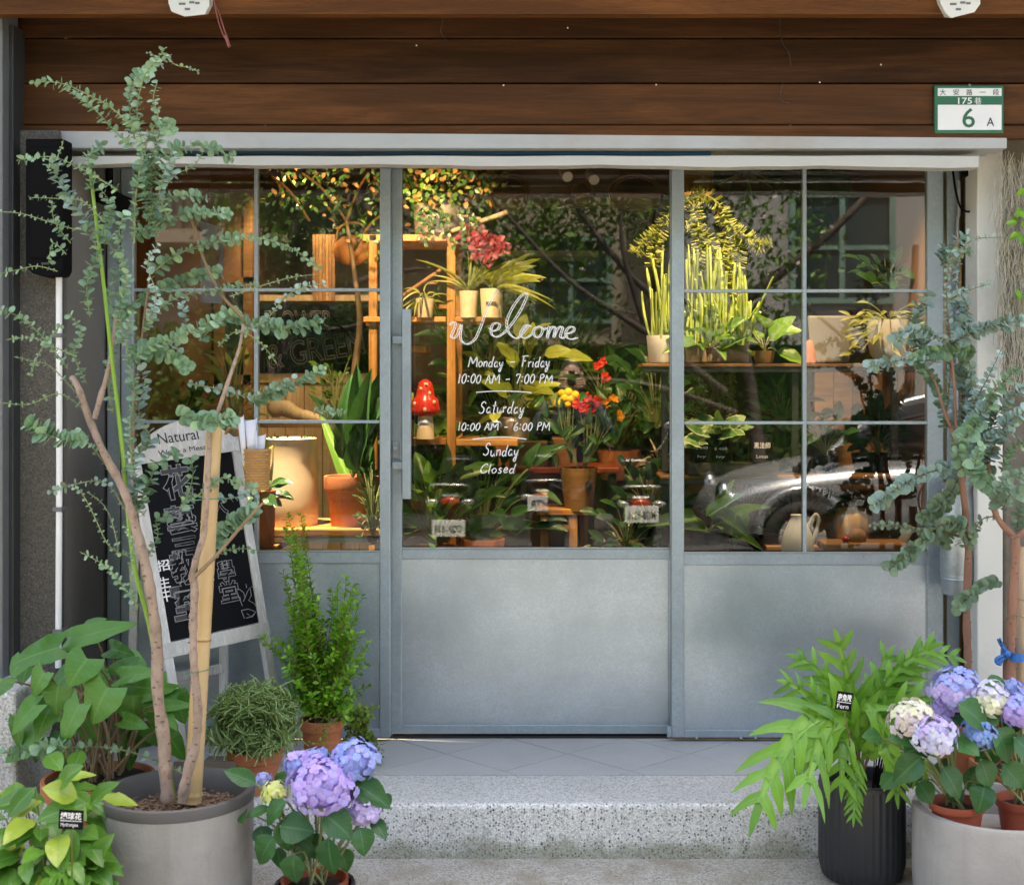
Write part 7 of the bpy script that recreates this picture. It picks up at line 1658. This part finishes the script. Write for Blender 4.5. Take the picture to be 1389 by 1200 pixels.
wp = thing('white_square_pot', 'large pale square pot on the upper rack shelf', 'pot', P(1128, 492, .75)); MB().hexa([P(a, b, yy) for a, b, yy in ((1100, 492, .70), (1152, 492, .70), (1152, 488, .86), (1100, 488, .86), (1095, 428, .70), (1158, 428, .70), (1158, 428, .86), (1095, 428, .86))]).build('pot_body', plain('pale_grey_ceramic', (.17, .165, .15), .5, 0, .06, 5), wp, bevel=.008)
iplant('small dark tree-like plant silhouetted in the upper right pane', 1203, 400, .9, 20, 6, M['black'], 'oval', M['lf_dark'], 34, 30, .55, 38, 44)
iplant('trailing fern in a white ribbed pot at the right of the upper shelf', 1206, 492, .56, 58, 58, M['white_pot'], 'lance', M['lf_gold'], 110, 20, .3, 58, 26, droop=70, prof=lambda r, h: [(.001, 0), (r * .62, 0), (r * .86, h * .2), (r, h * .5), (r * .98, h), (r * .9, h), (r * .88, h - .02)])
iplant('dark columnar cactus cluster on the lower rack shelf', 1190, 645, .75, 70, 30, M['black'], 'oval', M['lf_dark'], 30, 26, .7, 26, 60)
for px, r_, h_ in ((1186, 11, 100), (1164, 8, 70), (1212, 10, 80)):
    pass
cc_ = thing('cactus', 'dark green rounded column cacti behind the right window', 'cactus', P(1188, 600, .95))
for px, r_, py0, py1 in ((1186, 12, 575, 526), (1163, 8, 575, 546), (1213, 9, 575, 545)):
    c = P(px, py0, .95); r = U(r_, .95); h_ = U(py0 - py1, .95); MB().lathe([(r * .8, 0), (r, h_ * .3), (r, h_ * .7), (r * .7, h_ * .92), (.001, h_)], c, 40, flute=.08, fluten=10).build('column', M['lf_dark'], cc_, smooth=180)
MB().box(X(1150, .95), X(1226, .95), .9, 1.02, Z(600, .95), Z(575, .95)).build('planter', M['black_wood'], cc_)
iplant('variegated ivy spilling over the lower rack shelf', 975, 606, .48, 30, 18, M['black'], 'heart', leafmat('variegated_leaf', (.05, .14, .03), (.12, .24, .07), (.30, .36, .18), .4, .2, veins=3, edge=(.40, .46, .26)), 26, 24, .85, 34, 22, droop=26)
for i, (px0, px1, py0, py1, l1, yy) in enumerate(((942, 962, 596, 626, '$ 380', .47), (967, 988, 598, 626, '$ 450', .46), (996, 1014, 600, 626, None, .52), (1020, 1048, 590, 627, '黑法師', .45))):
    o = thing('price_cube', ['black price block leftmost on the lower rack shelf', 'grey black price block second from left on the lower rack shelf', 'plain dark block between the price blocks on the lower shelf', 'large black price block with white characters on the lower shelf'][i], 'price sign', P((px0 + px1) / 2, py1, yy))
    MB().box(X(px0, yy), X(px1, yy), yy, yy + .06, Z(644.5, .5) if False else Z(py1, yy), Z(py0, yy)).build('block', M['chalkboard'], o, bevel=.002)
    if l1:
        cpx = (px0 + px1) / 2; w_ = (px1 - px0) * .8
        text('lettering', l1, o, at(cpx, py0 + (py1 - py0) * .38, yy - .002), M['white_paint'], U(8.5 if i == 3 else 4, yy), U(w_, yy), bold=.01)
        text('lettering', 'Lotus' if i == 3 else 'Ivy', o, at(cpx, py0 + (py1 - py0) * .78, yy - .002), M['white_paint'], U(4.5, yy), U(w_ * .7, yy))
fr = thing('display_riser', 'dark wooden riser board carrying the price blocks', 'riser', P(990, 645, .5)); MB().box(X(934, .46), X(1056, .46), .455, .60, Z(644.2, .46), Z(627.5, .46)).build('board', M['black_wood'], fr, bevel=.002)
iplant('red-tinged bromeliad on the lower rack shelf', 1040, 600, .85, 24, 14, M['black'], 'strap', M['fl_red'], 10, 30, .2, 20, 30)
iplant('broad strap leaved plant in a dark pot at the lower left of the right window', 962, 742, .30, 56, 22, M['charcoal_pot'], 'blade', M['lf_in'], 9, 62, .30, 22, 26, up=.9)
F = Foliage(); F.leaf('blade', M['lf_fern'], P(1008, 690, .2), Vector((-.25, -.2, -1)), Vector((0, -1, .1)), U(52, .2), U(20, .2)); F.leaf('blade', M['lf_fern'], P(958, 700, .25), Vector((1, -.3, .75)), Vector((-.3, -1, .6)), U(60, .25), U(16, .25)); F.emit(bpy.data.objects[[o.name for o in C.objects if o.get('label', '').startswith('broad strap')][0]])
iplant('dark bushy plant on the rack bottom behind the pumpkin', 1085, 742, .9, 40, 24, M['black'], 'lance', M['lf_dark'], 40, 34, .35, 46, 60)
pk = thing('pumpkin', 'tall ribbed yellow ornamental pumpkin on the bottom rack shelf', 'pumpkin', P(1156, 740, .5)); c = P(1156, 739, .6); k_ = U(1, .6)
MB().lathe([(.001, 0), (14 * k_, 1 * k_), (21 * k_, 8 * k_), (24 * k_, 24 * k_), (23 * k_, 40 * k_), (17 * k_, 50 * k_), (6 * k_, 51 * k_), (.001, 49 * k_)], c, 64, flute=.05, fluten=9).build('pumpkin_body', plain('pale_orange_skin', (.52, .32, .10), .5, 0, .12, 8), pk, smooth=180)
MB().tube(crs([c + Vector((0, 0, 49 * k_)), c + Vector((.005, 0, 58 * k_)), c + Vector((.015, 0, 64 * k_))], 4), [.012] * 8 + [.008], 8).build('stem', M['twig'], pk, smooth=60)
jg = thing('white_jug', 'white swan-necked ceramic jug at the bottom of the right window', 'jug', P(1085, 748, .3)); c = P(1082, 750, .3); k_ = U(1, .3)
MB().lathe([(.001, 0), (22 * k_, 0), (23 * k_, 6 * k_), (19 * k_, 26 * k_), (12 * k_, 42 * k_), (9 * k_, 50 * k_), (10 * k_, 52 * k_), (7 * k_, 50 * k_)], c, 32).build('jug_body', M['white_pot'], jg, smooth=60)
MB().tube(crs([c + Vector((14 * k_, 0, 36 * k_)), c + Vector((24 * k_, 0, 52 * k_)), c + Vector((28 * k_, 0, 42 * k_)), c + Vector((20 * k_, 0, 14 * k_))], 6), .008, 8).build('handle', M['white_pot'], jg, smooth=60)
wl = thing('wooden_board', 'dark rustic wooden board and block on the bottom rack shelf', 'board', P(1165, 742, .4)); MB().box(X(1118, .3), X(1232, .3), .3, .46, Z(748, .3), Z(737, .3)).build('board', M['ply'], wl, bevel=.006)
MB().ball(P(1162, 728, .36), U(14, .36), n=9, m=6, sc=(1, .6, .9)).build('block', M['ply'], wl, smooth=40)
o = MB().hexa([P(a, b, yy) for a, b, yy in ((1214, 738, .38), (1228, 738, .38), (1230, 738, .42), (1216, 738, .42), (1230, 712, .38), (1242, 716, .38), (1244, 716, .42), (1232, 712, .42))]).build('pale_card', M['white_pot']); tag(o, 'pale card leaning at the lower right of the right window', 'card')
mbd = MB().ball(P(1147, 731, .32), .014).ball(P(1147, 738, .32), .014, 1); o = mbd.build('trinket', [redg, M['blue']], loc=P(1147, 740, .32), smooth=180); tag(o, 'tiny red and blue trinket by the wooden block', 'trinket')
gl_ = thing('big_leaf_plant', 'large dark glossy leaves hanging at the top of the right window', 'hanging plant', P(1110, 300, .9)); F = Foliage()
for (bx, by, tx, ty_, wd) in ((1110, 225, 1108, 290, 52), (1126, 290, 1092, 335, 40), (1085, 250, 1082, 345, 36), (1130, 232, 1150, 275, 30)): F.leaf('ovate', M['lf_dark'], P(bx, by, 1.7), P(tx, ty_, 1.66) - P(bx, by, 1.7), Vector((.1, -1, -.2)), (P(tx, ty_, 1.7) - P(bx, by, 1.7)).length * 1.05, U(wd, 1.7))
MB().tube(crs([P(1105, 222, 1.72), P(1112, 280, 1.71), P(1120, 350, 1.7), P(1118, 402, 1.6)], 5), .004, 6).build('stem', M['twig_green'], gl_); F.emit(gl_)
iplant('drooping dark fern at the top of the right window', 1010, 232, 1.1, 10, 0, M['black'], 'lance', M['lf_dark'], 40, 40, .2, 40, 8, droop=30)
vp = thing('drain_pipe', 'thick dark pipe bending up the right inside wall', 'pipe', P(1232, 400, 1.2)); MB().tube(crs([P(1262, 300, .9), P(1240, 312, .95), P(1230, 330, 1.0), P(1229, 420, 1.0), P(1229, 640, 1.0)], 6), .022, 10).build('tube', M['in_dark'], vp, smooth=60)
cr_ = thing('cork_panel', 'tall brown plank panel behind the rack at right', 'panel', P(1205, 640, 1.3))
for k in range(5): fbox(1105 + 26 * k, 1105 + 26 * k + 25, 500, 760, 1.35, .02).build('plank', M['ply'], cr_)
o = MB().lathe([(.001, 0), (.03, 0), (.022, .05), (.012, .09), (.001, .095)], P(1098, 492, .55), 20).build('terracotta_bell', M['terracotta'], loc=P(1098, 492, .55), smooth=60); tag(o, 'small terracotta bell on the upper rack shelf by the muntin', 'ornament')

# --- lamps of the shop
def lamp(x, y, z, tx, ty, tz, w_, ang, lab, col=(1, .74, .46), blend=.6):
    t = thing('track_spotlight', lab, 'lamp', (x, y, z))
    p = Vector((x, y, z)); d = (Vector((tx, ty, tz)) - p).normalized()
    MB().tube([p - d * .10, p - d * .01], .032, 14, cap=False).build('lamp_head', M['black'], t, smooth=40)
    MB().tube([p - d * .06, Vector((x, y, 2.46))], .007, 6).build('stem', M['black'], t)
    l = bpy.data.lights.new('spot', 'SPOT'); l.energy = w_; l.spot_size = R(ang); l.spot_blend = blend; l.color = col; l.shadow_soft_size = .03
    o = bpy.data.objects.new('spot', l); C.objects.link(o); o.parent = t; o.location = (0, 0, 0); o.rotation_euler = d.to_track_quat('-Z', 'Y').to_euler()
LAMPK = 0.27
lamp(-.62, .10, 2.36, -.56, .9, 1.65, 85 * LAMPK, 70, 'track spotlight aimed at the pine shelves', )
lamp(-1.18, .07, 2.36, -1.02, .30, 1.05, 480 * LAMPK, 38, 'track spotlight aimed at the cream vase', (1, .84, .66))
lamp(-1.0, .35, 2.38, -1.05, 1.4, 1.5, 28 * LAMPK, 80, 'track spotlight aimed at the inside tree')
lamp(.58, .10, 2.36, .54, .62, 1.5, 85 * LAMPK, 62, 'track spotlight aimed at the rod plants')
lamp(.1, .4, 2.38, .05, 1.1, .9, 60 * LAMPK, 70, 'track spotlight aimed at the bouquet')
lamp(1.15, .12, 2.38, 1.12, .75, .8, 60 * LAMPK, 90, 'track spotlight aimed at the right rack')
lamp(-1.3, 1.2, 2.38, -1.2, 2.4, 1.2, 40 * LAMPK, 80, 'track spotlight aimed at the back chalkboard')
